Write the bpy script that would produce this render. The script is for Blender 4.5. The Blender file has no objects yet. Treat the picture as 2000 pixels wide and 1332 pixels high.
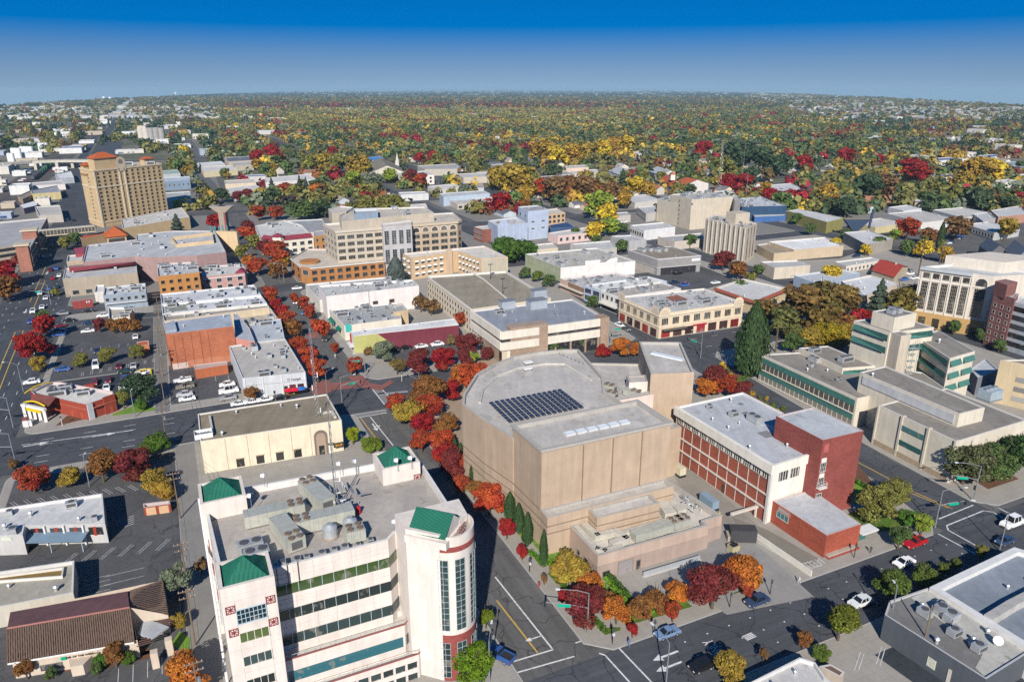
import bpy,math,random
import numpy as np
from mathutils import Vector,Matrix
S=bpy.context.scene
COL=S.collection
rnd=random.Random(7)
R=math.radians
# ---------------------------------------------------------------- camera, sky, sun, exposure
H=90.0
PITCH=math.atan((666-172)/1430)
CP,SP=math.cos(PITCH),math.sin(PITCH)
cam=bpy.data.cameras.new("camera")
cam.sensor_width=36
cam.lens=1430/2000*36
cam.clip_start,cam.clip_end=1.0,90000
cam_o=bpy.data.objects.new("camera",cam)
COL.objects.link(cam_o)
cam_o.location=(0,0,H)
cam_o.rotation_euler=(math.pi/2-PITCH,0,0)
S.camera=cam_o
SUN_EL,SUN_AZ=R(33),R(4)
W_=bpy.data.worlds.new("World")
S.world=W_
W_.use_nodes=True
nt=W_.node_tree
bg=nt.nodes["Background"]
sky=nt.nodes.new("ShaderNodeTexSky")
sky.sky_type='NISHITA'
sky.sun_disc=False
sky.sun_elevation=SUN_EL
sky.sun_rotation=R(180)+SUN_AZ
sky.altitude=100
sky.air_density=1.0
sky.dust_density=0.3
sky.ozone_density=1.0
tc=nt.nodes.new("ShaderNodeTexCoord")
mp=nt.nodes.new("ShaderNodeMapping")
mp.inputs["Scale"].default_value=(1,1,6.0)
mp.inputs["Location"].default_value=(0,0,.5)
nt.links.new(tc.outputs["Generated"],mp.inputs["Vector"])
nrm=nt.nodes.new("ShaderNodeVectorMath");nrm.operation='NORMALIZE'
nt.links.new(mp.outputs[0],nrm.inputs[0])
nt.links.new(nrm.outputs[0],sky.inputs[0])
hs=nt.nodes.new("ShaderNodeHueSaturation")
hs.inputs["Saturation"].default_value=1.7
hs.inputs["Hue"].default_value=.495
nt.links.new(sky.outputs[0],hs.inputs["Color"])
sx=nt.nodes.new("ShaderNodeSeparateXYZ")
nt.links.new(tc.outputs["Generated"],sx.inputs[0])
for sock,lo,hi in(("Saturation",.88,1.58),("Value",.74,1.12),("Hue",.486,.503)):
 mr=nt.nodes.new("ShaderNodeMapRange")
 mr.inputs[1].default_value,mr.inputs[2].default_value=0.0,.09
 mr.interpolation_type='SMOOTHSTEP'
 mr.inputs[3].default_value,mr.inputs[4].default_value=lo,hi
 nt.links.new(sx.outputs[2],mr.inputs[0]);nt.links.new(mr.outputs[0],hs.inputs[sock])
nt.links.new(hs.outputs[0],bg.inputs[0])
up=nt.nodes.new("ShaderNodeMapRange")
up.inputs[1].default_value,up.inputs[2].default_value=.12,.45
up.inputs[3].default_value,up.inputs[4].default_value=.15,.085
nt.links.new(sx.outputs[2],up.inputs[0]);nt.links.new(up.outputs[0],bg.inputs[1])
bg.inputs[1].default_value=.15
sun=bpy.data.lights.new("sun",'SUN')
sun.energy=4.8
sun.angle=R(0.53)
sun.color=(1.0,0.94,0.85)
sun_o=bpy.data.objects.new("sun",sun)
COL.objects.link(sun_o)
sdir=Vector((math.sin(SUN_AZ)*math.cos(SUN_EL),math.cos(SUN_AZ)*math.cos(SUN_EL),-math.sin(SUN_EL)))
sun_o.rotation_euler=sdir.to_track_quat('-Z','Y').to_euler()
sun_o.location=(0,0,300)
S.view_settings.view_transform='Standard'
S.view_settings.look='None'
S.view_settings.exposure=0.5
S.view_settings.gamma=1
S.cycles.max_bounces=5
S.cycles.diffuse_bounces=2
S.cycles.glossy_bounces=2
S.cycles.transmission_bounces=2
S.cycles.volume_bounces=0
S.cycles.transparent_max_bounces=4
S.cycles.sample_clamp_indirect=4
S.cycles.use_denoising=False
# ---------------------------------------------------------------- survey: photo pixel -> place in town
def G(x,y,z=0.0):
 u,v=x-1000,y-666
 d=(u,1430*CP-v*SP,-1430*SP-v*CP)
 t=(z-H)/d[2]
 return Vector((d[0]*t,d[1]*t,z))
def Zt(bx,by,ty):
 """height of what stands on ground pixel (bx, by) and reaches up to row ty"""
 Y=G(bx,by).y
 r=(ty-666)/1430
 return H-Y*(SP+r*CP)/(CP-r*SP)
def mpp(p):
 return(p.y*CP+(H-p.z)*SP)/1430
GA=R(25)
CA,SA=math.cos(GA),math.sin(GA)
def UV(u,v,z=0.0):
 return Vector((u*CA-v*SA,u*SA+v*CA,z))
def toUV(p):
 return(p.x*CA+p.y*SA,-p.x*SA+p.y*CA)
MATS={}
def N(nt,t,**kw):
 n=nt.nodes.new(t)
 for k,v in kw.items():
  if k in n.inputs:n.inputs[k].default_value=v
  else:setattr(n,k,v)
 return n
def M(kind,rgb=(.5,.5,.5),rough=None,**kw):
 key=(kind,tuple(round(c,3)for c in rgb),rough,tuple(sorted(kw.items())))
 if key in MATS:return MATS[key]
 m=bpy.data.materials.new(kind)
 m.use_nodes=True
 MATS[key]=m
 nt=m.node_tree
 L=nt.links.new
 b=nt.nodes["Principled BSDF"]
 col=(*rgb,1)
 tc=N(nt,"ShaderNodeTexCoord")
 geo=tc.outputs["Object"]
 def noise(scale,detail=4,vec=geo,rough=.6,sc=None):
  if sc:
   mp=N(nt,"ShaderNodeMapping");mp.inputs["Scale"].default_value=sc
   L(vec,mp.inputs[0]);vec=mp.outputs[0]
  n=N(nt,"ShaderNodeTexNoise",Scale=scale,Detail=detail,Roughness=rough)
  L(vec,n.inputs["Vector"])
  return n.outputs["Fac"]
 def ramp(fac,a,bb,lo=0.0,hi=1.0):
  r=N(nt,"ShaderNodeMapRange")
  r.inputs[1].default_value,r.inputs[2].default_value=a,bb
  r.inputs[3].default_value,r.inputs[4].default_value=lo,hi
  L(fac,r.inputs[0]);return r.outputs[0]
 def mul(c,fac):
  x=N(nt,"ShaderNodeVectorMath",operation='SCALE')
  if isinstance(c,tuple):x.inputs[0].default_value=c[:3]
  else:L(c,x.inputs[0])
  L(fac,x.inputs["Scale"]);return x.outputs[0]
 def mix(a,bb,fac):
  x=N(nt,"ShaderNodeMix",data_type='RGBA')
  for s,c in((6,a),(7,bb)):
   if isinstance(c,tuple):x.inputs[s].default_value=(*c[:3],1)
   else:L(c,x.inputs[s])
  L(fac,x.inputs[0]);return x.outputs[2]
 def bump(fac,st,dist=.05):
  n=N(nt,"ShaderNodeBump",Strength=st,Distance=dist)
  L(fac,n.inputs["Height"]);L(n.outputs[0],b.inputs["Normal"])
 def objcol():
  return N(nt,"ShaderNodeObjectInfo").outputs["Color"]
 b.inputs["Roughness"].default_value=rough if rough is not None else .8
 b.inputs["Specular IOR Level"].default_value=.25
 out=col
 if kind=='wall':
  out=mul(col,ramp(noise(.25,5),.3,.7,.9,1.06))
  out=mul(out,ramp(noise(.9,3,sc=(1,1,.1)),.35,.75,1.04,.86))
  out=mix(out,(rgb[0]*.72,rgb[1]*.68,rgb[2]*.64),ramp(noise(.14,6,rough=.75),.55,.7,0,.4))
  bump(noise(6,3),.15)
 elif kind=='roof':
  out=mul(col,ramp(noise(.12,6,rough=.7),.3,.7,.8,1.12))
  out=mul(out,ramp(noise(.9,4,rough=.75),.35,.65,.9,1.07))
  dark=ramp(noise(.22,6,rough=.74),.56,.64,0,kw.get('stain',.45))
  out=mul(out,ramp(noise(.5,3,sc=(1,.07,1)),.35,.7,1.05,.88))
  out=mix(out,(rgb[0]*.4,rgb[1]*.38,rgb[2]*.35),dark)
  bump(noise(4,4),.2)
 elif kind=='asphalt':
  out=mul(col,ramp(noise(.06,5,rough=.65),.3,.7,.78,1.25))
  out=mul(out,ramp(noise(1.2,5,rough=.8),.3,.7,.85,1.15))
  out=mix(out,(rgb[0]*.5,rgb[1]*.5,rgb[2]*.52),ramp(noise(.35,6,rough=.7),.58,.66,0,.6))
  v=N(nt,"ShaderNodeTexVoronoi",feature='DISTANCE_TO_EDGE',Scale=.16)
  vn=N(nt,"ShaderNodeVectorMath",operation='ADD')
  nn=N(nt,"ShaderNodeTexNoise",Scale=.3,Detail=4);L(geo,nn.inputs[0])
  L(geo,vn.inputs[0]);L(mul(nn.outputs["Color"],ramp(nn.outputs["Fac"],0,1,3,3)),vn.inputs[1]);L(vn.outputs[0],v.inputs["Vector"])
  out=mix(out,(rgb[0]*.45,rgb[1]*.45,rgb[2]*.5),ramp(v.outputs["Distance"],.006,.016,.75,0))
  bump(noise(8,3),.15)
 elif kind=='road':
  ax=kw.get('ax',0)
  out=mul(col,ramp(noise(.06,5,rough=.65),.3,.7,.82,1.2))
  out=mul(out,ramp(noise(.5,5,rough=.75,sc=(.06,1,1)if ax==0 else(1,.06,1)),.3,.7,.78,1.25))
  out=mul(out,ramp(noise(1.5,5,rough=.8),.3,.7,.88,1.13))
  out=mix(out,(rgb[0]*.5,rgb[1]*.5,rgb[2]*.52),ramp(noise(.3,6,rough=.72),.58,.66,0,.5))
  v=N(nt,"ShaderNodeTexVoronoi",feature='DISTANCE_TO_EDGE',Scale=.1)
  vn=N(nt,"ShaderNodeVectorMath",operation='ADD')
  nn=N(nt,"ShaderNodeTexNoise",Scale=.2,Detail=4);L(geo,nn.inputs[0])
  L(geo,vn.inputs[0]);L(mul(nn.outputs["Color"],ramp(nn.outputs["Fac"],0,1,5,5)),vn.inputs[1]);L(vn.outputs[0],v.inputs["Vector"])
  out=mix(out,(rgb[0]*.4,rgb[1]*.4,rgb[2]*.45),ramp(v.outputs["Distance"],.005,.013,.75,0))
  bump(noise(8,3),.15)
 elif kind=='concrete':
  out=mul(col,ramp(noise(.2,6,rough=.7),.3,.7,.86,1.08))
  br=N(nt,"ShaderNodeTexBrick",Scale=1.0)
  br.offset=0
  br.inputs["Color1"].default_value=br.inputs["Color2"].default_value=(1,1,1,1)
  br.inputs["Mortar"].default_value=(0,0,0,1)
  br.inputs["Brick Width"].default_value=br.inputs["Row Height"].default_value=kw.get('tile',1.8)
  br.inputs["Mortar Size"].default_value=.03
  L(geo,br.inputs["Vector"])
  out=mul(out,ramp(br.outputs["Color"],0,1,.78,1.0))
  out=mul(out,ramp(noise(2.5,4),.3,.7,.93,1.05))
 elif kind=='brick':
  br=N(nt,"ShaderNodeTexBrick",Scale=1.0)
  cx=N(nt,"ShaderNodeSeparateXYZ");L(geo,cx.inputs[0])
  ad=N(nt,"ShaderNodeMath",operation='ADD');L(cx.outputs[0],ad.inputs[0]);L(cx.outputs[1],ad.inputs[1])
  cb=N(nt,"ShaderNodeCombineXYZ");L(ad.outputs[0],cb.inputs[0]);L(cx.outputs[2],cb.inputs[1])
  br.inputs["Color1"].default_value=(rgb[0]*.85,rgb[1]*.82,rgb[2]*.8,1)
  br.inputs["Color2"].default_value=(min(1,rgb[0]*1.15),rgb[1]*1.12,rgb[2]*1.1,1)
  br.inputs["Mortar"].default_value=(rgb[0]*.9+.04,rgb[1]*.9+.04,rgb[2]*.9+.04,1)
  br.inputs["Brick Width"].default_value,br.inputs["Row Height"].default_value=.9,.3
  br.inputs["Mortar Size"].default_value=.03
  L(cb.outputs[0],br.inputs["Vector"])
  out=mul(br.outputs["Color"],ramp(noise(.2,6,rough=.7),.3,.7,.78,1.15))
  bump(noise(5,3),.2)
 elif kind=='glass':
  b.inputs["Roughness"].default_value=.06 if rough is None else rough
  b.inputs["Specular IOR Level"].default_value=.7
  oi=N(nt,"ShaderNodeObjectInfo")
  out=mul(col,ramp(oi.outputs["Random"],0,1,.5,1.7))
  out=mix(out,(.22,.2,.17),ramp(noise(.55,2,sc=(1,1,.7)),.6,.66,0,.55))
 elif kind=='seam':
  wv=N(nt,"ShaderNodeTexWave",Scale=kw.get('sc',1.2),wave_type='BANDS',bands_direction=kw.get('dir','X'))
  L(geo,wv.inputs["Vector"])
  out=mul(col,ramp(wv.outputs["Fac"],.0,.35,.7,1.0))
  out=mul(out,ramp(noise(.4,5),.3,.7,.88,1.08))
  bump(wv.outputs["Fac"],.5,.08)
 elif kind=='tile':
  wv=N(nt,"ShaderNodeTexWave",Scale=kw.get('sc',.8),wave_type='BANDS',bands_direction=kw.get('dir','X'))
  L(geo,wv.inputs["Vector"])
  out=mul(col,ramp(wv.outputs["Fac"],.0,.8,.55,1.15))
  out=mul(out,ramp(noise(2.2,5,rough=.8),.3,.7,.65,1.35))
  out=mix(out,(rgb[0]*1.9,rgb[1]*1.8,rgb[2]*1.5),ramp(noise(1.6,3),.6,.7,0,.6))
  bump(wv.outputs["Fac"],.7,.1)
 elif kind=='leaf':
  oc=objcol()
  g=N(nt,"ShaderNodeNewGeometry")
  h=N(nt,"ShaderNodeHueSaturation")
  L(oc,h.inputs["Color"])
  L(ramp(noise(.6,3),.3,.7,.492,.524),h.inputs["Hue"])
  L(ramp(g.outputs["Random Per Island"],0,1,.5,1.4),h.inputs["Value"]);h.inputs["Saturation"].default_value=1.03
  out=mul(h.outputs[0],ramp(noise(1.3,2),.3,.7,.75,1.25))
 elif kind=='mass':
  at=N(nt,"ShaderNodeAttribute",attribute_name="Col")
  g=N(nt,"ShaderNodeNewGeometry")
  out=mul(at.outputs["Color"],ramp(g.outputs["Random Per Island"],0,1,.72,1.28))
 elif kind=='carpaint':
  out=objcol()
  b.inputs["Roughness"].default_value=.3
  b.inputs["Coat Weight"].default_value=.6
  b.inputs["Coat Roughness"].default_value=.08
 elif kind=='tint':
  out=mul(objcol(),ramp(noise(.3,5),.3,.7,.85,1.1))
 elif kind=='roofvar':
  out=mul(objcol(),ramp(noise(.15,6,rough=.7),.3,.7,.75,1.2))
 elif kind=='grass':
  out=mul(col,ramp(noise(.8,6,rough=.75),.3,.7,.6,1.45))
  out=mix(out,(rgb[0]*1.6,rgb[1]*1.15,rgb[2]),ramp(noise(.2,4),.5,.65,0,.5))
  bump(noise(5,5),.6,.2)
 elif kind=='soil':
  out=mul(col,ramp(noise(1.2,6,rough=.75),.3,.7,.7,1.3))
 elif kind=='terrain':
  n1=ramp(noise(.004,8,rough=.7),.42,.6)
  out=mix((.17,.155,.13),(.075,.085,.04),n1)
  out=mix(out,(.2,.17,.1),ramp(noise(.0016,5,rough=.6),.58,.66,0,.8))
  out=mul(out,ramp(noise(.05,7,rough=.75),.3,.7,.7,1.3))
 elif kind=='metal':
  b.inputs["Metallic"].default_value=.6
  b.inputs["Roughness"].default_value=.45 if rough is None else rough
  out=mul(col,ramp(noise(.7,5),.3,.7,.85,1.1))
 elif kind=='paint':
  b.inputs["Roughness"].default_value=.5 if rough is None else rough
  out=mul(col,ramp(noise(1.0,5),.3,.7,.9,1.06))
 elif kind=='worn':
  out=mix(col,(.12,.12,.13),ramp(noise(1.3,6,rough=.8),.5,.66,0,.75))
 if isinstance(out,tuple):b.inputs["Base Color"].default_value=out
 else:L(out,b.inputs["Base Color"])
 if kind in('leaf','mass'):
  b.inputs["Roughness"].default_value=.7
  tr=N(nt,"ShaderNodeBsdfTranslucent");ms=N(nt,"ShaderNodeMixShader");ms.inputs[0].default_value=.3
  L(out,tr.inputs[0]);L(b.outputs[0],ms.inputs[1]);L(tr.outputs[0],ms.inputs[2])
  L(ms.outputs[0],nt.nodes["Material Output"].inputs[0])
 return m
class MB:
 """collects faces (each with a material) and links them as one mesh object"""
 def __init__(s):s.v,s.f,s.m,s.mats=[],[],[],[]
 def mi(s,m):
  if m not in s.mats:s.mats.append(m)
  return s.mats.index(m)
 def face(s,pts,m):
  i=len(s.v);s.v+=[tuple(p)for p in pts];s.f.append(tuple(range(i,i+len(pts))));s.m.append(s.mi(m));return s
 def prism(s,poly,z0,z1,m,top=None,bot=False):
  n=len(poly)
  for i in range(n):
   a,b=poly[i],poly[(i+1)%n]
   s.face([(a[0],a[1],z0),(b[0],b[1],z0),(b[0],b[1],z1),(a[0],a[1],z1)],m)
  s.face([(p[0],p[1],z1)for p in poly],top or m)
  if bot:s.face([(p[0],p[1],z0)for p in reversed(poly)],m)
  return s
 def ring(s,outer,inner,z0,z1,zi,m,cope=None):
  """outer wall z0..z1, coping, inner wall down to zi"""
  n=len(outer)
  for i in range(n):
   a,b,c,d=outer[i],outer[(i+1)%n],inner[(i+1)%n],inner[i]
   s.face([(a[0],a[1],z0),(b[0],b[1],z0),(b[0],b[1],z1),(a[0],a[1],z1)],m)
   s.face([(a[0],a[1],z1),(b[0],b[1],z1),(c[0],c[1],z1),(d[0],d[1],z1)],cope or m)
   s.face([(d[0],d[1],z1),(c[0],c[1],z1),(c[0],c[1],zi),(d[0],d[1],zi)],cope or m)
  return s
 def box(s,c,size,m,ang=0.0,bot=True):
  x,y,z=size[0]/2,size[1]/2,size[2]/2
  ca,sa=math.cos(ang),math.sin(ang)
  p=[(c[0]+i*ca-j*sa,c[1]+i*sa+j*ca)for i,j in((-x,-y),(x,-y),(x,y),(-x,y))]
  return s.prism(p,c[2]-z,c[2]+z,m,bot=bot)
 def tube(s,a,b,r0,r1,m,n=8,cap=True):
  a,b=Vector(a),Vector(b)
  d=(b-a).normalized()
  x=d.orthogonal().normalized();y=d.cross(x)
  ca=[(math.cos(2*math.pi*i/n),math.sin(2*math.pi*i/n))for i in range(n)]
  A=[a+(x*c+y*q)*r0 for c,q in ca];B=[b+(x*c+y*q)*r1 for c,q in ca]
  for i in range(n):
   j=(i+1)%n
   s.face([A[i],A[j],B[j],B[i]],m)
  if cap:s.face(B,m);s.face(A[::-1],m)
  return s
 def path(s,pts,r,m,n=6):
  for a,b in zip(pts,pts[1:]):s.tube(a,b,r,r,m,n)
  return s
 def mesh(s,name,smooth=False):
  me=bpy.data.meshes.new(name)
  me.from_pydata(s.v,[],s.f)
  for m in s.mats:me.materials.append(m)
  me.polygons.foreach_set("material_index",s.m)
  if smooth:me.polygons.foreach_set("use_smooth",[True]*len(me.polygons))
  me.update()
  return me
 def build(s,name,parent=None,smooth=False,**kw):
  if not s.f:return None
  return link(name,s.mesh(name,smooth),parent,**kw)
def link(name,me,parent=None,loc=None,rz=0.0,color=None,**kw):
 o=bpy.data.objects.new(name,me)
 COL.objects.link(o)
 if parent:o.parent=parent
 if loc is not None:o.location=loc
 if rz:o.rotation_euler=(0,0,rz)
 if color:o.color=(*color[:3],1)
 tag(o,**kw)
 return o
def tag(o,label=None,cat=None,group=None,kind=None):
 if label:o['label']=label
 if cat:o['category']=cat
 if group:o['group']=group
 if kind:o['kind']=kind
 return o
def thing(name,label,cat,loc,group=None,rz=0.0):
 o=bpy.data.objects.new(name,None)
 COL.objects.link(o)
 o.empty_display_size=.5
 o.location=loc
 o.rotation_euler=(0,0,rz)
 return tag(o,label,cat,group)
def copytree(o,loc,rz=0.0,scale=None,color=None,colored=(),**kw):
 r=o.copy();COL.objects.link(r)
 r.location=loc;r.rotation_euler=(0,0,rz)
 if scale:r.scale=scale if isinstance(scale,tuple)else(scale,)*3
 tag(r,**kw)
 if color and r.type=='MESH':r.color=(*color,1)
 for ch in list(KIDS.get(o.name,())):
  c=ch.copy();COL.objects.link(c);c.parent=r
  if color and(not colored or ch.name.split('.')[0]in colored):c.color=(*color,1)
  for g in KIDS.get(ch.name,()):
   d=g.copy();COL.objects.link(d);d.parent=c
 return r
KIDS={}
def proto(o):
 """remember the parts of a finished thing so that copytree finds them without a search"""
 for ob in[o]+list(o.children):KIDS[ob.name]=list(ob.children)
 return o
def area(poly):return sum(a[0]*b[1]-b[0]*a[1]for a,b in zip(poly,poly[1:]+poly[:1]))/2
def ccw(poly):return poly if area(poly)>0 else poly[::-1]
def offset(poly,d):
 """poly (ccw) moved inwards by d"""
 n,out=len(poly),[]
 for i in range(n):
  p0,p1,p2=(Vector(poly[(i+k)%n][:2])for k in(-1,0,1))
  e1,e2=(p1-p0).normalized(),(p2-p1).normalized()
  n1,n2=Vector((-e1.y,e1.x)),Vector((-e2.y,e2.x))
  b=n1+n2
  k=d/max(.35,b.dot(n1))if b.length>1e-6 else 0
  q=p1+b*k
  out.append((q.x,q.y))
 return out
def inside(p,poly):
 r,n=False,len(poly)
 for i in range(n):
  a,b=poly[i],poly[(i+1)%n]
  if(a[1]>p[1])!=(b[1]>p[1])and p[0]<(b[0]-a[0])*(p[1]-a[1])/(b[1]-a[1])+a[0]:r=not r
 return r
FOOT=[]
def occupied(p,pad=0.0):
 for x0,x1,y0,y1,poly in FOOT:
  if x0-pad<p[0]<x1+pad and y0-pad<p[1]<y1+pad:
   if pad or inside(p,poly):return True
 return False
def foot(poly):
 xs,ys=[p[0]for p in poly],[p[1]for p in poly]
 FOOT.append((min(xs),max(xs),min(ys),max(ys),poly))
GLASS=(.03,.036,.04)
def win_mesh(w,h,glass,frame,nx=1,nz=1,t=.12,key={}):
 k=(round(w,2),round(h,2),glass,frame,nx,nz)
 if k in key:return key[k]
 mb=MB();gm,fm=M('glass',glass),M('paint',frame)
 x,z=w/2,h/2
 mb.face([(-x,.03,-z),(-x,.03,z),(x,.03,z),(x,.03,-z)],gm)
 def bar(x0,x1,z0,z1,y=.1):
  mb.box(((x0+x1)/2,y/2,(z0+z1)/2),(x1-x0,y,z1-z0),fm)
 for s in(-1,1):bar(s*x-t/2,s*x+t/2,-z,z)
 bar(-x,x,z-t/2,z+t/2,.097);bar(-x-.1,x+.1,-z-t/2,-z+t/2,.17)
 for i in range(1,nx):bar(-x+w*i/nx-.04,-x+w*i/nx+.04,-z,z,.07)
 for i in range(1,nz):bar(-x,x,-z+h*i/nz-.04,-z+h*i/nz+.04,.067)
 key[k]=mb.mesh('window')
 return key[k]
class Bld:
 def __init__(s,name,label,cat,px,h,wall,roof,par=.7,wk='wall',rk='roof',z0=0.0,base=0.0,group=None,pts=None,wt=.3,stain=.45,keep=True,cope=None):
  s.h=h
  P=[Vector((p[0],p[1],h))for p in pts]if pts else[G(x,y,h)for x,y in px]
  if len(P)==3:P.append(P[0]+P[2]-P[1])
  s.P=P
  xy=[(p.x,p.y)for p in P]
  s.ccw=area(xy)>0
  poly=ccw(xy)
  if keep:foot(poly)
  cx=sum(p[0]for p in xy)/len(xy);cy=sum(p[1]for p in xy)/len(xy)
  s.o=Vector((cx,cy,base))
  s.root=thing(name,label,cat,s.o,group)
  s.poly=[(x-cx,y-cy)for x,y in poly]
  s.inn=offset(s.poly,wt)
  s.wm=M(wk,wall);s.zr=h-par-base
  s.wall=MB().ring(s.poly,s.inn,z0-base,h-base,s.zr-.05,s.wm,cope or M('paint',tuple(c*.35+.37 for c in wall))).build('wall',s.root)
  s.roofm=M(rk,roof,stain=stain)if rk=='roof' else M(rk,roof)
  s.roof=MB().face([(x,y,s.zr)for x,y in s.inn],s.roofm).build('roof',s.root)
  s.label=label;s.nw=0;s.rest=None
 def edge(s,i):
  a,b=s.P[i],s.P[(i+1)%len(s.P)]
  if not s.ccw:a,b=b,a
  return a,b
 def at(s,i,f,z,out=0.0):
  """local point on edge i at fraction f (in picking order), height z, pushed out"""
  a,b=s.P[i],s.P[(i+1)%len(s.P)]
  A,B=s.edge(i)
  d=(B-A);d.z=0;d.normalize()
  nrm=Vector((d.y,-d.x,0))
  p=a.lerp(b,f)+nrm*out
  return Vector((p.x-s.o.x,p.y-s.o.y,z-s.o.z))
 def rz(s,i):
  A,B=s.edge(i);d=A-B
  return math.atan2(d.y,d.x)
 def length(s,i):return(s.P[(i+1)%len(s.P)]-s.P[i]).length
 def windows(s,i,rows,cols,z0,z1,wf=.6,hf=.6,glass=GLASS,frame=(.4,.38,.35),f0=0.0,f1=1.0,nx=1,nz=1,name='window',skip=(),w=None,hh=None):
  ln=s.length(i)*(f1-f0)
  w=w or ln/cols*wf;hh=hh or(z1-z0)/rows*hf
  me=win_mesh(w,hh,glass,frame,nx,nz)
  for r in range(rows):
   for c in range(cols):
    if(r,c)in skip:continue
    p=s.at(i,f0+(f1-f0)*(c+.5)/cols,z0+(z1-z0)*(r+.5)/rows)
    s.nw+=1
    if s.nw<=94:
     link(name,me,s.root,p,s.rz(i))
    else:
     s.rest=s.rest or MB()
     mt=Matrix.Translation(p)@Matrix.Rotation(s.rz(i),4,'Z')
     for pl in me.polygons:s.rest.face([mt@me.vertices[k].co for k in pl.vertices],me.materials[pl.material_index])
 def band(s,i,z0,z1,m,name,f0=0.0,f1=1.0,out=.08,**kw):
  a,b=s.at(i,f0,z0,0),s.at(i,f1,z0,0)
  c,d=s.at(i,f1,z0,out),s.at(i,f0,z0,out)
  p=ccw([(q.x,q.y)for q in(a,b,c,d)])
  return MB().prism(p,z0-s.o.z,z1-s.o.z,m,bot=True).build(name,s.root,**kw)
 def end(s):
  if s.rest:tag(s.rest.build('remaining_windows',s.root),kind='stuff')
  return s
 def spots(s,n,pad=1.2,rng=rnd):
  inn=offset(s.poly,pad)
  xs,ys=[p[0]for p in inn],[p[1]for p in inn]
  out,t=[],0
  while len(out)<n and t<n*60:
   t+=1
   q=(rng.uniform(min(xs),max(xs)),rng.uniform(min(ys),max(ys)))
   if inside(q,inn)and all((q[0]-a[0])**2+(q[1]-a[1])**2>9 for a in out):out.append(q)
  return[Vector((x+s.o.x,y+s.o.y,s.zr+s.o.z))for x,y in out]
 def junk(s,n,where,nv=0,rng=rnd):
  for k,p in enumerate(s.spots(n+nv,rng=rng)):
   if k<n:ac_unit(p,where)
   else:vent(p,where)
def make_ac(w,d,h,nf):
 o=thing('rooftop_unit','','air conditioner',(0,0,0))
 b=MB();m=M('metal',(.5,.52,.53),.6);dk=M('paint',(.08,.08,.085))
 b.box((0,0,h/2+.15),(w,d,h),m)
 for sx in(-1,1):b.box((sx*w*.35,0,.075),(.15,d,.15),dk)
 b.box((0,-d/2-.02,h*.5+.15),(w*.8,.04,h*.6),dk)
 b.build('casing',o)
 for k in range(nf):
  f=MB();x=(k-(nf-1)/2)*w/nf
  f.tube((x,0,h+.15),(x,0,h+.32),min(w/nf,d)*.38,min(w/nf,d)*.38,dk,10)
  f.build('fan',o)
 return proto(o)
def make_vent():
 o=thing('roof_vent','','roof vent',(0,0,0))
 m=M('metal',(.6,.6,.6))
 MB().tube((0,0,0),(0,0,.7),.2,.2,m).build('pipe',o)
 MB().tube((0,0,.7),(0,0,.95),.36,.2,m).build('cap',o)
 return proto(o)
PROTO_AC=[make_ac(2.2,1.5,1.2,1),make_ac(3.6,2.0,1.5,2),make_ac(1.3,1.2,1.0,1),make_ac(5.0,2.1,1.7,3)]
PROTO_VENT=make_vent()
used_proto=set()
N_AC=[0,0]
def place(p,loc,rz=0.0,scale=None,**kw):
 """the first call moves the finished thing itself, later ones copy it"""
 if p.name not in used_proto:
  used_proto.add(p.name)
  c=kw.pop('color',None);cd=kw.pop('colored',())
  p.location=loc;p.rotation_euler=(0,0,rz)
  if scale:p.scale=scale if isinstance(scale,tuple)else(scale,)*3
  if c:
   for ch in list(p.children):
    if not cd or ch.name.split('.')[0]in cd:ch.color=(*c,1)
   if p.type=='MESH':p.color=(*c,1)
  tag(p,**kw);return p
 return copytree(p,loc,rz,scale,**kw)
SIZES=('small square','twin-fan','tiny boxy','long three-fan')
def ac_unit(p,where,k=None,rz=None,scale=None):
 if N_AC[0]>(255 if k is None else 305):return
 N_AC[0]+=1
 k=rnd.choice((0,0,1,2,2,3))if k is None else k
 place(PROTO_AC[k],p,rz if rz is not None else GA+rnd.choice((0,math.pi/2)),scale,label=f'{SIZES[k]} grey air conditioner on the {where}',cat='air conditioner',group=f'{SIZES[k]} air conditioners on the {where}')
def vent(p,where):
 if N_AC[1]>280:return
 N_AC[1]+=1
 place(PROTO_VENT,p,0,rnd.uniform(.8,1.4),label=f'metal vent pipe on the {where}',cat='roof vent',group=f'vent pipes on the {where}')
LEAF=M('leaf')
BARK=M('soil',(.10,.075,.05))
def quads(cen,nrm,size,rng):
 n=len(cen)
 t=np.cross(nrm,rng.normal(size=(n,3)));t/=np.linalg.norm(t,axis=1)[:,None]+1e-9
 b=np.cross(nrm,t)
 s=(size*rng.uniform(.6,1.3,n))[:,None]
 t,b=t*s,b*s*.75
 return np.stack([cen-t-b,cen+t-b,cen+t*.8+b,cen-t*.8+b],1)
def npmesh(name,q,mats,col=None):
 n=len(q)
 me=bpy.data.meshes.new(name)
 me.vertices.add(n*4);me.vertices.foreach_set("co",q.reshape(-1).astype(np.float32))
 me.loops.add(n*4);me.loops.foreach_set("vertex_index",np.arange(n*4,dtype=np.int32))
 me.polygons.add(n);me.polygons.foreach_set("loop_start",np.arange(0,n*4,4,dtype=np.int32))
 me.polygons.foreach_set("loop_total",np.full(n,4,dtype=np.int32))
 for m in mats:me.materials.append(m)
 if col is not None:
  a=me.color_attributes.new("Col",'FLOAT_COLOR','POINT')
  c=np.ones((n,4,4),np.float32);c[:,:,:3]=col[:,None,:]
  a.data.foreach_set("color",c.reshape(-1))
 me.update();me.validate()
 return me
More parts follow.
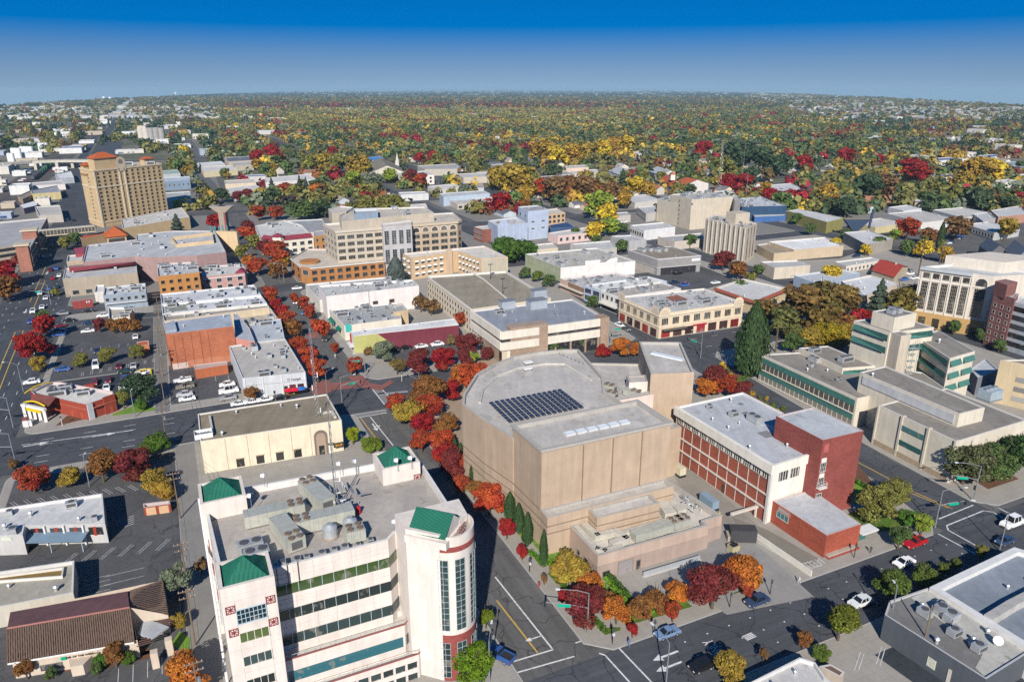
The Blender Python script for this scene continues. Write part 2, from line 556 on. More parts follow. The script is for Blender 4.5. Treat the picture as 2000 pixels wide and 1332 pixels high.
def crown(kind,n,leaf,seed):
 """leaf sprays in a crown of radius ~1 and base at z=0 (scaled per tree); returns quads"""
 g=np.random.default_rng(seed)
 if kind=='cypress' or kind=='conifer':
  z=g.uniform(0,1,n)**(.9 if kind=='cypress' else .75)
  if kind=='conifer':z=1-z;z=1-np.abs(z)
  if kind=='cypress':r=np.minimum(1,np.minimum(z*6,(1-z)*2.2))**.7
  else:r=(1-z)**.8*(.72+.28*np.sin(z*42+g.normal(size=n)*.4))
  a=g.uniform(0,2*np.pi,n)
  bump=1+.13*np.sin(a*5+z*9)+.1*g.normal(size=n)
  c=np.stack([np.cos(a)*r*bump,np.sin(a)*r*bump,z*2.0],1)
  nr=np.stack([np.cos(a),np.sin(a),np.full(n,.5)],1)+g.normal(size=(n,3))*.45
 else:
  nl={'round':34,'vase':24,'low':26,'loose':24}[kind]
  ang=g.uniform(0,2*np.pi,nl);rad=np.sqrt(g.uniform(.0,1,nl))*.72
  zz=g.uniform(.3,1.35,nl)*(1.1-.5*rad**2)
  if kind=='vase':rad*=.5+.6*(zz/1.3)
  if kind=='low':zz*=.6
  L_=np.stack([np.cos(ang)*rad,np.sin(ang)*rad,zz],1)
  lr=g.uniform(.24,.42,nl)*(.8 if kind=='loose' else 1)
  k=g.integers(0,nl,n)
  d=g.normal(size=(n,3));d/=np.linalg.norm(d,axis=1)[:,None]
  d[:,2]*=.8
  rr=g.uniform(.65,1.12,n)**.6
  c=L_[k]+d*(lr[k]*rr)[:,None]
  nr=d+np.array([0,0,.35])+g.normal(size=(n,3))*.55
 nr/=np.linalg.norm(nr,axis=1)[:,None]
 return quads(c,nr,np.full(n,leaf),g)
CROWNS,TRUNKS={},{}
def crown_mesh(kind,det,k):
 key=(kind,det,k)
 if key not in CROWNS:
  n,leaf={'fine':(9000,.043),'mid':(1500,.1),'far':(420,.18)}[det]
  if kind in('cypress',):n,leaf=n*2//3,leaf*1.2
  if kind=='conifer':n=int(n*1.2)
  if kind=='loose':n=int(n*.7)
  CROWNS[key]=npmesh('crown',crown(kind,n,leaf,hash((kind,k))%1000 if False else sum(map(ord,kind))+31*k),[LEAF])
 return CROWNS[key]
def trunk_mesh(kind,k):
 key=(kind,k)
 if key not in TRUNKS:
  g=random.Random(k*7+1);mb=MB()
  if kind in('cypress','conifer'):
   mb.tube((0,0,0),(0,0,.9),.05,.02,BARK,7)
  else:
   mb.tube((0,0,0),(0,0,.42),.05,.038,BARK,7)
   for i in range(5):
    a=i*1.26+g.uniform(-.3,.3);b=g.uniform(.3,.5)
    q=Vector((math.cos(a)*b*.5,math.sin(a)*b*.5,.42+g.uniform(.25,.4)))
    mb.tube((0,0,.38),q,.03,.018,BARK,6);mb.tube(q,q+Vector((math.cos(a)*b*.45,math.sin(a)*b*.45,.3)),.018,.006,BARK,5)
  TRUNKS[key]=mb.mesh('trunk',True)
 return TRUNKS[key]
NT=[0]
def tree(p,r,h,color,name='tree',label='tree',kind='round',det='fine',group=None,stem=None,cat='tree'):
 """r: crown radius, h: overall height; stem: bare height under the crown"""
 NT[0]+=1
 k=NT[0]%3
 t=thing(name,label,cat,p,group,rnd.uniform(0,6.28))
 stem=h*.22 if stem is None else stem
 if kind in('cypress','conifer'):
  top=2.0
 else:
  top={'round':1.62,'vase':1.62,'low':1.15,'loose':1.6}[kind]
 c=link('crown',crown_mesh(kind,det,k),t,(0,0,stem),color=color)
 c.scale=(r,r,(h-stem)/top)
 q=link('trunk',trunk_mesh(kind,k),t)
 q.scale=(h*.75,h*.75,h)
 return t
def ttree(px,py,rpx,color,name,label,kind='round',det='fine',tall=1.0,group=None,stem=None,cat='tree'):
 """a tree whose trunk stands on ground pixel (px, py) and whose crown is 2*rpx wide in the photo"""
 p=G(px,py,.12);r=rpx*1.08*mpp(p+Vector((0,0,4)))
 return tree(p,r,r*1.75*tall+1.2,color,name,label,kind,det,group,stem,cat)
RED,CRIM,WINE,ORNG,RUST,GOLD,YEL,OLIV,GRN,DKG,LIME=(.34,.05,.03),(.3,.022,.034),(.17,.03,.034),(.46,.14,.035),(.24,.1,.035),(.4,.24,.045),(.58,.4,.05),(.2,.19,.05),(.1,.15,.045),(.055,.09,.045),(.27,.33,.05)
# ---------------------------------------------------------------- cars
GLZ=M('glass',(.015,.018,.022),.05);TYR=M('paint',(.02,.02,.02),.8);RIM=M('metal',(.5,.5,.52))
BODY=M('carpaint');LAMP=M('paint',(.8,.8,.78),.1);TAIL=M('paint',(.4,.01,.01),.2);TRIM=M('paint',(.03,.03,.032))
def make_car(kind,fine=True):
 L_,Wd,hb,ht,cab={'sedan':(4.7,1.8,.95,1.45,(-.52,-.2,.28,.5)),'suv':(4.8,1.9,1.1,1.72,(-.46,-.22,.44,.49)),'pickup':(5.5,1.95,1.1,1.8,(-.28,-.16,.1,.14)),'van':(5.9,2.0,1.35,2.5,(-.42,-.3,.48,.495))}[kind]
 o=thing({'sedan':'car','suv':'sport_utility_car','pickup':'pickup_truck','van':'van'}[kind],'','car',(0,0,0))
 b=MB();x,y=L_/2,Wd/2
 prof=[(-x,.35),(-x,.7),(-x*.96,hb*.86),(cab[0]*x*1.04 if kind!='van' else-x*.8,hb),(x*.93,hb),(x,hb*.8),(x,.35)]
 for s in(-1,1):
  pts=[(px,s*y*(1 if pz<hb*.9 else .95),pz)for px,pz in prof]
  b.face(pts if s<0 else pts[::-1],BODY)
 for(x0,z0),(x1,z1)in zip(prof,prof[1:]+prof[:1]):
  k0,k1=(1 if z<hb*.9 else .95 for z in(z0,z1))
  b.face([(x0,-y*k0,z0),(x0,y*k0,z0),(x1,y*k1,z1),(x1,-y*k1,z1)],BODY)
 c0,c1,c2,c3=(c*x for c in cab)
 tw,bw=y*.78,y*.93
 if kind=='pickup':
  b.box((x*.58,0,hb+.012),(x*.76,Wd*.78,.03),TRIM)
  for s in(-1,1):b.box((x*.57,s*y*.88,hb+.12),(x*.82,.12,.26),BODY)
 b.face([(c1,-tw,ht),(c2,-tw,ht),(c2,tw,ht),(c1,tw,ht)],BODY)
 b.build('body',o,color=(.5,.5,.5))
 g=MB()
 g.face([(c0,-bw,hb),(c1,-tw,ht-.01),(c1,tw,ht-.01),(c0,bw,hb)],GLZ)
 g.face([(c3,bw,hb),(c2,tw,ht-.01),(c2,-tw,ht-.01),(c3,-bw,hb)],GLZ if kind!='van' else BODY)
 for s in(-1,1):
  q=[(c0,s*bw,hb),(c3,s*bw,hb),(c2,s*tw,ht-.01),(c1,s*tw,ht-.01)]
  g.face(q if s<0 else q[::-1],GLZ)
 g.build('windows' if False else 'glazing',o,color=(.5,.5,.5))
 p=MB()
 for s in(-1,1):
  for a in((c1*.5+c2*.5),c2*.92 if kind!='sedan' else c2):
   p.tube((a,s*(bw+.012),hb),(a-.02,s*(tw+.012),ht),.05,.05,BODY,4)
  p.tube((c0,s*bw,hb),(c1,s*tw,ht),.06,.06,BODY,4)
 p.build('pillar_frame',o,color=(.5,.5,.5))
 if fine:
  for sx in(-.62,.62):
   for s in(-1,1):
    w=MB();w.tube((sx*x,s*y*.72,.33),(sx*x,s*(y+.01),.33),.34,.34,TYR,12)
    wo=w.build('wheel',o)
    MB().tube((sx*x,s*y*.9,.33),(sx*x,s*(y+.025),.33),.2,.19,RIM,10).build('rim',wo)
  for s in(-1,1):
   MB().box((-x*.985,s*y*.72,.72),(.1,.36,.14),LAMP).build('headlight',o)
   MB().box((x*.99,s*y*.76,.8),(.08,.3,.16),TAIL).build('tail_light',o)
   MB().box((c0+.25,s*(y+.08),hb+.06),(.12,.18,.13),BODY).build('side_mirror',o,color=(.5,.5,.5))
  MB().box((-x-.005,0,.5),(.06,Wd*.6,.18),TRIM).build('grille',o)
 return proto(o)
CARS={(k,f):make_car(k,f)for k in('sedan','suv','pickup','van')for f in(True,False)}
CARPARTS=('body','pillar_frame','side_mirror')
WHITE,SILV,GREYC,BLK,BLUE,DBLUE,REDC,MAROON=(.75,.75,.75),(.45,.46,.48),(.12,.125,.13),(.012,.012,.014),(.05,.12,.35),(.015,.035,.09),(.35,.01,.015),(.15,.01,.02)
NCAR=[0]
def car(px,py,kind='sedan',color=WHITE,dirn='u',label=None,group=None,z=0.0,fine=None,flip=False):
 p=G(px,py,z)
 if fine is None:fine=p.y<330
 NCAR[0]+=1
 a={'u':GA,'v':GA+math.pi/2,'a':GA+R(60),'b':GA+R(120)}[dirn]if isinstance(dirn,str)else dirn
 if flip:a+=math.pi
 o=CARS[(kind,fine)]
 return place(o,p,a,color=color,colored=CARPARTS,label=label,cat={'sedan':'car','suv':'car','pickup':'pickup truck','van':'van'}[kind],group=group)
STEEL=M('metal',(.3,.32,.34),.6);DARK=M('paint',(.02,.022,.025));GREENS=M('paint',(.0,.32,.2));WOOD=M('soil',(.16,.115,.08))
def street_lamp(px,py,h=9.0,arm=3.0,rz=0.0,label='',group=None,z=.12):
 o=thing('street_lamp',label,'street lamp',G(px,py,z),group,rz)
 MB().tube((0,0,0),(0,0,h),.13,.08,STEEL,8).build('pole',o)
 MB().path([(0,0,h-.05),(arm*.3,0,h+.35),(arm*.65,0,h+.45),(arm,0,h+.4)],.055,STEEL).build('arm',o)
 MB().box((arm+.3,0,h+.38),(.75,.3,.16),M('paint',(.6,.63,.65))).build('lamp_head',o)
 return o
def signal_head(o,x,z,horiz=False):
 MB().box((x,0,z),(.35,.3,1.05),DARK).build('signal_head',o)
def traffic_signal(px,py,h=8.5,arm=6.0,rz=0.0,lamp=2.5,sign=True,label='',rz2=None):
 o=thing('traffic_signal',label,'traffic light',G(px,py,.12),None,rz)
 MB().tube((0,0,0),(0,0,h),.15,.09,STEEL,8).build('pole',o)
 MB().path([(0,0,5.4),(arm*.4,0,5.9),(arm,0,6.1)],.08,STEEL).build('mast_arm',o)
 signal_head(o,arm,5.75);signal_head(o,.35,3.4)
 if lamp:
  MB().path([(0,0,h-.05),(lamp*.4,0,h+.4),(lamp,0,h+.45)],.055,STEEL).build('lamp_arm',o)
  MB().box((lamp+.3,0,h+.42),(.75,.3,.16),M('paint',(.6,.63,.65))).build('lamp_head',o)
 if sign:MB().box((arm*.55,-.02,5.55),(2.3,.06,.55),GREENS).build('street_name_sign',o)
 return o
def utility_pole(p,h,label,arms=2,xf=True,rz=0.0):
 o=thing('utility_pole',label,'utility pole',p,None,rz)
 MB().tube((0,0,0),(0,0,h),.17,.11,WOOD,8).build('post',o)
 for k in range(arms):
  MB().box((0,0,h-.4-1.3*k),(2.6,.14,.16),WOOD).build('crossarm',o)
  for x in(-1.15,-.5,.5,1.15):MB().tube((x,0,h-.32-1.3*k),(x,0,h-.1-1.3*k),.05,.04,M('paint',(.5,.5,.5)),5).build('insulator',o)
 if xf:MB().tube((.4,0,h-4),(.4,0,h-3),.26,.26,STEEL,8).build('transformer',o)
 return o
def antenna_mast(p,h,label,w=.5,n=8,dish=3):
 o=thing('antenna_mast',label,'antenna',p)
 mb=MB();m=M('metal',(.35,.35,.36),.5)
 L3=[Vector((math.cos(a),math.sin(a),0))*w for a in(0,2.09,4.19)]
 for q in L3:mb.tube(q,q*.4+Vector((0,0,h)),.05,.035,m,5)
 for k in range(n):
  z0,z1=h*k/n,h*(k+1)/n
  for i in range(3):
   a,b=L3[i],L3[(i+1)%3]
   f0,f1=1-.6*k/n,1-.6*(k+1)/n
   mb.tube(a*f0+Vector((0,0,z0)),b*f1+Vector((0,0,z1)),.03,.03,m,4)
 mb.build('lattice_mast',o)
 MB().tube((0,0,h),(0,0,h+h*.12),.03,.015,m,5).build('whip_antenna',o)
 for k in range(dish):
  z=h*(.3+.5*k/max(1,dish));a=k*2.1
  q=Vector((math.cos(a)*.9,math.sin(a)*.9,z))
  MB().tube((0,0,z),q,.04,.04,m,5).tube(q,q+Vector((0,0,1.4)),.12,.12,M('paint',(.75,.75,.75)),6).build('panel_antenna',o)
 MB().tube((-1.1,0,h*.93),(1.1,0,h*.93),.03,.03,m,4).tube((-1.1,0,h*.93),(-1.1,0,h*.93+1),.03,.03,m,4).tube((1.1,0,h*.93),(1.1,0,h*.93+1),.03,.03,m,4).build('cross_arm',o)
 return o
def grid_obj(name,mb,kind='structure'):
 o=mb.build(name,kind=kind);o.rotation_euler=(0,0,GA);return o
def terrain():
 """one sheet to the horizon: flat valley floor that falls away very gently far out to either side"""
 az=np.radians(np.concatenate([np.arange(-180,-60,12),np.arange(-60,60,1.5),np.arange(60,180,12)]))
 rr=np.concatenate([[0,60,150,300,600,1000,1600,2400],np.linspace(3000,24000,60)])
 v,f=[],[]
 for r in rr:
  for a in az:
   t=min(1.0,abs(math.tan(a))/.66)if abs(a)<1.5 else 1.0
   px=min(40,38*t*t)-2
   tan=max(px,.3)/1513*math.cos(a if abs(a)<1.2 else 1.2)
   r0=H/tan
   z=-.06-max(0,r-r0)*tan*1.25
   R_=min(r,max(24000*(1-.72*t),6000))
   z=-.06-max(0,R_-r0)*tan*1.25
   v.append((R_*math.sin(a),R_*math.cos(a),z))
 n=len(az)
 for i in range(len(rr)-1):
  for j in range(n):
   k=(j+1)%n
   f.append((i*n+j,i*n+k,(i+1)*n+k,(i+1)*n+j))
 me=bpy.data.meshes.new('terrain');me.from_pydata(v,[],f);me.materials.append(M('terrain'));me.update()
 for p in me.polygons:p.use_smooth=True
 link('terrain',me,kind='structure')
terrain()
ASPH,ASPL=(.062,.066,.074),(.078,.078,.081)
CONC=(.30,.28,.25)
grid_obj('ground',MB().face([(-420,-40,0),(560,-40,0),(560,760,0),(-420,760,0)],M('asphalt',(.105,.103,.1))))
ROADS=[]
def road(name,pts,w,z=.006,ax=1,col=ASPH):
 mb=MB();m=M('road',col,ax=ax)
 for(a,b),(c,d)in zip(pts,pts[1:]):
  if ax==1:mb.face([(a-w/2,b,z),(a+w/2,b,z),(c+w/2,d,z),(c-w/2,d,z)],m);ROADS.append((min(a,c)-w/2-3,max(a,c)+w/2+3,b,d))
  else:mb.face([(a,b-w/2,z),(c,d-w/2,z),(c,d+w/2,z),(a,b+w/2,z)],m);ROADS.append((a,c,min(b,d)-w/2-3,max(b,d)+w/2+3))
 return grid_obj(name,mb)
road('street',[(48,-40),(48,190),(45,225),(42,330),(44,420),(46,1500)],15,col=(.1,.098,.096))
road('street',[(-60,90),(-60,480),(-62,600),(-70,1500)],27,col=(.054,.06,.07))
road('street',[(150,-40),(150,110),(157,160),(163,215),(172,290),(182,420),(190,1500)],17)
road('street',[(270,60),(270,1300)],15)
road('street',[(385,60),(385,1300)],14)
road('cross_street',[(-200,76.5),(500,76.5)],14,.012,0)
road('cross_street',[(-420,208.5),(60,208.5),(170,205),(560,200)],23,.012,0)
road('cross_street',[(-420,352),(560,352)],14,.012,0,(.065,.067,.075))
for v in(475,600,725,850,975,1100):road('cross_street',[(-420,v),(760,v)],13,.012,0,(.075,.075,.08))
BLOCKS=[]
def block(u0,u1,v0,v1,r=4.0,poly=None,z=.13,col=CONC):
 if poly is None:
  poly=[]
  for cu,cv,a0 in((u1-r,v0+r,-90),(u1-r,v1-r,0),(u0+r,v1-r,90),(u0+r,v0+r,180)):
   for k in range(6):
    a=R(a0+18*k);poly.append((cu+r*math.cos(a),cv+r*math.sin(a)))
 inn=offset(ccw(poly),.22)
 mb=MB();kerb=M('paint',(.36,.35,.33))
 mb.ring(ccw(poly),inn,0,z,z-.005,kerb)
 mb.face([(x,y,z-.004)for x,y in inn],M('concrete',col))
 grid_obj('pavement',mb)
block(-45,41,60,197);block(54,0,0,0,poly=[(58,83.5),(138,83.5),(141,86),(146,105),(149,140),(154,190),(151,195),(58,196),(54,192),(54,87)])
block(0,0,0,0,poly=[(162,85),(262,85),(262,193),(172,194),(168,190),(165,166),(160,120),(158,89)])
block(-45,35.5,220.5,345);block(0,0,0,0,poly=[(54,219.5),(150,216.5),(154,219),(163,290),(171,345),(52,345),(50,340),(50,224)])
block(0,0,0,0,poly=[(176,214),(262,212),(262,345),(188,345),(180,290),(172,219)])
block(56,141,-30,70);block(158,262,-30,70);block(278,377,85,193);block(278,377,212,345);block(-45,41,-30,69)
block(-140,-75,100,197);block(-140,-75,220.5,345)
for v0 in(359,482):
 for u0,u1 in((-140,-76),(-46,37),(52,174),(198,262),(278,377),(393,500)):
  block(u0,u1,v0,v0+110,z=.1,col=(.2,.19,.175))
def sheet(name,poly,z,mat,px=True,kind='structure'):
 if px:poly=[toUV(G(x,y,z))for x,y in poly]
 return grid_obj(name,MB().face([(a,b,z)for a,b in ccw(list(poly))],mat),kind)
LOT=M('asphalt',ASPL)
sheet('parking_lot',[(-43,62),(-7.5,62),(-7.5,193),(-43,193)],.136,LOT,False)
sheet('alley',[(-7.3,62),(-2.6,62),(-2.6,196),(-7.3,196)],.137,M('concrete',(.21,.2,.185),tile=5.0),False)
sheet('parking_lot',[(-43,262),(-12.2,262),(-12.2,326),(-43,326)],.136,LOT,False)
sheet('parking_lot',[(-36,236),(-12.2,236),(-12.2,261),(-43,261),(-43,248)],.136,M('asphalt',(.036,.04,.048)),False)
sheet('alley',[(-12,221),(-8,221),(-8,344),(-12,344)],.137,M('concrete',(.17,.165,.155),tile=5.0),False)
sheet('parking_lot',[(-7.6,226),(12.5,226),(12.5,262),(-7.6,262)],.136,LOT,False)
sheet('parking_lot',[(64,226),(88,226),(94,254),(66,254)],.136,LOT,False)
sheet('side_street',[(-44.6,326.5),(-8,326.5),(-8,334),(-44.6,334)],.14,M('road',ASPH,ax=0),False)
sheet('parking_lot',[(100,20),(124,20),(124,64),(97,64)],.136,M('asphalt',(.036,.042,.05)),False)
sheet('driveway',[(1302,1120),(1338,1072),(1440,1030),(1590,1165),(1420,1200)],.137,M('concrete',(.25,.24,.23),tile=7.0))
sheet('parking_lot',[(1300,905),(1330,900),(1498,1040),(1380,1030)],.137,M('concrete',(.24,.225,.2),tile=6.0))
sheet('ramp',[(1430,1010),(1500,1035),(1602,1092),(1565,1112),(1440,1030)],.139,M('concrete',(.19,.175,.15),tile=7.0))
sheet('parking_lot',[(1228,556),(1320,580),(1440,548),(1370,520),(1240,535)],.137,LOT)
sheet('parking_lot',[(1515,512),(1640,505),(1700,485),(1600,492)],.137,LOT)
sheet('plaza',[(905,700),(1015,705),(980,740),(910,820),(880,770)],.137,M('concrete',(.33,.25,.18),tile=3.0))
sheet('plaza',[(868,770),(908,790),(908,890),(880,860)],.138,M('concrete',(.3,.23,.17),tile=3.0))
LAWN=M('grass',(.07,.13,.018));LAWN2=M('grass',(.12,.22,.03));SOIL=M('soil',(.12,.06,.035))
LAWNS=[([(920,905),(938,905),(1062,1065),(1118,1075),(1130,1100),(1085,1130),(1070,1100),(1000,1005)],LAWN2),([(1033,1075),(1068,1104),(1066,1106),(1055,1105)],LAWN),([(1070,1120),(1075,1114),(1092,1128),(1098,1140),(1088,1140)],LAWN),([(1096,1148),(1106,1140),(1182,1228),(1182,1240)],LAWN),([(1182,1240),(1180,1225),(1212,1224),(1212,1230)],LAWN),([(1108,1110),(1172,1130),(1225,1180),(1212,1205),(1140,1165)],LAWN2),([(1222,1222),(1225,1205),(1335,1168),(1352,1184)],LAWN),([(1225,1202),(1255,1188),(1338,1165),(1340,1172)],LAWN2),([(1432,1160),(1488,1132),(1492,1138),(1434,1156)],LAWN),([(220,808),(262,792),(300,795),(304,801),(220,812)],LAWN2),([(333,1258),(350,1232),(372,1245),(370,1275)],LAWN2),([(1662,935),(1700,955),(1712,965),(1668,985)],LAWN2),([(1425,745),(1465,725),(1480,728),(1440,752)],LAWN),([(905,788),(912,790),(920,806),(906,806)],LAWN2),([(1640,1010),(1700,985),(1790,1012),(1745,1035),(1690,1040)],LAWN)]
for p,m in LAWNS:sheet('lawn',p,.15,m,kind='stuff')
for p in([(90,1312),(200,1308),(302,1272),(275,1262),(60,1310)],[(108,832),(168,818),(170,808),(130,812)],[(1440,770),(1458,762),(1590,838),(1575,846)],[(274,1290),(306,1280),(300,1268),(275,1272)],[(1410,722),(1450,708),(1480,722),(1440,742)],[(1670,900),(1720,960),(1700,985),(1650,960)],[(1880,925),(1960,918),(1990,935),(1930,955)]):
 sheet('planting_bed',p,.145,SOIL)
REDP=M('concrete',(.24,.095,.08),tile=1.2)
for p in([(678,735),(708,733),(722,748),(745,752),(762,742),(770,746),(745,762),(705,757)],[(602,752),(640,742),(652,755),(646,766),(612,772)]):
 sheet('brick_pavement',p,.142,REDP)
sheet('brick_crossing',[(646,748),(685,744),(700,757),(650,762)],.018,REDP)
sheet('brick_crossing',[(596,652),(618,648),(626,658),(600,662)],.018,REDP)
MW,MY=M('worn',(.62,.62,.6)),M('worn',(.5,.32,.06))
def stripes(name,lines,w=.2,m=MW,z=.022):
 mb=MB()
 for ln in lines:
  for a,b in zip(ln,ln[1:]):
   p,q=(Vector((*toUV(G(*c,z)),z))for c in(a,b))
   d=(q-p).normalized();n=Vector((-d.y,d.x,0))*w/2
   mb.face([p-n,q-n,q+n,p+n],m)
 return grid_obj(name,mb)
stripes('lane_marking',[[(967,1126),(1080,1268)],[(1000,1292),(1080,1268)],[(1004,1330),(1009,1313),(1122,1281)],[(1170,1275),(1182,1279),(1232,1334)],[(1209,1265),(1275,1334)],[(1834,1013),(1901,986)],[(1960,1012),(1940,1000),(1921,997),(1849,1026),(1852,1035),(1926,1076)],[(1832,1042),(1905,1081)],[(1951,992),(1968,1001)],[(1628,1273),(1666,1258)],[(725,757),(751,790)],[(741,755),(764,779)],[(691,817),(756,806)],[(684,811),(754,800)],[(723,814),(768,870)],[(740,771),(797,765)],[(42,869),(260,840)],[(1124,1255),(1138,1250)]],.28)
stripes('lane_marking',[[(970,1172),(1050,1274)],[(704,816),(751,878)],[(1744,942),(1861,994)],[(1760,955),(1852,992)],[(90,520),(58,590)],[(88,548),(64,606)],[(108,490),(114,480)],[(66,604),(58,614)],[(30,648),(5,706),(-6,738)],[(46,645),(22,702),(-4,768)],[(32,648),(46,645)]],.3,MY)
def uvdash(name,v,u0,u1,ln,gap,w=.16,along='u',m=MW):
 mb=MB();u=u0
 while u<u1:
  e=min(u+ln,u1)
  q=[(u,v-w/2),(e,v-w/2),(e,v+w/2),(u,v+w/2)]
  if along=='v':q=[(b,a)for a,b in q]
  mb.face([(a,b,.022)for a,b in q],m);u+=ln+gap
 grid_obj(name,mb)
for v in(201.5,205.2,212.2,215.6):uvdash('lane_marking',v,-40,30,3,7)
for v in(200,209):uvdash('lane_marking',v,172,258,3,7)
for u in(-66,-54.5,-51):uvdash('lane_marking',u,215,560,3,7,along='v')
for u in(-69.5,):uvdash('lane_marking',u,215,480,3,7,along='v')
for v in(73.2,76.6,80):uvdash('lane_marking',v,70,138,.3,4.5,.25)
uvdash('lane_marking',150,100,190,60,2,.3,'v',MY)
uvdash('lane_marking',169,226,290,90,2,.3,'v',MY)
for p in([(725,757),(741,755),(764,779),(751,790)],[(691,817),(684,811),(754,800),(756,806)],[(740,771),(738,768),(795,762),(797,765)]):sheet('crosswalk',p,.019,M('concrete',(.2,.195,.19),tile=.8))
for p in([(-20,440),(20,392),(90,345),(128,345),(120,440)],[(-20,350),(-20,335),(60,330),(50,352),(-10,400)],[(330,345),(420,340),(440,400),(340,420)]):sheet('yard',p,.015,M('soil',(.17,.16,.145)))
def arrow(px,py,ang,s=1.0,turn=0):
 p=toUV(G(px,py,.02));mb=MB();ca,sa=math.cos(ang),math.sin(ang)
 def T(pts):mb.face([(p[0]+(x*ca-y*sa)*s,p[1]+(x*sa+y*ca)*s,.024)for x,y in pts],MW)
 T([(-1.6,-.12),(.5,-.12),(.5,.12),(-1.6,.12)]);T([(.5,-.5),(1.6,0),(.5,.5)])
 if turn:T([(-.3,.12),(0,.12),(0,1.0*turn),(-.3,1.0*turn)])
 grid_obj('arrow_marking',mb)
for a in((1042,1246,math.pi,1,0),(1300,1280,math.pi,1.6,0),(1307,1301,math.pi,1.6,0),(203,849,0,1.8,0),(70,868,0,1.8,0),(732,834,-math.pi/2,1.6,1),(1522,1072,math.pi/2+.6,.9,0),(1556,1084,-math.pi/2+.6,.9,0),(92,533,-math.pi/2,2,0),(50,608,-math.pi/2,2,0)):arrow(*a)
def text_mesh(cu,name):
 t=bpy.data.objects.new(name,cu);COL.objects.link(t)
 me=bpy.data.meshes.new_from_object(t.evaluated_get(bpy.context.evaluated_depsgraph_get()))
 bpy.data.objects.remove(t);me.name=name
 return link(name,me)
def road_text(txt,px,py,rz,size):
 cu=bpy.data.curves.new('road_lettering','FONT');cu.body=txt;cu.size=size;cu.align_x='CENTER';cu.align_y='CENTER'
 cu.materials.append(MW);o=text_mesh(cu,'road_lettering');o['kind']='structure'
 o.location=G(px,py,.026);o.rotation_euler=(0,0,GA+rz);o.scale=(1,1.9,1)
road_text('ONLY',1396,1265,math.pi/2,1.5)
stripes('lane_marking',[[(1450+k*3,1243+k*2.2),(1468+k*3,1235+k*2.2)]for k in range(4)],.22)
def stalls(a,b,n,L_,ang=None,dbl=False,z=.15,w=.1):
 """n stall lines between ground pixels a and b, L_ metres long towards direction ang (grid radians)"""
 p,q=(Vector((*toUV(G(*c,z)),z))for c in(a,b));mb=MB()
 if ang is None:d=(q-p).normalized();ang=math.atan2(d.x,-d.y)
 e=Vector((math.cos(ang),math.sin(ang),0))*L_;nn=Vector((-e.y,e.x,0)).normalized()
 for i in range(n):
  s=p.lerp(q,i/max(1,n-1))
  for o in((-.28,.28)if dbl else(0,)):
   c=s+nn*o
   mb.face([c-nn*w/2,c+e-nn*w/2,c+e+nn*w/2,c+nn*w/2],M('worn',(.5,.5,.49)))
 grid_obj('stall_marking',mb)
stalls((40,931),(262,893),12,4.2,R(-120));stalls((22,980),(300,941),12,3.8,R(-60),True);stalls((150,1080),(330,1052),6,4.2,R(-125),True)
stalls((282,1108),(283,1140),3,7,R(180));stalls((215,1122),(215,1150),4,4.5,R(180));stalls((230,1338),(345,1308),5,4.0,R(90))
stalls((160,735),(300,708),9,4.2,R(90),True);stalls((140,690),(285,672),9,4.2,R(90));stalls((420,735),(470,730),3,5,R(-90))
stalls((1672,1310),(1715,1298),2,5,R(30),True,w=.14);stalls((1372,893),(1470,972),6,5.5,R(-155),w=.12);stalls((1265,552),(1330,566),7,5,R(90));stalls((705,690),(850,668),7,4.5,R(-90))
for k in range(7):stripes('stall_marking',[[(1570+k*7,1115-k*2.6),(1556+k*7,1103-k*2.2)]],.14,z=.155)
stripes('stall_marking',[[(1560,1102),(1602,1092)],[(1568,1114),(1606,1103)],[(1545,1098),(1470,1052)]],.14,z=.155)
for k in range(5):stripes('stall_marking',[[(240+k*3,1030-k*5),(262,1022-k*4)]],.12,z=.155)
# ---------------------------------------------------------------- the large buildings near the camera
def uvb(name,label,cat,uv,h,wall,roof,**kw):
 return Bld(name,label,cat,None,h,wall,roof,pts=[UV(u,v)for u,v in uv],**kw)
def rect(u0,u1,v0,v1):return[(u0,v0),(u1,v0),(u1,v1),(u0,v1)]
def lp(B,u,v,z):
 p=UV(u,v,z);return Vector((p.x-B.o.x,p.y-B.o.y,p.z-B.o.z))
def lpoly(B,uv):return[tuple(lp(B,u,v,0)[:2])for u,v in uv]
def part(B,name,fn,parent=None,smooth=False,**kw):
 mb=MB();fn(mb);return mb.build(name,parent or B.root,smooth,**kw)
def sign(B_root,txt,p,rz,size,col,name='lettering',o=None,tilt=math.pi/2):
 """raised letters on a wall; p local to the parent"""
 cu=bpy.data.curves.new(name,'FONT');cu.body=txt;cu.size=size;cu.extrude=.04;cu.align_x='CENTER';cu.align_y='CENTER'
 cu.materials.append(M('paint',col))
 t=text_mesh(cu,name);t.parent=B_root
 t.location=p;t.rotation_euler=(tilt,0,rz);return t
OW=(.62,.56,.51);GL2=(.02,.035,.035)
MAINO=[(-.6,97.2),(6.1,97.2),(6.1,96),(23.6,96),(25.2,97.6),(35.6,97.6),(36.2,117.6),(34.4,120.6),(5,122),(-1.7,122.4)]
O=uvb('office_building','white multistorey office block with green metal corner roofs and a round brick-based tower','office building',MAINO,24,OW,(.36,.33,.3),par=1.3,wt=.45,stain=.5)
GREENR=(.012,.115,.075)
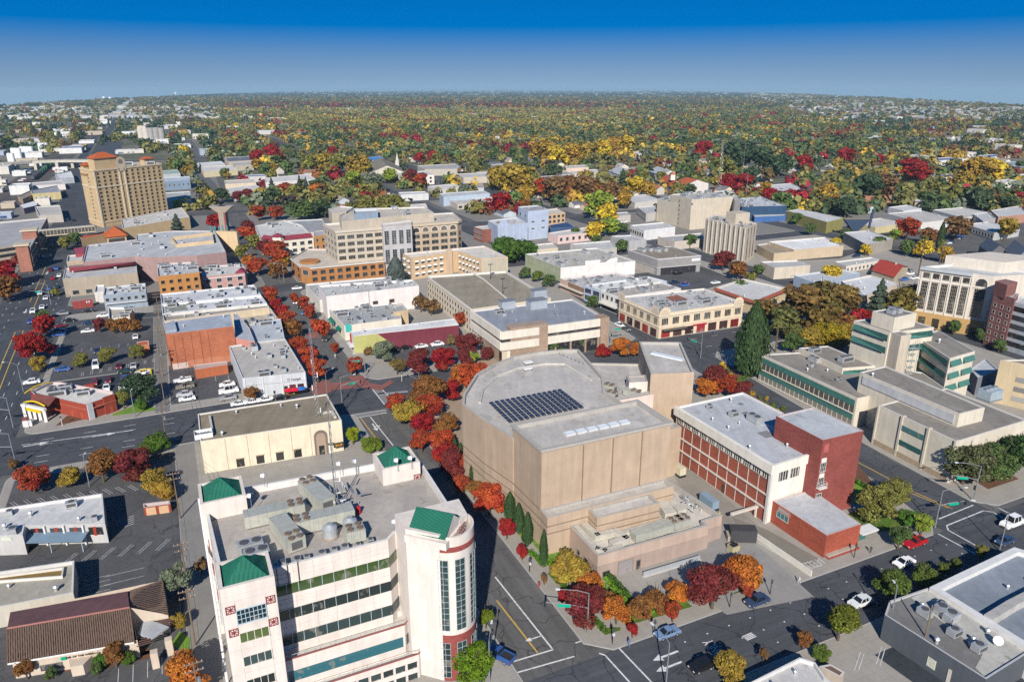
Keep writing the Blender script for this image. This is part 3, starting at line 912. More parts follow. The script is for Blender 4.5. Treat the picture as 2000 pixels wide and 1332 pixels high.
def tower(u0,u1,v0,v1,z,apex):
 c=lpoly(O,rect(u0,u1,v0,v1));inn=offset(c,.5)
 t=MB().ring(c,inn,0,z,z-.6,O.wm).build('corner_tower',O.root)
 a=lp(O,(u0+u1)/2,(v0+v1)/2,apex)
 g=MB();inn2=offset(c,.55);m1=M('seam',GREENR,dir='X',sc=.55);m2=M('seam',GREENR,dir='Y',sc=.55)
 for i in range(4):
  p,q=inn2[i],inn2[(i+1)%4]
  g.face([(p[0],p[1],z-.45),(q[0],q[1],z-.45),a],m1 if i%2==0 else m2)
 rib=M('paint',(.009,.13,.085))
 for i in range(4):
  p,q=Vector((*inn2[i],z-.45)),Vector((*inn2[(i+1)%4],z-.45))
  g.tube(p,a,.06,.06,rib,4)
  for k in range(1,10):
   s=p.lerp(q,k/10);f=1-abs(k/10-.5)*2
   g.tube(s,s.lerp(a,f*.97)if False else s+(a-(p+q)/2)*f*.98,.03,.03,rib,4)
 g.build('green_roof',t)
 return c
TW=[tower(-1,6.2,91.4,98,26,28.3),tower(-2.1,5,115.6,122.8,26,28.3),tower(27.9,34.9,114.3,121,26,28.3)]
gm,fm=M('glass',GL2),M('paint',(.35,.42,.45))
def obox(name,u0,u1,v0,v1,z0,z1,m,parent=None):
 return part(O,name,lambda b:b.prism(lpoly(O,rect(u0,u1,v0,v1)),z0,z1,m,bot=True),parent)
def ribbon(v,z0,z1,u0=6.25,chamf=True,tint=GL2):
 g=M('glass',tint)
 pts=[(u0,v),(23.6+(96-v)*.4,v)]+([(25.2+(96-v)*.3,v+1.6)]if chamf else[])
 mb=MB()
 for(a,b),(c,d)in zip(pts,pts[1:]):
  n=Vector((d-b,-(c-a))).normalized()*.06
  A,B_=lp(O,a+n.x,b+n.y,0),lp(O,c+n.x,d+n.y,0)
  mb.face([(A.x,A.y,z0),(B_.x,B_.y,z0),(B_.x,B_.y,z1),(A.x,A.y,z1)],g)
 w=mb.build('window_ribbon',O.root)
 fr=MB();k=0
 L_=pts[1][0]-pts[0][0]
 for i in range(1,10):fr.prism(lpoly(O,rect(u0+L_*i/10-.04,u0+L_*i/10+.04,v-.1,v-.05)),z0,z1,fm)
 fr.prism(lpoly(O,rect(u0,u0+L_,v-.14,v-.05)),z0-.1,z0,M('paint',OW),bot=True);fr.prism(lpoly(O,rect(u0,u0+L_,v-.12,v-.05)),z1,z1+.08,M('paint',OW),bot=True)
 fr.build('frame',w)
ribbon(96,19.1,20.9,tint=(.035,.06,.02));ribbon(96,14.7,16.5);ribbon(96,10.1,12.0)
for(u,v,w)in((25.9,97.6,1.2),):
 for z in(15.6,19.9):obox('window',u-.4,u+1.2,v-.06,v,z-.9,z+.9,gm)
terr=[(6.2,93.6),(24.8,93.6),(26.6,95.4),(26.6,97.5),(6.2,95.98)]
def terrace(uv,z,name):
 c=ccw(lpoly(O,uv));t=MB().ring(c,offset(c,.3),0,z,z-.9,O.wm).face([(x,y,z-.9)for x,y in offset(c,.3)],M('concrete',(.5,.47,.43))).build(name,O.root)
 r=MB();red=M('paint',(.25,.05,.045));q=[lp(O,u,v,z+.1)for u,v in uv[:3]]
 r.path([p+Vector((0,0,.05))for p in q],.09,red)
 r.path([p+Vector((0,0,.75))for p in q],.035,M('metal',(.5,.5,.5)))
 for a,b in zip(q,q[1:]):
  n=max(1,int((b-a).length/2.2))
  for i in range(n+1):r.tube(a.lerp(b,i/n),a.lerp(b,i/n)+Vector((0,0,.75)),.03,.03,red,4)
 r.build('railing',t)
terrace(terr,9.3,'terrace')
terrace([(6.2,91.6),(26.3,91.6),(28.4,93.7),(28.4,96.5),(6.2,93.58)],4.6,'terrace')
mb=MB();v=93.54
A,B_=lp(O,6.6,v,0),lp(O,24.4,v,0);mb.face([(A.x,A.y,5.3),(B_.x,B_.y,5.3),(B_.x,B_.y,7.2),(A.x,A.y,7.2)],M('glass',(.02,.09,.11)))
A,B_=lp(O,25.0,93.76,0),lp(O,26.5,95.26,0);d=Vector((.05,-.05,0));mb.face([(A.x+.05,A.y,5.3),(B_.x+.05,B_.y,5.3),(B_.x+.05,B_.y,7.2),(A.x+.05,A.y,7.2)],gm)
mb.build('window_ribbon',O.root)
sq=win_mesh(1.7,1.35,GL2,OW)
for r_,z in((0,2.9),(1,.7),(2,-1.8)):
 for k in range(10):
  o=link('window',sq,O.root,lp(O,7.4+k*1.97,91.6,z),GA+math.pi)
  if r_:MB().box((0,.22,-.72),(1.8,.3,.1),M('paint',(.25,.05,.045))).build('window_box',o)
def ornament(u,v,z,rz,s=1.25):
 red=M('paint',(.22,.03,.035));b=MB();y=.1
 for x0,x1,z0,z1 in((-.5,.5,.42,.5),(-.5,.5,-.5,-.42),(-.5,-.42,-.5,.5),(.42,.5,-.5,.5)):b.box(((x0+x1)/2*s,y/2,(z0+z1)/2*s),((x1-x0)*s,y,(z1-z0)*s),red)
 for i in range(4):
  a=i*math.pi/4;d=Vector((math.cos(a),0,math.sin(a)))*.47*s
  b.tube(-d+Vector((0,.05,0)),d+Vector((0,.05,0)),.045*s,.045*s,red,4)
 o=b.build('red_ornament',O.root);o.location=lp(O,u,v,z);o.rotation_euler=(0,0,rz)
F=GA+math.pi
for z in(22.4,18.6):ornament(.0,91.36,z,F);ornament(5.3,91.36,z,F)
wg=win_mesh(3.9,2.3,(.012,.02,.025),(.35,.45,.5),7,3)
link('window',wg,O.root,lp(O,2.65,91.38,20.9),F)
for z,t in((17.4,(.05,.075,.02)),(13.3,GL2),(9.2,GL2),(5.1,GL2),(1,GL2)):
 link('window',win_mesh(3.9,1.7,t,OW,4),O.root,lp(O,2.65,91.38,z),F)
FL=GA+math.pi/2
for vv in(101.6,108.5):
 for z in(22.6,18.2):ornament(-1.2-(vv-98)*.03,vv,z,FL)
for vv in(104.2,):
 for z in(21,17,13):link('window',win_mesh(3,2.2,GL2,(.35,.45,.5),3,2),O.root,lp(O,-1.35,vv,z),FL)
ornament(34.2,114.24,23,F);link('window',win_mesh(2.2,2,GL2,OW),O.root,lp(O,32.4,114.26,21),F)
CU,CV,CR=32.2,92.3,3.95
BRK=M('brick',(.23,.05,.042));BRKG=M('paint',(.19,.055,.05))
DB=[(25.3,92.7),(30.2,87.8),(35.6,92.8),(30.4,97.8)]
bx=ccw(lpoly(O,[(25.6,93.0),(29.6,89.2),(35.6,92.8),(36,97.6),(25.3,97.6)]))
tb=part(O,'tower',lambda b:b.prism(bx,0,27.2,O.wm))
def arc(r,a0,a1,n):return[(CU+r*math.cos(R(a0+(a1-a0)*i/n)),CV+r*math.sin(R(a0+(a1-a0)*i/n)))for i in range(n+1)]
def shell(r,a0,a1,z0,z1,m,name,parent,n=36,thick=.3):
 o_,i_=lpoly(O,arc(r,a0,a1,n)),lpoly(O,arc(r-thick,a0,a1,n));b=MB()
 for k in range(n):
  a,c,d,e=o_[k],o_[k+1],i_[k+1],i_[k]
  b.face([(a[0],a[1],z0),(c[0],c[1],z0),(c[0],c[1],z1),(a[0],a[1],z1)],m);b.face([(a[0],a[1],z1),(c[0],c[1],z1),(d[0],d[1],z1),(e[0],e[1],z1)],m);b.face([(e[0],e[1],z0),(a[0],a[1],z0),(c[0],c[1],z0),(d[0],d[1],z0)],m)
  b.face([(e[0],e[1],z1),(d[0],d[1],z1),(d[0],d[1],z0),(e[0],e[1],z0)],m)
 return b.build(name,parent)
shell(CR,-180,60,9.0,26.8,O.wm,'round_wall',tb,48);shell(CR+.05,-180,60,0,9.0,BRK,'brick_base',tb,48);shell(CR+.06,-168,50,24.2,25.1,BRK,'brick_band',tb,40)
part(O,'tower_deck',lambda b:b.face([(x,y,25.6)for x,y in lpoly(O,arc(CR-.3,-180,180,30)[:-1])],M('roof',(.42,.39,.36))),tb)
def strip(ac,w,z0,z1):
 n=4;da=math.degrees(w/CR)/2;p=lpoly(O,arc(CR+.09,ac-da,ac+da,n));q=lpoly(O,arc(CR+.15,ac-da,ac+da,n));g=MB()
 for k in range(n):g.face([(*p[k],z0),(*p[k+1],z0),(*p[k+1],z1),(*p[k],z1)],gm)
 wo=g.build('window_strip',tb);fr=MB();rows=int((z1-z0)/1.0)
 for i in range(rows+1):
  z=z0+(z1-z0)*i/rows
  for k in range(n):fr.tube((*q[k],z),(*q[k+1],z),.035,.035,fm,4,False)
 for k in(0,n//2,n):fr.tube((*q[k],z0),(*q[k],z1),.04,.04,fm,4,False)
 fr.build('mullions',wo)
for a_ in(-124,-86,-49,-8):strip(a_,1.55,10,22.9);strip(a_,1.55,.9,7.6)
gb=ccw(lpoly(O,DB));gi=offset(gb,.35)
gt=part(O,'gable_house',lambda b:b.prism(gb,25.2,26.4,O.wm,bot=True))
E1,E2=[lp(O,*c,0)for c in((25.9,92.75),(30.2,88.4))];E3,E4=[lp(O,*c,0)for c in((34.9,92.8),(30.4,97.2))]
def gable(b):
 r0,r1=(E1+E4)/2,(E2+E3)/2
 up=lambda p,z:Vector((p.x,p.y,z))
 m=M('seam',GREENR,dir='DIAGONAL',sc=.8)
 b.face([up(E1,26.7),up(E2,26.7),up(r1,29.3),up(r0,29.3)],m);b.face([up(E3,26.7),up(E4,26.7),up(r0,29.3),up(r1,29.3)],m)
 b.face([up(E2,26.2),up(E3,26.2),up(r1,29.2)],O.wm);b.face([up(E4,26.2),up(E1,26.2),up(r0,29.2)],O.wm)
 rib=M('paint',(.009,.13,.085))
 for k in range(13):
  f=k/12;s=E1.lerp(E2,f);t=r0.lerp(r1,f);b.tube(up(s,26.73),up(t,29.33),.045,.045,rib,4)
part(O,'green_gable_roof',gable,gt)
def trel(b):
 red=M('paint',(.2,.06,.05));c=(E2+E3)/2;d=(E3-E2).normalized();nn=Vector((d.y,-d.x,0))*1.2
 for k in range(-2,3):b.tube(c+nn+d*k*.6+Vector((0,0,25.8)),c+nn+d*k*.6+Vector((0,0,28.2-abs(k)*.35)),.05,.05,red,4)
 for z in(26.2,26.9,27.5):b.tube(c+nn-d*1.3+Vector((0,0,z)),c+nn+d*1.3+Vector((0,0,z)),.05,.05,red,4)
part(O,'red_trellis',trel,gt)
jm=M('paint',(.5,.45,.41))
part(O,'panel_joints',lambda b:[b.prism(lpoly(O,rect(6.3,23.5,95.965,96.1)),z,z+.05,jm,bot=True)for z in(13.3,17.6,18.2,21.9,22.7)]and[b.prism(lpoly(O,rect(6.3+k*2.88,6.35+k*2.88,95.97,96.1)),z0,z1,jm)for k in range(1,6)for z0,z1 in((12.1,14.6),(16.6,19),(21,23.9))]and[b.prism(lpoly(O,rect(-.9,6.1,91.365,91.5)),z,z+.05,jm,bot=True)for z in(3,7.2,11.3,15.4,19.3,23.6,24.6)]and[b.prism(lpoly(O,rect(u,u+.05,91.37,91.5)),0,23.6,jm)for u in(.62,4.65)])
part(O,'downpipe',lambda b:b.tube(lp(O,-1.95,100,1),lp(O,-2.2,121,24.2),.22,.22,M('paint',(.6,.58,.56))))
zr=22.75
def hvac(u,v,L_,W2,h_,ang,label,fans=(0.0,),z=zr):
 o=thing('air_handling_unit',label,'air handler',UV(u,v,z),None,GA+ang);m=M('metal',(.56,.56,.49),.65);dk=M('paint',(.1,.1,.1))
 b=MB();b.box((0,0,h_/2+.2),(L_,W2,h_),m)
 for k in range(int(L_/1.4)):b.box((-L_/2+1.4*k+.7,0,h_/2+.2),(.06,W2+.06,h_+.04),M('metal',(.47,.47,.41),.65))
 b.build('casing',o)
 MB().box((0,0,.1),(L_*.95,W2*.9,.2),dk).build('skid',o)
 for fx in fans:
  for sx in(-1,1):
   for sy in(-1,1):MB().tube((fx+sx*.75,sy*W2*.23,h_+.2),(fx+sx*.75,sy*W2*.23,h_+.45),.5,.5,M('paint',(.16,.12,.09)),12).build('fan',o)
 MB().box((L_/2+.03,0,h_*.55),(.06,W2*.6,h_*.6),dk).build('louvre',o)
 return o
hvac(8.8,111.3,9.5,2.6,2.1,0,'long pale air handler with fans lying beside the green roofed back corner',(3.4,))
hvac(16.2,114.2,8.8,2.9,2.3,R(-76),'ribbed air handler standing next to the roof mast, fans at its far end',(-3.4,))
hvac(9.8,104.6,8.2,2.8,2.2,R(-78),'air handler with four fans at its near end in the middle of the roof',(3,))
hvac(15.9,106.1,9.4,2.7,2.2,0,'air handler with a dark louvre facing the bare part of the roof',(-3.6,))
hvac(19.4,100.2,3.0,2.6,2.0,0,'bluish grey cooling unit near the white front parapet',(.0,))
for u,v,lb in((16.0,102.4,'left one of two round cooling drums in front of the long air handler'),(19.3,102.9,'right one of two round cooling drums in front of the long air handler')):
 o=thing('cooling_drum',lb,'cooling tower',UV(u,v,zr));m=M('metal',(.5,.52,.53),.6)
 MB().tube((0,0,.3),(0,0,1.9),1.15,1.15,m,16).tube((0,0,1.9),(0,0,2.3),1.15,.5,m,16).tube((0,0,2.3),(0,0,2.5),.5,.5,m,12).build('drum',o)
 MB().tube((0,0,0),(0,0,.3),1.25,1.25,M('paint',(.3,.24,.2)),16).build('plinth',o)
for u,v in((4.2,104.0),(4.8,101.4)):ac_unit(UV(u,v,zr),'left end of the green roofed office roof',1,GA+.05,1.0)
for k in range(8):ac_unit(UV(8+k*1.9+rnd.uniform(-.3,.3),97.8+rnd.uniform(-.3,.5),zr),'front edge of the green roofed office roof',2,None,rnd.uniform(.7,1.1))
o=thing('pipe_rack','tangle of pipes, drums and a blue and a red tank behind the air handlers','pipework',UV(20.2,110.6,zr),None,GA)
pm=[M('metal',(.45,.5,.55)),M('metal',(.3,.33,.36)),M('paint',(.55,.56,.56))]
for k in range(26):
 a=Vector((rnd.uniform(-2.3,2.3),rnd.uniform(-3.2,3.2),rnd.uniform(.3,2.2)));d=rnd.choice((Vector((1,0,0)),Vector((0,1,0)),Vector((0,0,-1))))*rnd.uniform(.8,2.4)
 b=a+d;b.z=max(.05,b.z);MB().tube(a,b,rnd.choice((.08,.14,.25)),.1,pm[k%3],7).build('pipe',o)
for x,c in((.3,(.03,.25,.6)),(1.5,(.45,.02,.03))):MB().tube((x,-3.4,.1),(x,-3.4,1.3),.4,.4,M('paint',c),12).build('tank',o)
antenna_mast(UV(18.6,109.5,zr),19,'thin lattice radio mast in the middle of the green roofed office roof',.32,14,2)
def roof_antenna(u,v,z,label,h=2.6):
 o=thing('roof_antenna',label,'antenna',UV(u,v,z));m=M('metal',(.4,.4,.42))
 MB().tube((0,0,0),(0,0,h),.05,.04,m,6).build('mast',o);MB().tube((0,0,h*.85),(-.5,-.25,h*.9),.45,.3,M('paint',(.65,.65,.66)),12).build('dish',o);MB().tube((-.6,.1,h),(.6,.1,h),.03,.03,m,4).build('bar',o)
for i,(u,v,z)in enumerate(((8.5,120.6,24),(21.4,119.3,24),(24.2,119,24),(30.5,113.6,25.4),(33,113.4,25.4),(5.6,114.6,24),(25.6,98.6,23))):
 roof_antenna(u,v,z,['dish on a short mast beside the back green roof','white dish halfway along the back parapet','antenna on the back parapet nearest the right green roof','bar antenna before the right green roof','round dish before the right green roof','dish pole by the back left green roof','round dish at the gable roofed tower'][i])
for u in(6.9,8.4,9.9):o=thing('rod_antenna','thin dark rod antenna hung over the white front parapet','antenna',UV(u,95.8,20.6),'rod antennas on the front parapet');MB().tube((0,0,0),(0,0,4.6),.06,.05,DARK,5).build('rod',o);MB().tube((-.3,0,4.2),(.3,0,4.2),.04,.04,DARK,4).build('bar',o)
# ---- the tan theatre
TAN,TAN2,RG=(.40,.305,.222),(.36,.28,.22),(.44,.415,.385)
curve=[(56.3,148.6),(58.8,154.3),(66.7,165.3),(74.0,170.1),(81.0,173.2),(89.0,173.7),(96.4,172.4),(100.5,170.5)]
T=uvb('theatre','huge windowless tan theatre with a fly tower, curved front and solar panels on top','theatre',[(59.6,127.4)]+[(91.2,127.4),(91,141),(96,150)]+curve[::-1]+[(57.4,138)],19.5,TAN,RG,par=.9,wt=.6,cope=M('concrete',(.37,.35,.32)))
def tblock(name,uv,z,par=.7,wc=TAN,z0=0,rc=RG,wt=.6,parent=None):
 c=ccw(lpoly(T,uv));i_=offset(c,wt);foot([tuple(UV(u,v)[:2])for u,v in uv])
 w=MB().ring(c,i_,z0,z,z-par-.03,M('wall',wc),M('concrete',(.37,.35,.32))).build(name,parent or T.root)
 MB().face([(x,y,z-par)for x,y in i_],M('roof',rc,stain=.35)).build('roof',w);return w
fly=tblock('fly_tower',[(60.2,115.2),(91.1,114.8),(91.2,127.6),(59.8,127.8)],22.3)
tblock('stair_tower',[(104.1,140.6),(114.8,137),(126.2,157.4),(115.7,162.8)],22)
tblock('side_wing',[(91.2,127.5),(104.5,127.5),(104.2,141.5),(91.4,141.5)],13,rc=(.4,.38,.36))
tblock('upper_hall',[(91.5,141.2),(104.5,140.6),(116,162),(100.7,170.3),(92,152)],15.5,.5,(.5,.42,.37))
tblock('pink_wall',[(90.5,140.6),(105,140),(105.3,142.2),(90.7,142.4)],16.6,.1,(.62,.5,.44))
tblock('penthouse',[(101.5,146),(106.3,144.3),(108.6,148.5),(103.5,150.4)],18.2,.3,(.62,.54,.5))
tblock('low_hall',[(60.0,111.9),(90.6,111.4),(90.7,114.9),(60.1,115.3)],8.8,.6)
tblock('low_hall',[(69.3,108.2),(84.2,107.6),(84.3,111.6),(69.4,112.1)],8.4,.6,rc=(.46,.44,.42))
tblock('service_wing',[(65.0,100.6),(91,100),(91.2,101.6),(96,101.8),(94.6,118),(90.8,118),(65.2,111.8)],5.6,1.3,(.42,.32,.26),rc=(.5,.46,.41))
def bandring(b,uv,zs,out=.05):
 c=ccw(lpoly(T,uv));o_=offset(c,-out);m=M('paint',(.22,.16,.12));n=len(c)
 for z in zs:
  for k in range(n):
   a,d=o_[k],o_[(k+1)%n];b.face([(*a,z),(*d,z),(*d,z+.28),(*a,z+.28)],m)
part(T,'dark_reveals',lambda b:(bandring(b,[(60.0,111.9),(90.6,111.4),(90.7,114.9),(60.1,115.3)],(6.6,4.9)),bandring(b,[(69.3,108.2),(84.2,107.6),(84.3,111.6),(69.4,112.1)],(6.4,4.9)),bandring(b,[(59.6,127.4),(60.1,115.4),(60.2,115.2),(66,127),(66,150),(56.3,148.6),(57.4,138)],(8.6,6.5,4.8))))
part(T,'joint_lines',lambda b:[b.prism(lpoly(T,rect(u,u+.12,114.6,114.9)),8.8,21.6,M('paint',(.24,.18,.135)))for u in(69.5,76.6,83.8)])
part(T,'cornice',lambda b:[b.face([(x,y,0)for x,y in()],O.wm)for _ in()]or b.ring(offset(ccw(lpoly(T,[(60.2,115.2),(91.1,114.8),(91.2,127.6),(59.8,127.8)])),-.35),offset(ccw(lpoly(T,[(60.2,115.2),(91.1,114.8),(91.2,127.6),(59.8,127.8)])),.5),21.9,22.45,22.3,M('paint',(.36,.34,.31))))
part(T,'base_course',lambda b:b.prism(ccw(lpoly(T,[(64.92,100.5),(91.1,99.9),(91.3,101.5),(96.1,101.7),(96,104),(65,104)])),0,3.3,M('wall',(.33,.255,.22))))
tw=lambda nm,u,v,z,w,h,g,rz_,**k:link(nm,win_mesh(w,h,g,k.get('fr',(.2,.17,.15)),k.get('nx',1),k.get('nz',1)),T.root,lp(T,u,v,z),GA+rz_)
tw('roller_door',71.3,100.32,1.5,3.4,2.9,(.2,.19,.2),math.pi,nz=6);tw('door',74.2,100.22,1.15,.95,2.2,(.05,.05,.05),math.pi)
tw('window',66.9,100.4,1.2,1.6,1.3,GLASS,math.pi);tw('window',64.86,104.5,2,1.5,1.3,GLASS,math.pi/2);tw('window',64.86,107.5,2,1.0,1.2,GLASS,math.pi/2)
def solar(i,j):
 o=link('solar_panel',SOLM,None,UV(62.9+i*1.42+j*.03,136.2+j*1.5,19.1),GA)
 tag(o,'tilted dark blue solar panel in the field of panels on the theatre roof','solar panel','solar panels on the theatre roof');return o
sm=MB();pv=M('paint',(.016,.026,.06),.12);fr=M('metal',(.55,.55,.56))
sm.face([(-.5,-.73,.1),(.5,-.73,.1),(.5,.73,.22),(-.5,.73,.22)],pv)
for x in(-.2,.2):sm.tube((x,-.7,.11),(x,.7,.225),.012,.012,fr,4)
for y,z in((-.73,.1),(.73,.22)):sm.tube((-.5,y,z),(.5,y,z),.02,.02,fr,4)
for x in(-.5,.5):sm.tube((x,.65,-.5),(x,.65,.33),.03,.03,fr,4)
SOLM=sm.mesh('solar_panel')
for i in range(14):
 for j in range(8):solar(i,j)
for k in range(6):
 o=link('skylight',None or MB().prism([(-1.15,-.75),(1.15,-.75),(1.15,.75),(-1.15,.75)],0,.45,M('paint',(.5,.52,.54))).face([(-1.05,-.65,.5),(1.05,-.65,.5),(1.05,.65,.5),(-1.05,.65,.5)],M('paint',(.66,.7,.74),.2)).mesh('skylight'),None,UV(69.3+k*2.65,120.2-k*.05,21.62),GA)
 tag(o,'raised white skylight in the row of six on the fly tower roof','skylight','skylights on the fly tower')
for u,v in((80.6,163.2),(82.8,167.2)):o=thing('roof_hatch','low white smoke hatch on the curved theatre roof, '+('nearer' if v<165 else 'farther')+' of the two','roof hatch',UV(u,v,18.6),None,GA);MB().box((0,0,.9),(2.4,1.5,.25),M('paint',(.7,.69,.66))).build('lid',o);MB().box((0,0,.4),(1.9,1.1,.8),M('metal',(.4,.4,.4))).build('frame',o)
o=link('skylight',MB().prism([(-.8,-4.6),(.8,-4.6),(.8,4.6),(-.8,4.6)],0,.4,M('paint',(.6,.64,.68),.2)).mesh('skylight'),None,UV(116.5,150.5,21.3),GA+R(28));tag(o,'long narrow skylight on the separate stair tower of the theatre','skylight')
part(T,'inner_kerb',lambda b:b.path([lp(T,*c,18.8)for c in((61,149),(65,156.5),(71.5,162.5),(79,165.6),(87,165.4),(92,163),(92.5,150))],.35,M('wall',(.44,.42,.38)),6))
for k in range(7):
 a=lp(T,94.2+.35*k,170.6-1.6*k,19.4);part(T,'stay',lambda b:b.tube(a,a+Vector((1.7,.2,-2.6)),.1,.1,M('paint',(.2,.2,.2)),5))
def duct(label,pts,w,h_,z,cross=True):
 o=thing('air_duct',label,'air duct',UV(*pts[0],z),None,0);m=M('metal',(.66,.63,.55),.7);mb=MB();o0=o.location
 for a,b in zip(pts,pts[1:]):
  A,B_=UV(*a,0),UV(*b,0);c=(A+B_)/2;d=B_-A
  mb.box((c.x-o0.x,c.y-o0.y,h_/2+.25),(d.length+w*.6,w,h_),m,math.atan2(d.y,d.x))
 mb.build('casing',o);sup=MB();L_=MB()
 for a,b in zip(pts,pts[1:]):
  n=max(1,int((Vector(a)-Vector(b)).length/1.6))
  for k in range(n+1):
   p=UV(a[0]+(b[0]-a[0])*k/n,a[1]+(b[1]-a[1])*k/n,0)-Vector((o0.x,o0.y,0));d=UV(*b,0)-UV(*a,0)
   sup.box((p.x,p.y,h_/2+.25),(.07,w+.05,h_+.05),M('metal',(.5,.47,.4),.7),math.atan2(d.y,d.x))
 sup.build('flanges',o);return o
Z5=4.35
duct('bent white duct along the left parapet of the theatre service wing',[(66.3,111),(66.3,103),(67.3,101.8),(71,101.6)],1.2,1.0,Z5)
duct('white duct stepping down beside the left parapet, second one in',[(68.3,111),(68.6,106.8),(72,106.6)],1.3,1.1,Z5)
duct('short white duct crossing the middle of the service wing roof',[(72.6,106.6),(73.4,103.4),(70,103.3)],1.4,1.2,Z5)
duct('long low white duct under the wall of the low hall',[(72.5,105.6),(88.5,105.3)],1.3,.9,Z5)
duct('white box duct at the right end of the service wing',[(86.5,107.2),(87.2,110.4)],2.6,1.5,Z5)
duct('white duct box lying right of the low hall',[(89.4,107.2),(89.7,110.2)],2.0,1.3,Z5)
hvac(79.5,103.5,9.2,2.3,1.7,0,'long grey air handler on the theatre service wing roof',(),Z5);hvac(86.6,104,4.2,2.6,1.6,0,'rust coloured fan bank at the end of the long air handler',(-.9,.9),Z5)
o=thing('pipe_rack','cluster of white pipes and valves on the right of the service wing roof','pipework',UV(93,108,Z5),None,GA)
for k in range(18):
 a=Vector((rnd.uniform(-1.5,1.5),rnd.uniform(-2.5,2.5),rnd.uniform(.3,1.6)));MB().tube(a,a+rnd.choice((Vector((1,0,0)),Vector((0,1.4,0)),Vector((0,0,-1)))),.1,.1,pm[(k+2)%3],6).build('pipe',o)
for u,v,L_,lb in((95.5,146.5,5,'grey air handler nearest the pink parapet on the theatre roof'),(97.5,151,6,'second grey air handler on the theatre side roof'),(101.5,144.6,4,'cream air handler beside the small penthouse on the theatre')):hvac(u,v,L_,2.2,1.5,R(-62),lb,(1.2,),15.0)
duct('white duct bend beside the curved theatre roof',[(93.5,156),(95.3,152.3)],1.6,1.2,15.0)
# ---- the red brick office with the white band
BR,WH=(.27,.075,.045),(.66,.63,.56)
Bk=uvb('brick_office_building','red brick office block with a white fascia band, grey roof and taller brick tower','office building',[(108.8,135.1),(108.8,101.9),(120.5,102.4),(130.2,121),(130.2,135.4)],14.4,WH,(.40,.42,.45),par=.5,wk='wall',stain=.4)
for i in(0,):
 bp=M('brick',BR);wp=M('paint',(.55,.52,.47))
 Bk.band(0,.0,10.2,bp,'brick_panel',.01,.99,.06)
 for z in(3.4,6.7):Bk.band(0,z,z+.28,wp,'ledge',.01,.99,.42)
 Bk.band(0,10.2,10.3,M('paint',(.1,.09,.08)),'painted_shadow_gap',0,1,.1)  # raised dark strip; the shade of a gap is put into its colour
 Bk.band(0,12.3,14.45,M('wall',WH),'fascia',-.01,1.012,.75);Bk.band(1,12.3,14.45,M('wall',WH),'fascia',-.0,1.0,.35)
 for k in range(11):Bk.band(0,0.1,10.2,wp,'rib',k/10*.985+.005,k/10*.985+.0085,.16)
 for g in range(11):
  for k in range(4):Bk.band(0,10.45,12.2,M('glass',(.02,.02,.022)),'window',g/11+.012+k*.019,g/11+.012+k*.019+.009,.05)
 for k in range(2):Bk.band(1,9.8,12.0,M('glass',GLASS),'window',.18+k*.3,.4+k*.3,.05)
 for k in range(8):Bk.band(1,9.8,12.0,M('paint',(.5,.48,.43)),'mullion',.2+k*.065,.215+k*.065,.1)
 Bk.band(0,0,14.3,M('paint',(.5,.48,.45)),'corner_pier',.985,1.005,.5);Bk.band(0,.1,2.4,M('paint',(.09,.05,.03)),'door',.56,.595,.12)
for f in(.38,.47,.6,.74,.82):Bk.band(0,3.0,3.6,M('paint',(.35,.5,.72)),'stall_sign',f,f+.008,.2)
bt=uvb('x','x','x',[(119.0,99),(130.6,98.6),(130.2,112.5),(118.9,112.5)],19.4,(.21,.05,.04),(.42,.44,.46),par=.3,wk='brick')
def absorb(B,into,nm):
 """a block built as above becomes a part of a larger building"""
 w=B.wall;w.name=nm;w.data.name=nm
 for ch in list(B.root.children):
  off=B.root.location-into.root.location
  ch.location=ch.location+off;ch.parent=into.root
 bpy.data.objects.remove(B.root)
 for ch in(B.roof,):pass
 return w
for z,hh in((12.7,2.3),(9.0,2.5),(5.4,1.8)):
 bt.windows(0,1,1,z-hh/2,z+hh/2,.9,.95,(.015,.016,.02),(.45,.43,.4),.03,.17,3,2)
bt.band(0,13.9,14.9,M('paint',(.6,.58,.52)),'panel',.04,.16,.1);bt.band(0,10.2,11.2,M('paint',(.6,.58,.52)),'panel',.04,.16,.1);bt.band(0,16.2,18.2,M('paint',(.38,.1,.1)),'faded_patch',.06,.17,.05)
part(bt,'balcony',lambda b:[b.path([bt.at(0,.01,8+z,0),bt.at(0,.01,8+z,1),bt.at(0,.2,8+z,1),bt.at(0,.2,8+z,0)],.05,M('paint',(.6,.58,.54)),5)for z in(0,.5,1)]and b.box(bt.at(0,.105,7.85,.5),(2.2,1,.15),M('paint',(.6,.58,.54)),GA))
absorb(bt,Bk,'brick_tower')
bl=uvb('x','x','x',[(110.0,102),(110.3,87.4),(119.9,87.4),(121,99),(119,101.8)],5.4,(.29,.065,.035),(.43,.44,.46),par=.15,wk='brick')
bl.windows(0,1,1,2.4,4.0,.9,.9,(.05,.16,.17),(.4,.38,.35),.1,.34,3);bl.windows(0,1,1,4.2,5.1,.9,.9,(.25,.23,.22),(.4,.2,.15),.12,.36)
bl.band(1,.4,.9,M('concrete',(.35,.3,.25)),'planter',.05,.85,.8);bl.band(1,0,.5,M('paint',(.26,.05,.04)),'planter_face',.05,.95,.95)
absorb(bl,Bk,'low_wing')
part(Bk,'entrance_canopy',lambda b:b.prism(lpoly(Bk,rect(119.9,124.5,86.5,89)),3.1,3.4,M('paint',(.6,.6,.58)),bot=True));part(Bk,'entrance_door',lambda b:b.prism(lpoly(Bk,rect(120,123.6,88.6,89.2)),0,3.1,M('glass',(.03,.12,.12))))
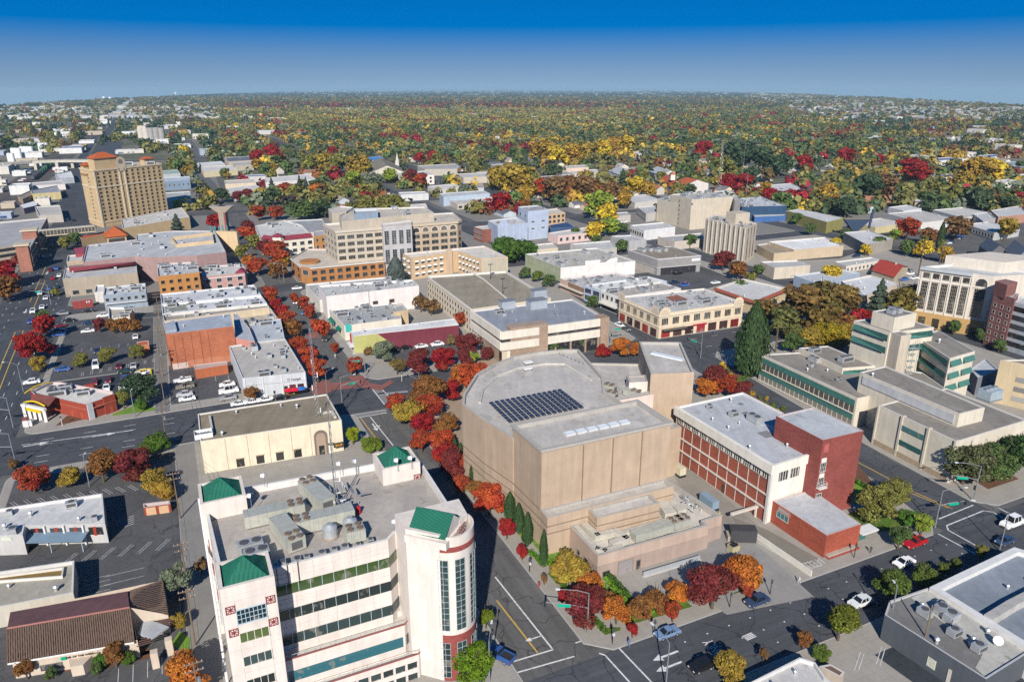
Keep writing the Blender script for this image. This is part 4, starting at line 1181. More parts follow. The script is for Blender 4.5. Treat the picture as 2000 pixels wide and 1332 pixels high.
Bk.junk(0,'grey roof of the red brick office',7);hvac(123,113.8,3,2,1.6,0,'pale ribbed air unit against the brick tower',(),13.9);
for u,v,k in((121,121,1),(118.5,125.5,0),(116,131.5,2)):ac_unit(UV(u,v,13.9),'grey roof of the red brick office',k)
for u,v,s_ in((117.2,113,3),(121.5,124.4,1.8),(124.5,129.8,1.4)):part(Bk,'roof_patch',lambda b:b.prism(lpoly(Bk,rect(u,u+s_,v,v+s_)),13.89,13.93,M('roof',(.2,.2,.21))))
for u,v,lb,c in((101.8,112.6,'blue grey generator box behind yellow bollards',(.2,.28,.36)),(104.6,128,'cream generator box by the tan theatre wall',(.5,.46,.34))):
 o=thing('generator',lb,'generator',UV(u,v,.13),None,GA+math.pi/2);MB().box((0,0,1.5),(4.6,1.8,1.9),M('paint',c)).build('housing',o);MB().box((0,0,.3),(4.8,1.9,.55),DARK).build('base',o);MB().box((0,-.93,1.5),(2.2,.06,1.2),M('paint',(.07,.07,.07))).build('grille',o)
for k,(u,v)in enumerate(((99.3,112.5),(99.9,110.8),(100.5,109.2),(100,114),(101.2,108.2))):o=link('bollard',MB().tube((0,0,0),(0,0,1.2),.16,.16,M('paint',(.6,.42,.03)),8).mesh('bollard'),None,UV(u,v,.13));tag(o,'yellow steel bollard guarding the blue grey generator','bollard','yellow bollards by the generator')
o=thing('rubbish_compactor','black rubbish compactor box in the theatre yard','compactor',UV(99.6,99.2,.13),None,GA-.5);MB().box((0,0,1.6),(5.4,2.5,2.8),M('paint',(.05,.05,.055))).build('box',o);MB().box((-2.9,0,.8),(.6,2.3,1.3),M('paint',(.3,.28,.24))).build('hopper',o)
o=thing('rubbish_skip','cream open skip full of scrap beside the black compactor','skip',UV(95.6,97.2,.13),None,GA);MB().ring([(-1,-.8),(1,-.8),(1,.8),(-1,.8)],[(-.9,-.7),(.9,-.7),(.9,.7),(-.9,.7)],0,1.3,.2,M('paint',(.36,.32,.2))).build('bin',o);MB().box((0,0,1.2),(1.5,1.1,.5),DARK,.4).build('scrap',o)
o=thing('ramp_wall','low white retaining wall along the driveway ramp beside the theatre yard','wall',UV(103,93,0),None,GA);MB().box((0,0,.7),(.35,18,1.4),M('paint',(.55,.53,.48)),R(3)).build('wall',o)
o=thing('loading_ramp_fence','grey louvred screen fence along the sunken loading ramp of the theatre','fence',UV(80.5,97.6,.13),None,GA-.02);MB().box((0,0,.55),(13.5,.12,1.1),M('seam',(.33,.35,.38),dir='X',sc=1.0)).build('screen',o);MB().box((0,-.1,.05),(13.8,.5,.2),M('paint',(.45,.43,.4))).build('kerb',o)
o=thing('ramp_portal','white steel gantry over the ramp at the corner of the brick office','gantry',UV(105,104.8,0),None,GA);MB().box((0,0,2.7),(7.5,.5,.6),M('paint',(.5,.46,.4))).build('beam',o);MB().box((3.3,0,1.3),(.4,.4,2.6),M('paint',(.5,.46,.4))).build('column',o)
# ---- the courthouse complex, cream with green bands
CRM,GRNP,CRF=(.56,.51,.42),(.05,.15,.13),(.235,.215,.19)
gp=M('wall',GRNP)
Ct=uvb('courthouse','cream courthouse complex of stepped flat blocks with green bands','courthouse',[(166.2,166.6),(165.0,128.2),(176,127.6),(183,142),(178.5,163)],9,CRM,CRF,par=.3,stain=.7)
Ct.band(0,6.4,8.2,gp,'green_band',.0,.985,.1);Ct.band(0,2.4,4.2,gp,'green_band',.0,.985,.1)
for r_,(z0,z1)in enumerate(((4.3,6.3),(.5,2.3))):
 Ct.band(0,z0,z1,M('glass',(.16,.15,.13),.3),'window_ribbon',.01,.985,.04)
 for k in range(20):Ct.band(0,z0,z1,M('paint',(.5,.47,.4)),'mullion',.02+k*.0485,.024+k*.0485,.12)
 Ct.band(0,z0-.18,z0,M('paint',(.6,.56,.48)),'sill',0,.985,.4)
def cblock(nm,uv,z,bands=(),roof=CRF,wc=CRM,par=.3,faces=(0,1),inset=0):
 b=uvb('x','x','x',uv,z,wc,roof,par=par,stain=.6)
 for i in faces:
  for z0 in bands:
   a,c=b.at(i,.03,z0+1.5,.06),b.at(i,.97,z0+1.5,.06);d,e=b.at(i,.97,z0,.75),b.at(i,.03,z0,.75)
   MB().face([a,c,d,e],gp).face([a,d,c],gp).build('green_awning',b.root)
   b.band(i,z0-.5,z0+1.3,M('glass',(.03,.035,.035)),'window_ribbon',.04,.96,.04)
 absorb(b,Ct,nm);return b
cblock('front_hall',[(162.0,119.2),(160.9,96.6),(188,97),(189,119.5)],11.2,faces=())
for f,g in((0,.02),(.32,.345),(.655,.68),(.98,1.0)):
 part(Ct,'pilaster',lambda b:b.prism(ccw(lpoly(Ct,[(162.0-1.1*f-.35,119.2-22.6*f),(162.0-1.1*g-.35,119.2-22.6*g),(163-1.1*g,119.2-22.6*g),(163-1.1*f,119.2-22.6*f)])),0,11.3,M('wall',(.5,.45,.37))))
part(Ct,'plinth',lambda b:b.prism(ccw(lpoly(Ct,[(161.7,118.6),(160.7,97),(161.5,97),(162.5,118.6)])),0,1.6,M('wall',(.33,.26,.18))))
for z in(7.6,3.6):
 part(Ct,'green_window',lambda b:b.prism(ccw(lpoly(Ct,[(161.45,111.4),(161.15,105.0),(161.4,105.0),(161.7,111.4)])),z,z+1.3,M('glass',(.03,.1,.1)),bot=True))
cblock('upper_hall',[(169.6,132.3),(168.5,102),(177.8,101.8),(180.2,132.7)],14.6,faces=())
part(Ct,'pale_panel',lambda b:b.prism(ccw(lpoly(Ct,[(169.5,131),(168.5,103),(168.3,103),(169.3,131)])),11.6,13.9,M('wall',(.46,.47,.48)),bot=True))
cblock('mid_block',[(202.7,141.3),(193.5,123.1),(205.7,124),(214,141.8)],18,(15.6,11.8,8.0),faces=(0,))
for f0,f1 in((.03,.45),(.55,.97)):
 for z in(15.6,11.8,8):part(Ct,'green_awning',lambda b:(lambda A,B_,n:b.face([A+n*.05+Vector((0,0,z+1.5)),B_+n*.05+Vector((0,0,z+1.5)),B_+n*.8+Vector((0,0,z)),A+n*.8+Vector((0,0,z))],gp))(lp(Ct,193.5+12.2*f0,123.1+.9*f0,0),lp(Ct,193.5+12.2*f1,123.1+.9*f1,0),UV(.07,-1,0)))
cblock('tall_block',[(187.2,151.2),(187,138.1),(203.6,136.2),(204,150)],22,(19.6,15.8),faces=(0,1))
cblock('low_block',[(178.5,163),(176.5,143.8),(187,141),(188.4,160.5)],10.6,(8.2,),faces=(1,))
cblock('stair_shaft',[(187.6,138.8),(186.8,134.2),(190.8,134),(191.2,138.4)],22.2,(),faces=(),wc=(.46,.4,.32))
cblock('plant_room',[(189.3,146.8),(189.4,139.2),(199.7,139.8),(198.4,146.8)],26,(),faces=(),roof=(.2,.19,.18));cblock('link',[(176,127.6),(168,119),(190,119.2),(196,132),(190,141),(184,142)],10.2,(),faces=())
part(Ct,'steel_stair',lambda b:[b.box(lp(Ct,191.8,133.4,2+2*k),(2.6,1.2,.12),M('metal',(.5,.52,.53)),GA+(.3 if k%2 else-.3))for k in range(9)]and[b.tube(lp(Ct,u,v,0),lp(Ct,u,v,20),.07,.07,M('metal',(.5,.52,.53)),5)for u,v in((190.5,132.6),(193.2,132.6),(190.5,134),(193.2,134))])
o=thing('cooling_tower','blue grey cooling tower on the courthouse roof','cooling tower',UV(193,110,10.9),None,GA);MB().box((0,0,1.6),(5,3.6,2.6),M('metal',(.5,.58,.62),.6)).build('casing',o);MB().box((0,0,.2),(5.2,3.8,.4),STEEL).build('frame',o)
for k in range(3):MB().tube((-1.6+1.6*k,0,2.9),(-1.6+1.6*k,0,3.4),.65,.65,STEEL,10).build('fan',o)
for u,v,z,k in((177,155,8.7,1),(182.5,148,10.3,3),(180,158,10.3,1),(195,143.5,25.7,1),(192.5,143,25.7,0),(171,140,8.7,2),(172.5,152,8.7,2)):ac_unit(UV(u,v,z),'flat roofs of the cream courthouse',k)
for u,v,z in((174,147,8.7),(169,150,8.7),(172,124,9.9),(204,134,17.7),(170.6,129,14.3)):vent(UV(u,v,z),'flat roofs of the cream courthouse')
# ---------------------------------------------------------------- the other downtown buildings
WG,LG,MG,DG,TANW,CRW=(.62,.61,.6),(.45,.45,.45),(.3,.3,.31),(.13,.135,.14),(.42,.35,.27),(.6,.54,.43)
def gb(name,label,px,h,wall,roof,cat='building',junk=0,nv=0,wins=(),where=None,**kw):
 """h: a height, or (ground pixel, top row) read off an upright edge"""
 if isinstance(h,tuple):h=Zt(*h[0],h[1])
 b=Bld(name,label,cat,px,h,wall,roof,**kw)
 for w in wins:b.windows(w[0],w[1],w[2],w[3],w[4],*w[5:6]or(.55,),**(w[6]if len(w)>6 else{}))
 if junk or nv:b.junk(junk,where or label.split(' with ')[0].split(' beside ')[0],nv)
 return b
b=gb('shop_building','white roofed low shop building with a blue awning and red doors',[(-70,1048),(44,1044),(48,1026),(205,1022),(200,963),(-70,1003)],4.8,(.42,.41,.4),(.5,.5,.5),'shop',5,4,where='white shop roof with blue awning')
rd=M('paint',(.3,.04,.02))
for k in range(4):
 b.band(2,2.2,4.0,M('glass',GLASS),'shop_window',.06+k*.24,.24+k*.24,.04);b.band(2,2.0,4.1,rd,'red_door',.12+k*.24,.155+k*.24,.09);b.band(2,0,4.7,M('paint',(.6,.6,.6)),'pier',k*.24-.005,k*.24+.015,.5)
part(b,'blue_awning',lambda m:m.face([b.at(2,-.02,3.1,.1),b.at(2,.78,3.1,.1),b.at(2,.78,2.6,3.2),b.at(2,-.02,2.6,3.2)],M('seam',(.16,.23,.3),dir='X',sc=.8)).face([b.at(2,-.02,3.0,.1),b.at(2,-.02,2.5,3.2),b.at(2,.78,2.5,3.2),b.at(2,.78,3.0,.1)],DARK))
for f in(0,.38,.77):part(b,'awning_post',lambda m:m.tube(b.at(2,f,0,3),b.at(2,f,2.6,3),.07,.07,M('paint',(.4,.5,.6)),6))
b.band(0,3.6,4.3,M('paint',(.5,.53,.45)),'sign_board',.62,.8,.12);b.end()
b=gb('flat_roofed_building','low flat building with a grey gravel roof and a sunken brown roof well',[(-60,1196),(143,1157),(145,1094),(-60,1124)],4.4,(.45,.42,.36),(.33,.31,.26),'building',0,5,where='grey gravel roof with the brown well')
part(b,'roof_well',lambda m:(lambda c:m.ring(c,offset(c,.25),b.zr,b.zr+.55,b.zr+.04,M('paint',(.55,.53,.48))).face([(x,y,b.zr+.04)for x,y in offset(c,.25)],M('roof',(.2,.13,.04))))(ccw([tuple((G(x,y,4.2)-b.o)[:2])for x,y in((-40,1137),(122,1125),(125,1107),(-40,1128))])))
def bank_tiles():
 o0=G(140,1230,0);o=thing('tile_roofed_bank','single storey bank with a brown ribbed tile roof and purple flat roof','bank',o0);L=lambda x,y,z:G(x,y,z)-o0
 wl=M('wall',(.5,.42,.34));til=M('tile',(.105,.07,.055),dir='X',sc=.55);pur=M('roof',(.17,.085,.085),stain=.2)
 zc,ze=6.6,3.6
 r0,r1,e0,e1=L(14,1227,zc),L(253,1186,zc),L(15,1296,ze),L(262,1254,ze)
 f0,f1=L(20,1195,5.0),L(249,1154,5.0)
 foot([tuple(G(x,y,4)[:2])for x,y in((-40,1290),(262,1254),(330,1200),(318,1132),(60,1180))])
 MB().face([e0,e1,r1,r0],til).build('tile_roof',o)
 rb=MB();tm=M('soil',(.12,.08,.06));n=54
 for k in range(n+1):rb.tube(e0.lerp(e1,k/n)+Vector((0,0,.03)),r0.lerp(r1,k/n)+Vector((0,0,.03)),.13,.13,tm,5,False)
 rb.build('tile_ribs',o)
 m=MB();m.face([r0,r1,f1,f0],pur);g0=L(60,1182,5.0);m.build('back_roof',o)
 MB().tube(r0,r1,.22,.22,M('paint',(.25,.1,.08)),6).build('ridge_cap',o);MB().tube(e0+Vector((0,0,-.05)),e1+Vector((0,0,-.05)),.16,.16,M('paint',(.6,.58,.55)),6).build('gutter',o)
 w0,w1,w2,w3=L(254,1187,5.9),L(318,1133,4.6),L(328,1200,3.9),L(254,1154,5.0)
 MB().face([w0,w2,w1,w3],M('tile',(.1,.068,.055),dir='Y',sc=.6)).build('tile_roof',o)
 rb=MB()
 for k in range(19):rb.tube(w3.lerp(w0,k/18)+Vector((0,0,.03)),w1.lerp(w2,k/18)+Vector((0,0,.03)),.11,.11,tm,5,False)
 rb.build('tile_ribs',o)
 wm=MB()
 def wall(p,q,z=0):wm.face([(p.x,p.y,0),(q.x,q.y,0),q,p],wl)
 inn=Vector((.25,.55,0))
 wall(e0+inn,e1+inn);wall(e1+inn,r1-Vector((.2,0,0)));wall(r1,w2);wall(w2,w1);wall(w1,f0);wall(f0,e0+inn)
 wm.build('wall',o)
 n_=(e1-e0).normalized();out=Vector((n_.y,-n_.x,0))
 pp=lambda f,z,d=0:Vector(((e0+inn).lerp(e1+inn,f).x,(e0+inn).lerp(e1+inn,f).y,z))+out*d
 MB().face([pp(.03,3.0,.02),pp(.99,3.0,.02),pp(.99,3.15,.02),pp(.03,3.15,.02)],M('paint',(.12,.06,.08))).build('fascia_line',o)
 MB().prism(ccw([tuple(pp(f,0,d)[:2])for f,d in((.43,0),(.47,1.9),(.57,1.9),(.62,.0))]),0,2.1,wl).build('bay',o);MB().face([pp(.45,1.2,.95),pp(.58,1.2,.95),pp(.58,2,.1),pp(.45,2,.1)],M('glass',(.05,.15,.25))).build('bay_window',o)
 for f in(.2,.72):MB().face([pp(f,.7,.03),pp(f+.18,.7,.03),pp(f+.18,1.9,.03),pp(f,1.9,.03)],M('glass',GLASS)).build('window',o)
 an=math.atan2(n_.y,n_.x)
 MB().box(pp(.395,2.5,.1),(.75,.08,.6),M('paint',(.0,.3,.16)),an).build('sign_logo',o)
 sign(o,'BANK OF THE WEST',pp(.51,2.5,.08),an,.5,(.02,.02,.02));sign(o,'|  investments',pp(.65,2.5,.08),an,.26,(.02,.02,.02))
 MB().prism(ccw([tuple(L(x,y,3)[:2])for x,y in((280,1213),(294,1212),(330,1226),(298,1249),(270,1240))]),3.0,3.3,M('roof',(.36,.38,.4)),bot=True).build('canopy',o)
 for k in range(4):
  MB().tube(L(267+k*2,1262-k*5,3.0),L(296+k*2,1253-k*4,3.2),.1,.1,M('paint',(.1,.06,.05)),4).build('pergola_beam',o);MB().tube(L(300+k*6,1213-k,3.3),L(334+k*3,1219-k*4,3.2),.1,.1,M('paint',(.1,.06,.05)),4).build('pergola_beam',o)
 for x,y in((303,1287),(331,1262)):MB().box(L(x,y,1.6),(1.1,1.1,3.2),wl,GA).build('canopy_pillar',o)
bank_tiles()
def diner():
 b=gb('fast_food_restaurant','red and white fast food restaurant with a yellow arched fascia on the street corner',[(69,772),(113,778),(167,790),(223,771),(220,764),(118,746),(102,746),(58,762)],5.0,(.27,.05,.03),(.55,.53,.5),'restaurant',par=.8,stain=.3)
 yel=M('paint',(.6,.42,.01));wh=M('paint',(.65,.64,.62));mar=M('seam',(.16,.055,.045),dir='Y',sc=.8)
 L=lambda x,y,z:G(x,y,z)-b.o
 part(b,'gable_roof',lambda m:m.face([L(60,783,4.6),L(94,794,4.6),L(110,775,6.0),L(74,769,6.0)],mar).face([L(94,794,4.6),L(113,779,4.6),L(110,775,6.0)],M('paint',(.27,.05,.03))).face([L(60,783,4.6),L(74,769,6),L(62,772,4.6)],M('paint',(.27,.05,.03))))
 part(b,'gable_wall',lambda m:m.prism(ccw([tuple(L(x,y,0)[:2])for x,y in((60,811),(92,818),(113,805),(80,795))]),0,4.5,M('glass',(.05,.03,.025))))
 def archp(a,c,z,r,nm,mt,rr=.2):
  p,q=L(*a,z),L(*c,z);pts=[p.lerp(q,k/12)+Vector((0,0,r*math.sin(math.pi*k/12)))for k in range(13)]
  part(b,nm,lambda m:m.path(pts,rr,mt,6))
 archp((47,786),(88,793),4.9,.9,'yellow_arch',yel,.25);archp((48,768),(100,747),5.2,.8,'yellow_arch',yel,.18)
 A,B_=L(51,815,0),L(91,824,0)
 for k in range(5):
  p=A.lerp(B_,k/4);part(b,'column',lambda m:m.box((p.x,p.y,1.9),(.75,.75,3.8),wh,.3))
 d=(B_-A);an=math.atan2(d.y,d.x);c=(A+B_)/2
 part(b,'beam',lambda m:m.box((c.x,c.y,3.9),(d.length+1,.9,.7),wh,an));part(b,'yellow_awning',lambda m:m.box((c.x+.25,c.y-.55,3.2),(d.length*.72,.35,.9),yel,an))
 b.band(2,0,4.9,M('wall',(.42,.43,.45)),'grey_tower',.02,.2,.5);b.band(2,0,5.4,M('wall',(.27,.05,.03)),'red_tower',.58,.98,.6);b.band(1,3.3,3.55,M('paint',(.33,.1,.07)),'trim',0,1,.12);b.band(2,3.3,3.55,M('paint',(.33,.1,.07)),'trim',.2,1,.75)
 for i,f in((1,.4),(1,.75),(2,.75)):b.band(i,0,2.1,M('paint',(.33,.07,.04)),'panel_door',f,f+.1,.72 if i==2 else .08)
 for x,y,k in((102,770,3),(112,773,3),(128,762,1),(138,767,2),(163,772,1)):ac_unit(G(x,y,4.2),'white roof of the red fast food restaurant',k)
 part(b,'red_pylon',lambda m:m.box(L(180,778,2),(2.2,1.2,4),M('paint',(.27,.05,.03)),GA))if False else None
 o=thing('corner_sign','white block sign at the street corner before the red restaurant','sign',G(55,832,.13),None,GA);MB().box((0,0,.9),(2.2,1,1.8),M('paint',(.6,.6,.6))).build('block',o);MB().box((-.2,.1,2.2),(1.6,.6,1),M('paint',(.2,.06,.05))).build('panel',o)
 o=thing('clearance_sign','red drive-through box behind the fast food restaurant','sign',G(176,766,.13),None,GA);MB().box((0,0,1.3),(2.6,1.2,2.6),M('paint',(.27,.05,.03))).build('box',o)
 o=thing('order_frame','yellow drive-through frame by the alley','sign',G(286,738,.13),None,GA);MB().path([(-1.6,0,0),(-1.6,0,3),(1.6,0,3),(1.6,0,0)],.22,yel,4).build('frame',o)
diner()
b=gb('rubbish_enclosure','red walled rubbish enclosure with tan gates at the alley',[(280,991),(333,984),(331,977),(279,983)],2.2,(.25,.05,.03),(.12,.1,.09),'enclosure',par=1.8)
for f in(.08,.55):b.band(0,.1,2.0,M('paint',(.5,.33,.2)),'gate',f,f+.36,.08)
b=gb('cream_hall','cream windowless hall with a flat brown roof and an arched dark doorway',[(386,808),(391,862),(667,820),(638,769)],8.9,(.62,.55,.42),(.235,.195,.14),'hall',0,4,where='flat brown roof of the cream hall',par=.35,stain=.1)
for f in(.16,.31,.46,.62,.76):b.band(1,.1,8.6,M('paint',(.4,.34,.25)),'joint',f,f+.004,.06)
for f in(.22,.36,.5,.63):b.band(1,.4,2.6,M('glass',(.03,.028,.025)),'dark_window',f,f+.055,.08);b.band(1,2.6,2.8,M('paint',(.35,.28,.2)),'lintel',f-.004,f+.059,.14)
def arch_on(b,i,f,w,z0,zs,out,mt,nm,n=14,key=None):
 e=b.at(i,1,0)-b.at(i,0,0);L_=e.length;e/=L_;c=b.at(i,f,0,out);r=w/2
 pts=[c-e*r+Vector((0,0,z0)),c+e*r+Vector((0,0,z0))]+[c+e*r*math.cos(math.pi*k/n)+Vector((0,0,zs+r*math.sin(math.pi*k/n)))for k in range(n+1)]
 return part(b,nm,lambda m:m.face(pts,mt))
arch_on(b,1,.835,3.4,0,5.3,.06,M('paint',(.16,.13,.11)),'arch_surround');arch_on(b,1,.835,2.4,0,5.0,.12,M('paint',(.32,.24,.18)),'arch_panel');b.band(1,0,2.6,M('glass',(.02,.02,.02)),'door',.815,.855,.2)
b.band(1,2.7,2.9,M('paint',(.12,.1,.07)),'small_awning',.885,.93,.9)
part(b,'sign_board',lambda m:m.box(b.at(1,.96,2.6,1.2),(2.6,.3,1.2),M('paint',(.05,.04,.03)),GA));sign(b.root,'$4.29',b.at(1,.96,2.6,1.45),GA,.8,(.7,.35,.03))
duct('bent pale duct on the left of the brown roof',[toUV(G(410,816,8.6)),toUV(G(416,848,8.6))],.5,.5,8.55);duct('white duct bend at the right corner of the brown roof',[toUV(G(632,810,8.6)),toUV(G(648,806,8.6)),toUV(G(655,818,8.6))],.6,.6,8.55)
o=thing('roof_equipment_pen','white walled pen of machinery at the left corner of the brown roof','equipment pen',G(398,852,8.5),None,GA);MB().ring([(-2.1,-1.5),(2.1,-1.5),(2.1,1.5),(-2.1,1.5)],[(-1.95,-1.35),(1.95,-1.35),(1.95,1.35),(-1.95,1.35)],0,1.3,.1,M('paint',(.62,.62,.62))).build('pen_wall',o)
for k in range(4):MB().box((-1.2+k*.8,0,.5),(.5,1.6,.7),STEEL).build('machine',o)
antenna_mast(G(626,872,0),33,'tall lattice radio mast with dishes in front of the cream hall doorway',.6,22,5)
for k,x in enumerate((425,)):o=thing('patio_canopy','green gabled canopy at the left of the cream hall','canopy',G(x,912,.13),None,GA);MB().face([(-2.6,-1.4,2.4),(2.6,-1.4,2.4),(2.6,0,3.4),(-2.6,0,3.4)],M('paint',(.1,.11,.09))).face([(2.6,1.4,2.4),(-2.6,1.4,2.4),(-2.6,0,3.4),(2.6,0,3.4)],M('paint',(.1,.11,.09))).build('canopy_roof',o);[MB().tube((sx*2.4,sy*1.2,0),(sx*2.4,sy*1.2,2.5),.08,.08,DARK,5).build('post',o)for sx in(-1,1)for sy in(-1,1)]
b=gb('corner_cafe','pale grey corner cafe building with a gravel roof, red parasols in front',[(447,676),(473,739),(597,727),(556,660)],6.5,(.47,.49,.52),(.42,.4,.37),'cafe',9,5,where='gravel roof of the grey corner cafe',par=.4,stain=.2)
for f in(.02,.3,.6,.97):b.band(1,0,6.4,M('paint',(.55,.57,.6)),'pier',f,f+.02,.2)
b.band(1,0,2.6,M('glass',(.02,.02,.02)),'door',.63,.69,.1);b.band(1,.3,2.9,M('glass',(.06,.015,.015)),'shop_window',.72,.82,.1);b.band(1,.3,2.9,M('glass',(.06,.015,.015)),'shop_window',.85,.95,.1);b.band(1,3.9,4.0,M('paint',(.3,.31,.33)),'trim',.0,1,.1)
sign(b.root,'O Camp4',b.at(1,.8,4.6,.12),GA-.2,1.0,(.03,.03,.03))
for x,y,lb in((486,765,'left'),(512,758,'middle'),(549,752,'right')):
 pass
b=gb('brick_hall','old orange brick hall with a grey metal roof and patched wall',[(318,630),(324,653),(456,637),(450,612)],((335,722),652),(.35,.115,.055),(.33,.37,.43),'hall',0,3,where='grey metal roof of the orange brick hall',par=.15,wk='brick')
for f in(.1,.22,.35,.48,.6):b.band(1,.6,b.h-.6,M('paint',(.23,.08,.045)),'wall_seam',f,f+.006,.1)
b.band(1,0,2.2,M('paint',(.5,.4,.36)),'white_patch',.02,.25,.05);b.band(1,0,2.6,M('wall',(.42,.17,.1)),'pink_render',.25,.98,.06)
part(b,'corner_turret',lambda m:m.prism(ccw([tuple((G(x,y,b.h)-b.o)[:2])for x,y in((321,640),(324,652),(346,648),(341,630))]),b.h,b.h+1.0,M('seam',(.33,.37,.43),dir='Y',sc=.5)))
b2=gb('brick_hall_wing','pink washed side wing with a sloping grey roof between brick hall and cafe',[(456,622),(460,660),(498,668),(487,640),(463,612)],8.5,(.45,.2,.16),(.35,.38,.43),par=.1,wk='wall')
gb('grey_roofed_building','grey flat roof between the brick hall and the cafe roof',[(487,634),(498,668),(556,661),(548,622)],6.8,(.4,.4,.4),(.40,.43,.47),'building',3,1,where='grey flat roof north of the cafe',par=.3)
gb('ruined_shell','roofless tan shell with white debris beside the brick hall',[(455,612),(462,636),(546,626),(527,600)],6.2,(.45,.37,.27),(.4,.36,.3),'shell',2,0,where='white strewn shell roof',par=2.2)
gb('tan_roofed_strip','narrow tan parapet building behind the brick hall',[(317,614),(320,627),(526,600),(521,592)],6.8,(.5,.42,.3),(.3,.27,.23),'building',2,2,where='narrow tan strip roof',par=.8)
b=gb('white_roofed_row','white roofed row of old shops between the alley and the red maples',[(313,574),(317,613),(521,592),(496,556)],7.2,(.55,.54,.52),(.5,.51,.53),'shop row',20,10,where='white roofed shop row',par=.6)
part(b,'green_roof_patch',lambda m:m.prism(ccw([tuple((G(x,y,6.8)-b.o)[:2])for x,y in((322,598),(324,609),(366,605),(364,593))]),6.55,6.75,M('roof',(.22,.23,.2))))
part(b,'firewall',lambda m:m.prism(ccw([tuple((G(x,y,7.2)-b.o)[:2])for x,y in((316,594),(317,596.5),(510,578),(509,575.5))]),6.4,7.6,M('paint',(.6,.6,.6))))
gb('orange_brick_building','three storey orange brick building with two rows of dark windows',[(306,515),(308,540),(389,532),(382,511)],((311,570),540),(.42,.2,.06),(.42,.43,.45),'office building',10,4,[(1,1,5,5.2,8.4,.5),(1,1,5,1.8,5.0,.5)],where='orange brick building roof').end()if False else None
B_or=gb('orange_brick_building','three storey orange brick building with two rows of dark windows',[(306,515),(308,540),(389,532),(382,511)],11.5,(.40,.19,.06),(.42,.43,.45),'office building',10,4,where='orange brick building roof')
for z in(8.6,5.2,1.8):B_or.windows(1,1,5,z-1,z+1,.5,.85,(.02,.02,.02),(.5,.28,.12))
b=gb('corner_shop_building','two storey pink brick and white corner shop with a small red gable',[(392,521),(395,541),(478,533),(481,526),(472,515)],7.6,(.42,.25,.23),(.5,.49,.47),'shop',6,3,where='white roof of the pink brick corner shop')
b.windows(1,2,4,.6,6.8,.5,.6,frame=(.6,.58,.56));b.band(1,6.3,6.7,M('paint',(.6,.56,.54)),'cornice',0,1,.3)
part(b,'red_gable',lambda m:(lambda p,q:m.face([p,q,(p+q)/2+Vector((0,0,2))],M('paint',(.25,.04,.07))).face([p,(p+q)/2+Vector((0,0,2)),(p+q)/2+Vector((0,4,2)),p+Vector((0,4,0))],M('paint',(.25,.04,.07))).face([q,q+Vector((0,4,0)),(p+q)/2+Vector((0,4,2)),(p+q)/2+Vector((0,0,2))],M('paint',(.25,.04,.07))))(b.at(1,.75,7.7),b.at(1,1,7.7)))
MV=(.31,.21,.20)
b=gb('cinema','long mauve walled cinema with a huge pale flat roof',[(162,512),(264,501),(296,503),(384,499),(441,492),(419,451),(336,451),(266,458),(266,468),(170,479)],12,MV,(.42,.43,.44),'cinema',8,6,where='huge pale cinema roof',par=.5,stain=.25)
part(b,'roof_screen',lambda m:(lambda c:m.ring(c,offset(c,.4),b.zr,b.zr+1.8,b.zr+.05,M('wall',(.55,.42,.26))))(ccw([tuple((G(x,y,12)-b.o)[:2])for x,y in((334,468),(345,482),(418,474),(415,458))])))
part(b,'red_roof',lambda m:m.prism(ccw([tuple((G(x,y,10)-b.o)[:2])for x,y in((144,483),(147,495),(163,493),(166,481))]),6,9.5,M('paint',(.3,.06,.08))))
b=gb('cinema_annex','tan block with a long sloping red canopy below the cinema',[(127,524),(122,545),(268,532),(266,514)],8.5,(.33,.28,.22),(.42,.43,.44),'building',3,2,where='tan block below the cinema',par=.4)
part(b,'red_canopy',lambda m:(lambda L:m.face([L(136,532,8.6),L(264,518,8.6),L(262,512,11),L(134,523,11)],M('seam',(.3,.06,.08),dir='X',sc=.6)).face([L(134,523,11),L(262,512,11),L(262,508,8.2),L(134,519,8.2)],MV and M('wall',MV)))(lambda x,y,z:G(x,y,z)-b.o))
b.windows(1,1,2,.5,3,.5,.8,f0=.05,f1=.4)
gb('cinema_corner_block','small tan corner block in front of the cinema on the wide street',[(132,499),(130,511),(161,507),(163,496)],8.5,(.46,.38,.28),(.45,.46,.47),'building')
b=gb('blue_grey_building','blue grey two storey commercial building with a pale roof',[(204,561),(201,577),(285,569),(284,553)],6.8,(.23,.28,.34),(.47,.47,.47),'shop',7,2,where='pale roof of the blue grey building')
b.band(1,2.8,3.1,M('paint',(.5,.5,.5)),'awning',.03,.98,1.0);b.windows(1,1,6,3.4,5.8,.5,.6);b.end()
gb('white_shed','small white roofed shed with a red awning beside the blue grey building',[(186,557),(184,571),(203,569),(204,556)],5,(.55,.53,.5),(.6,.58,.56),'shed')
b=gb('corner_kiosk','small white drive-up kiosk with an orange side wall',[(211,600),(212,622),(253,618),(260,600)],4.6,(.6,.55,.47),(.42,.38,.33),'kiosk',2,1,where='white kiosk roof',par=.9);b.band(2,0,4.5,M('paint',(.5,.2,.08)),'orange_wall',0,1,.08)
b=gb('red_garden_wall','long low red wall with two white notices beside a dirt lot',[(140,588),(141,590),(180,585),(179,583)],3.2,(.26,.05,.045),(.3,.1,.1),'wall',par=.05,wt=.1);[b.band(1,2,2.8,M('paint',(.6,.6,.6)),'notice',f,f+.06,.08)for f in(.68,.8)]
gb('orange_shed','small orange tiled shed by the alley poles',[(267,668),(268,676),(291,673),(290,665)],3,(.4,.17,.08),(.42,.1,.04),'shed',par=.1)
gb('storage_shed','orange painted store with a white streaked roof behind the brick hall',[(378,713),(381,722),(444,712),(444,705)],3.4,(.36,.11,.05),(.45,.33,.3),'shed',par=.15)
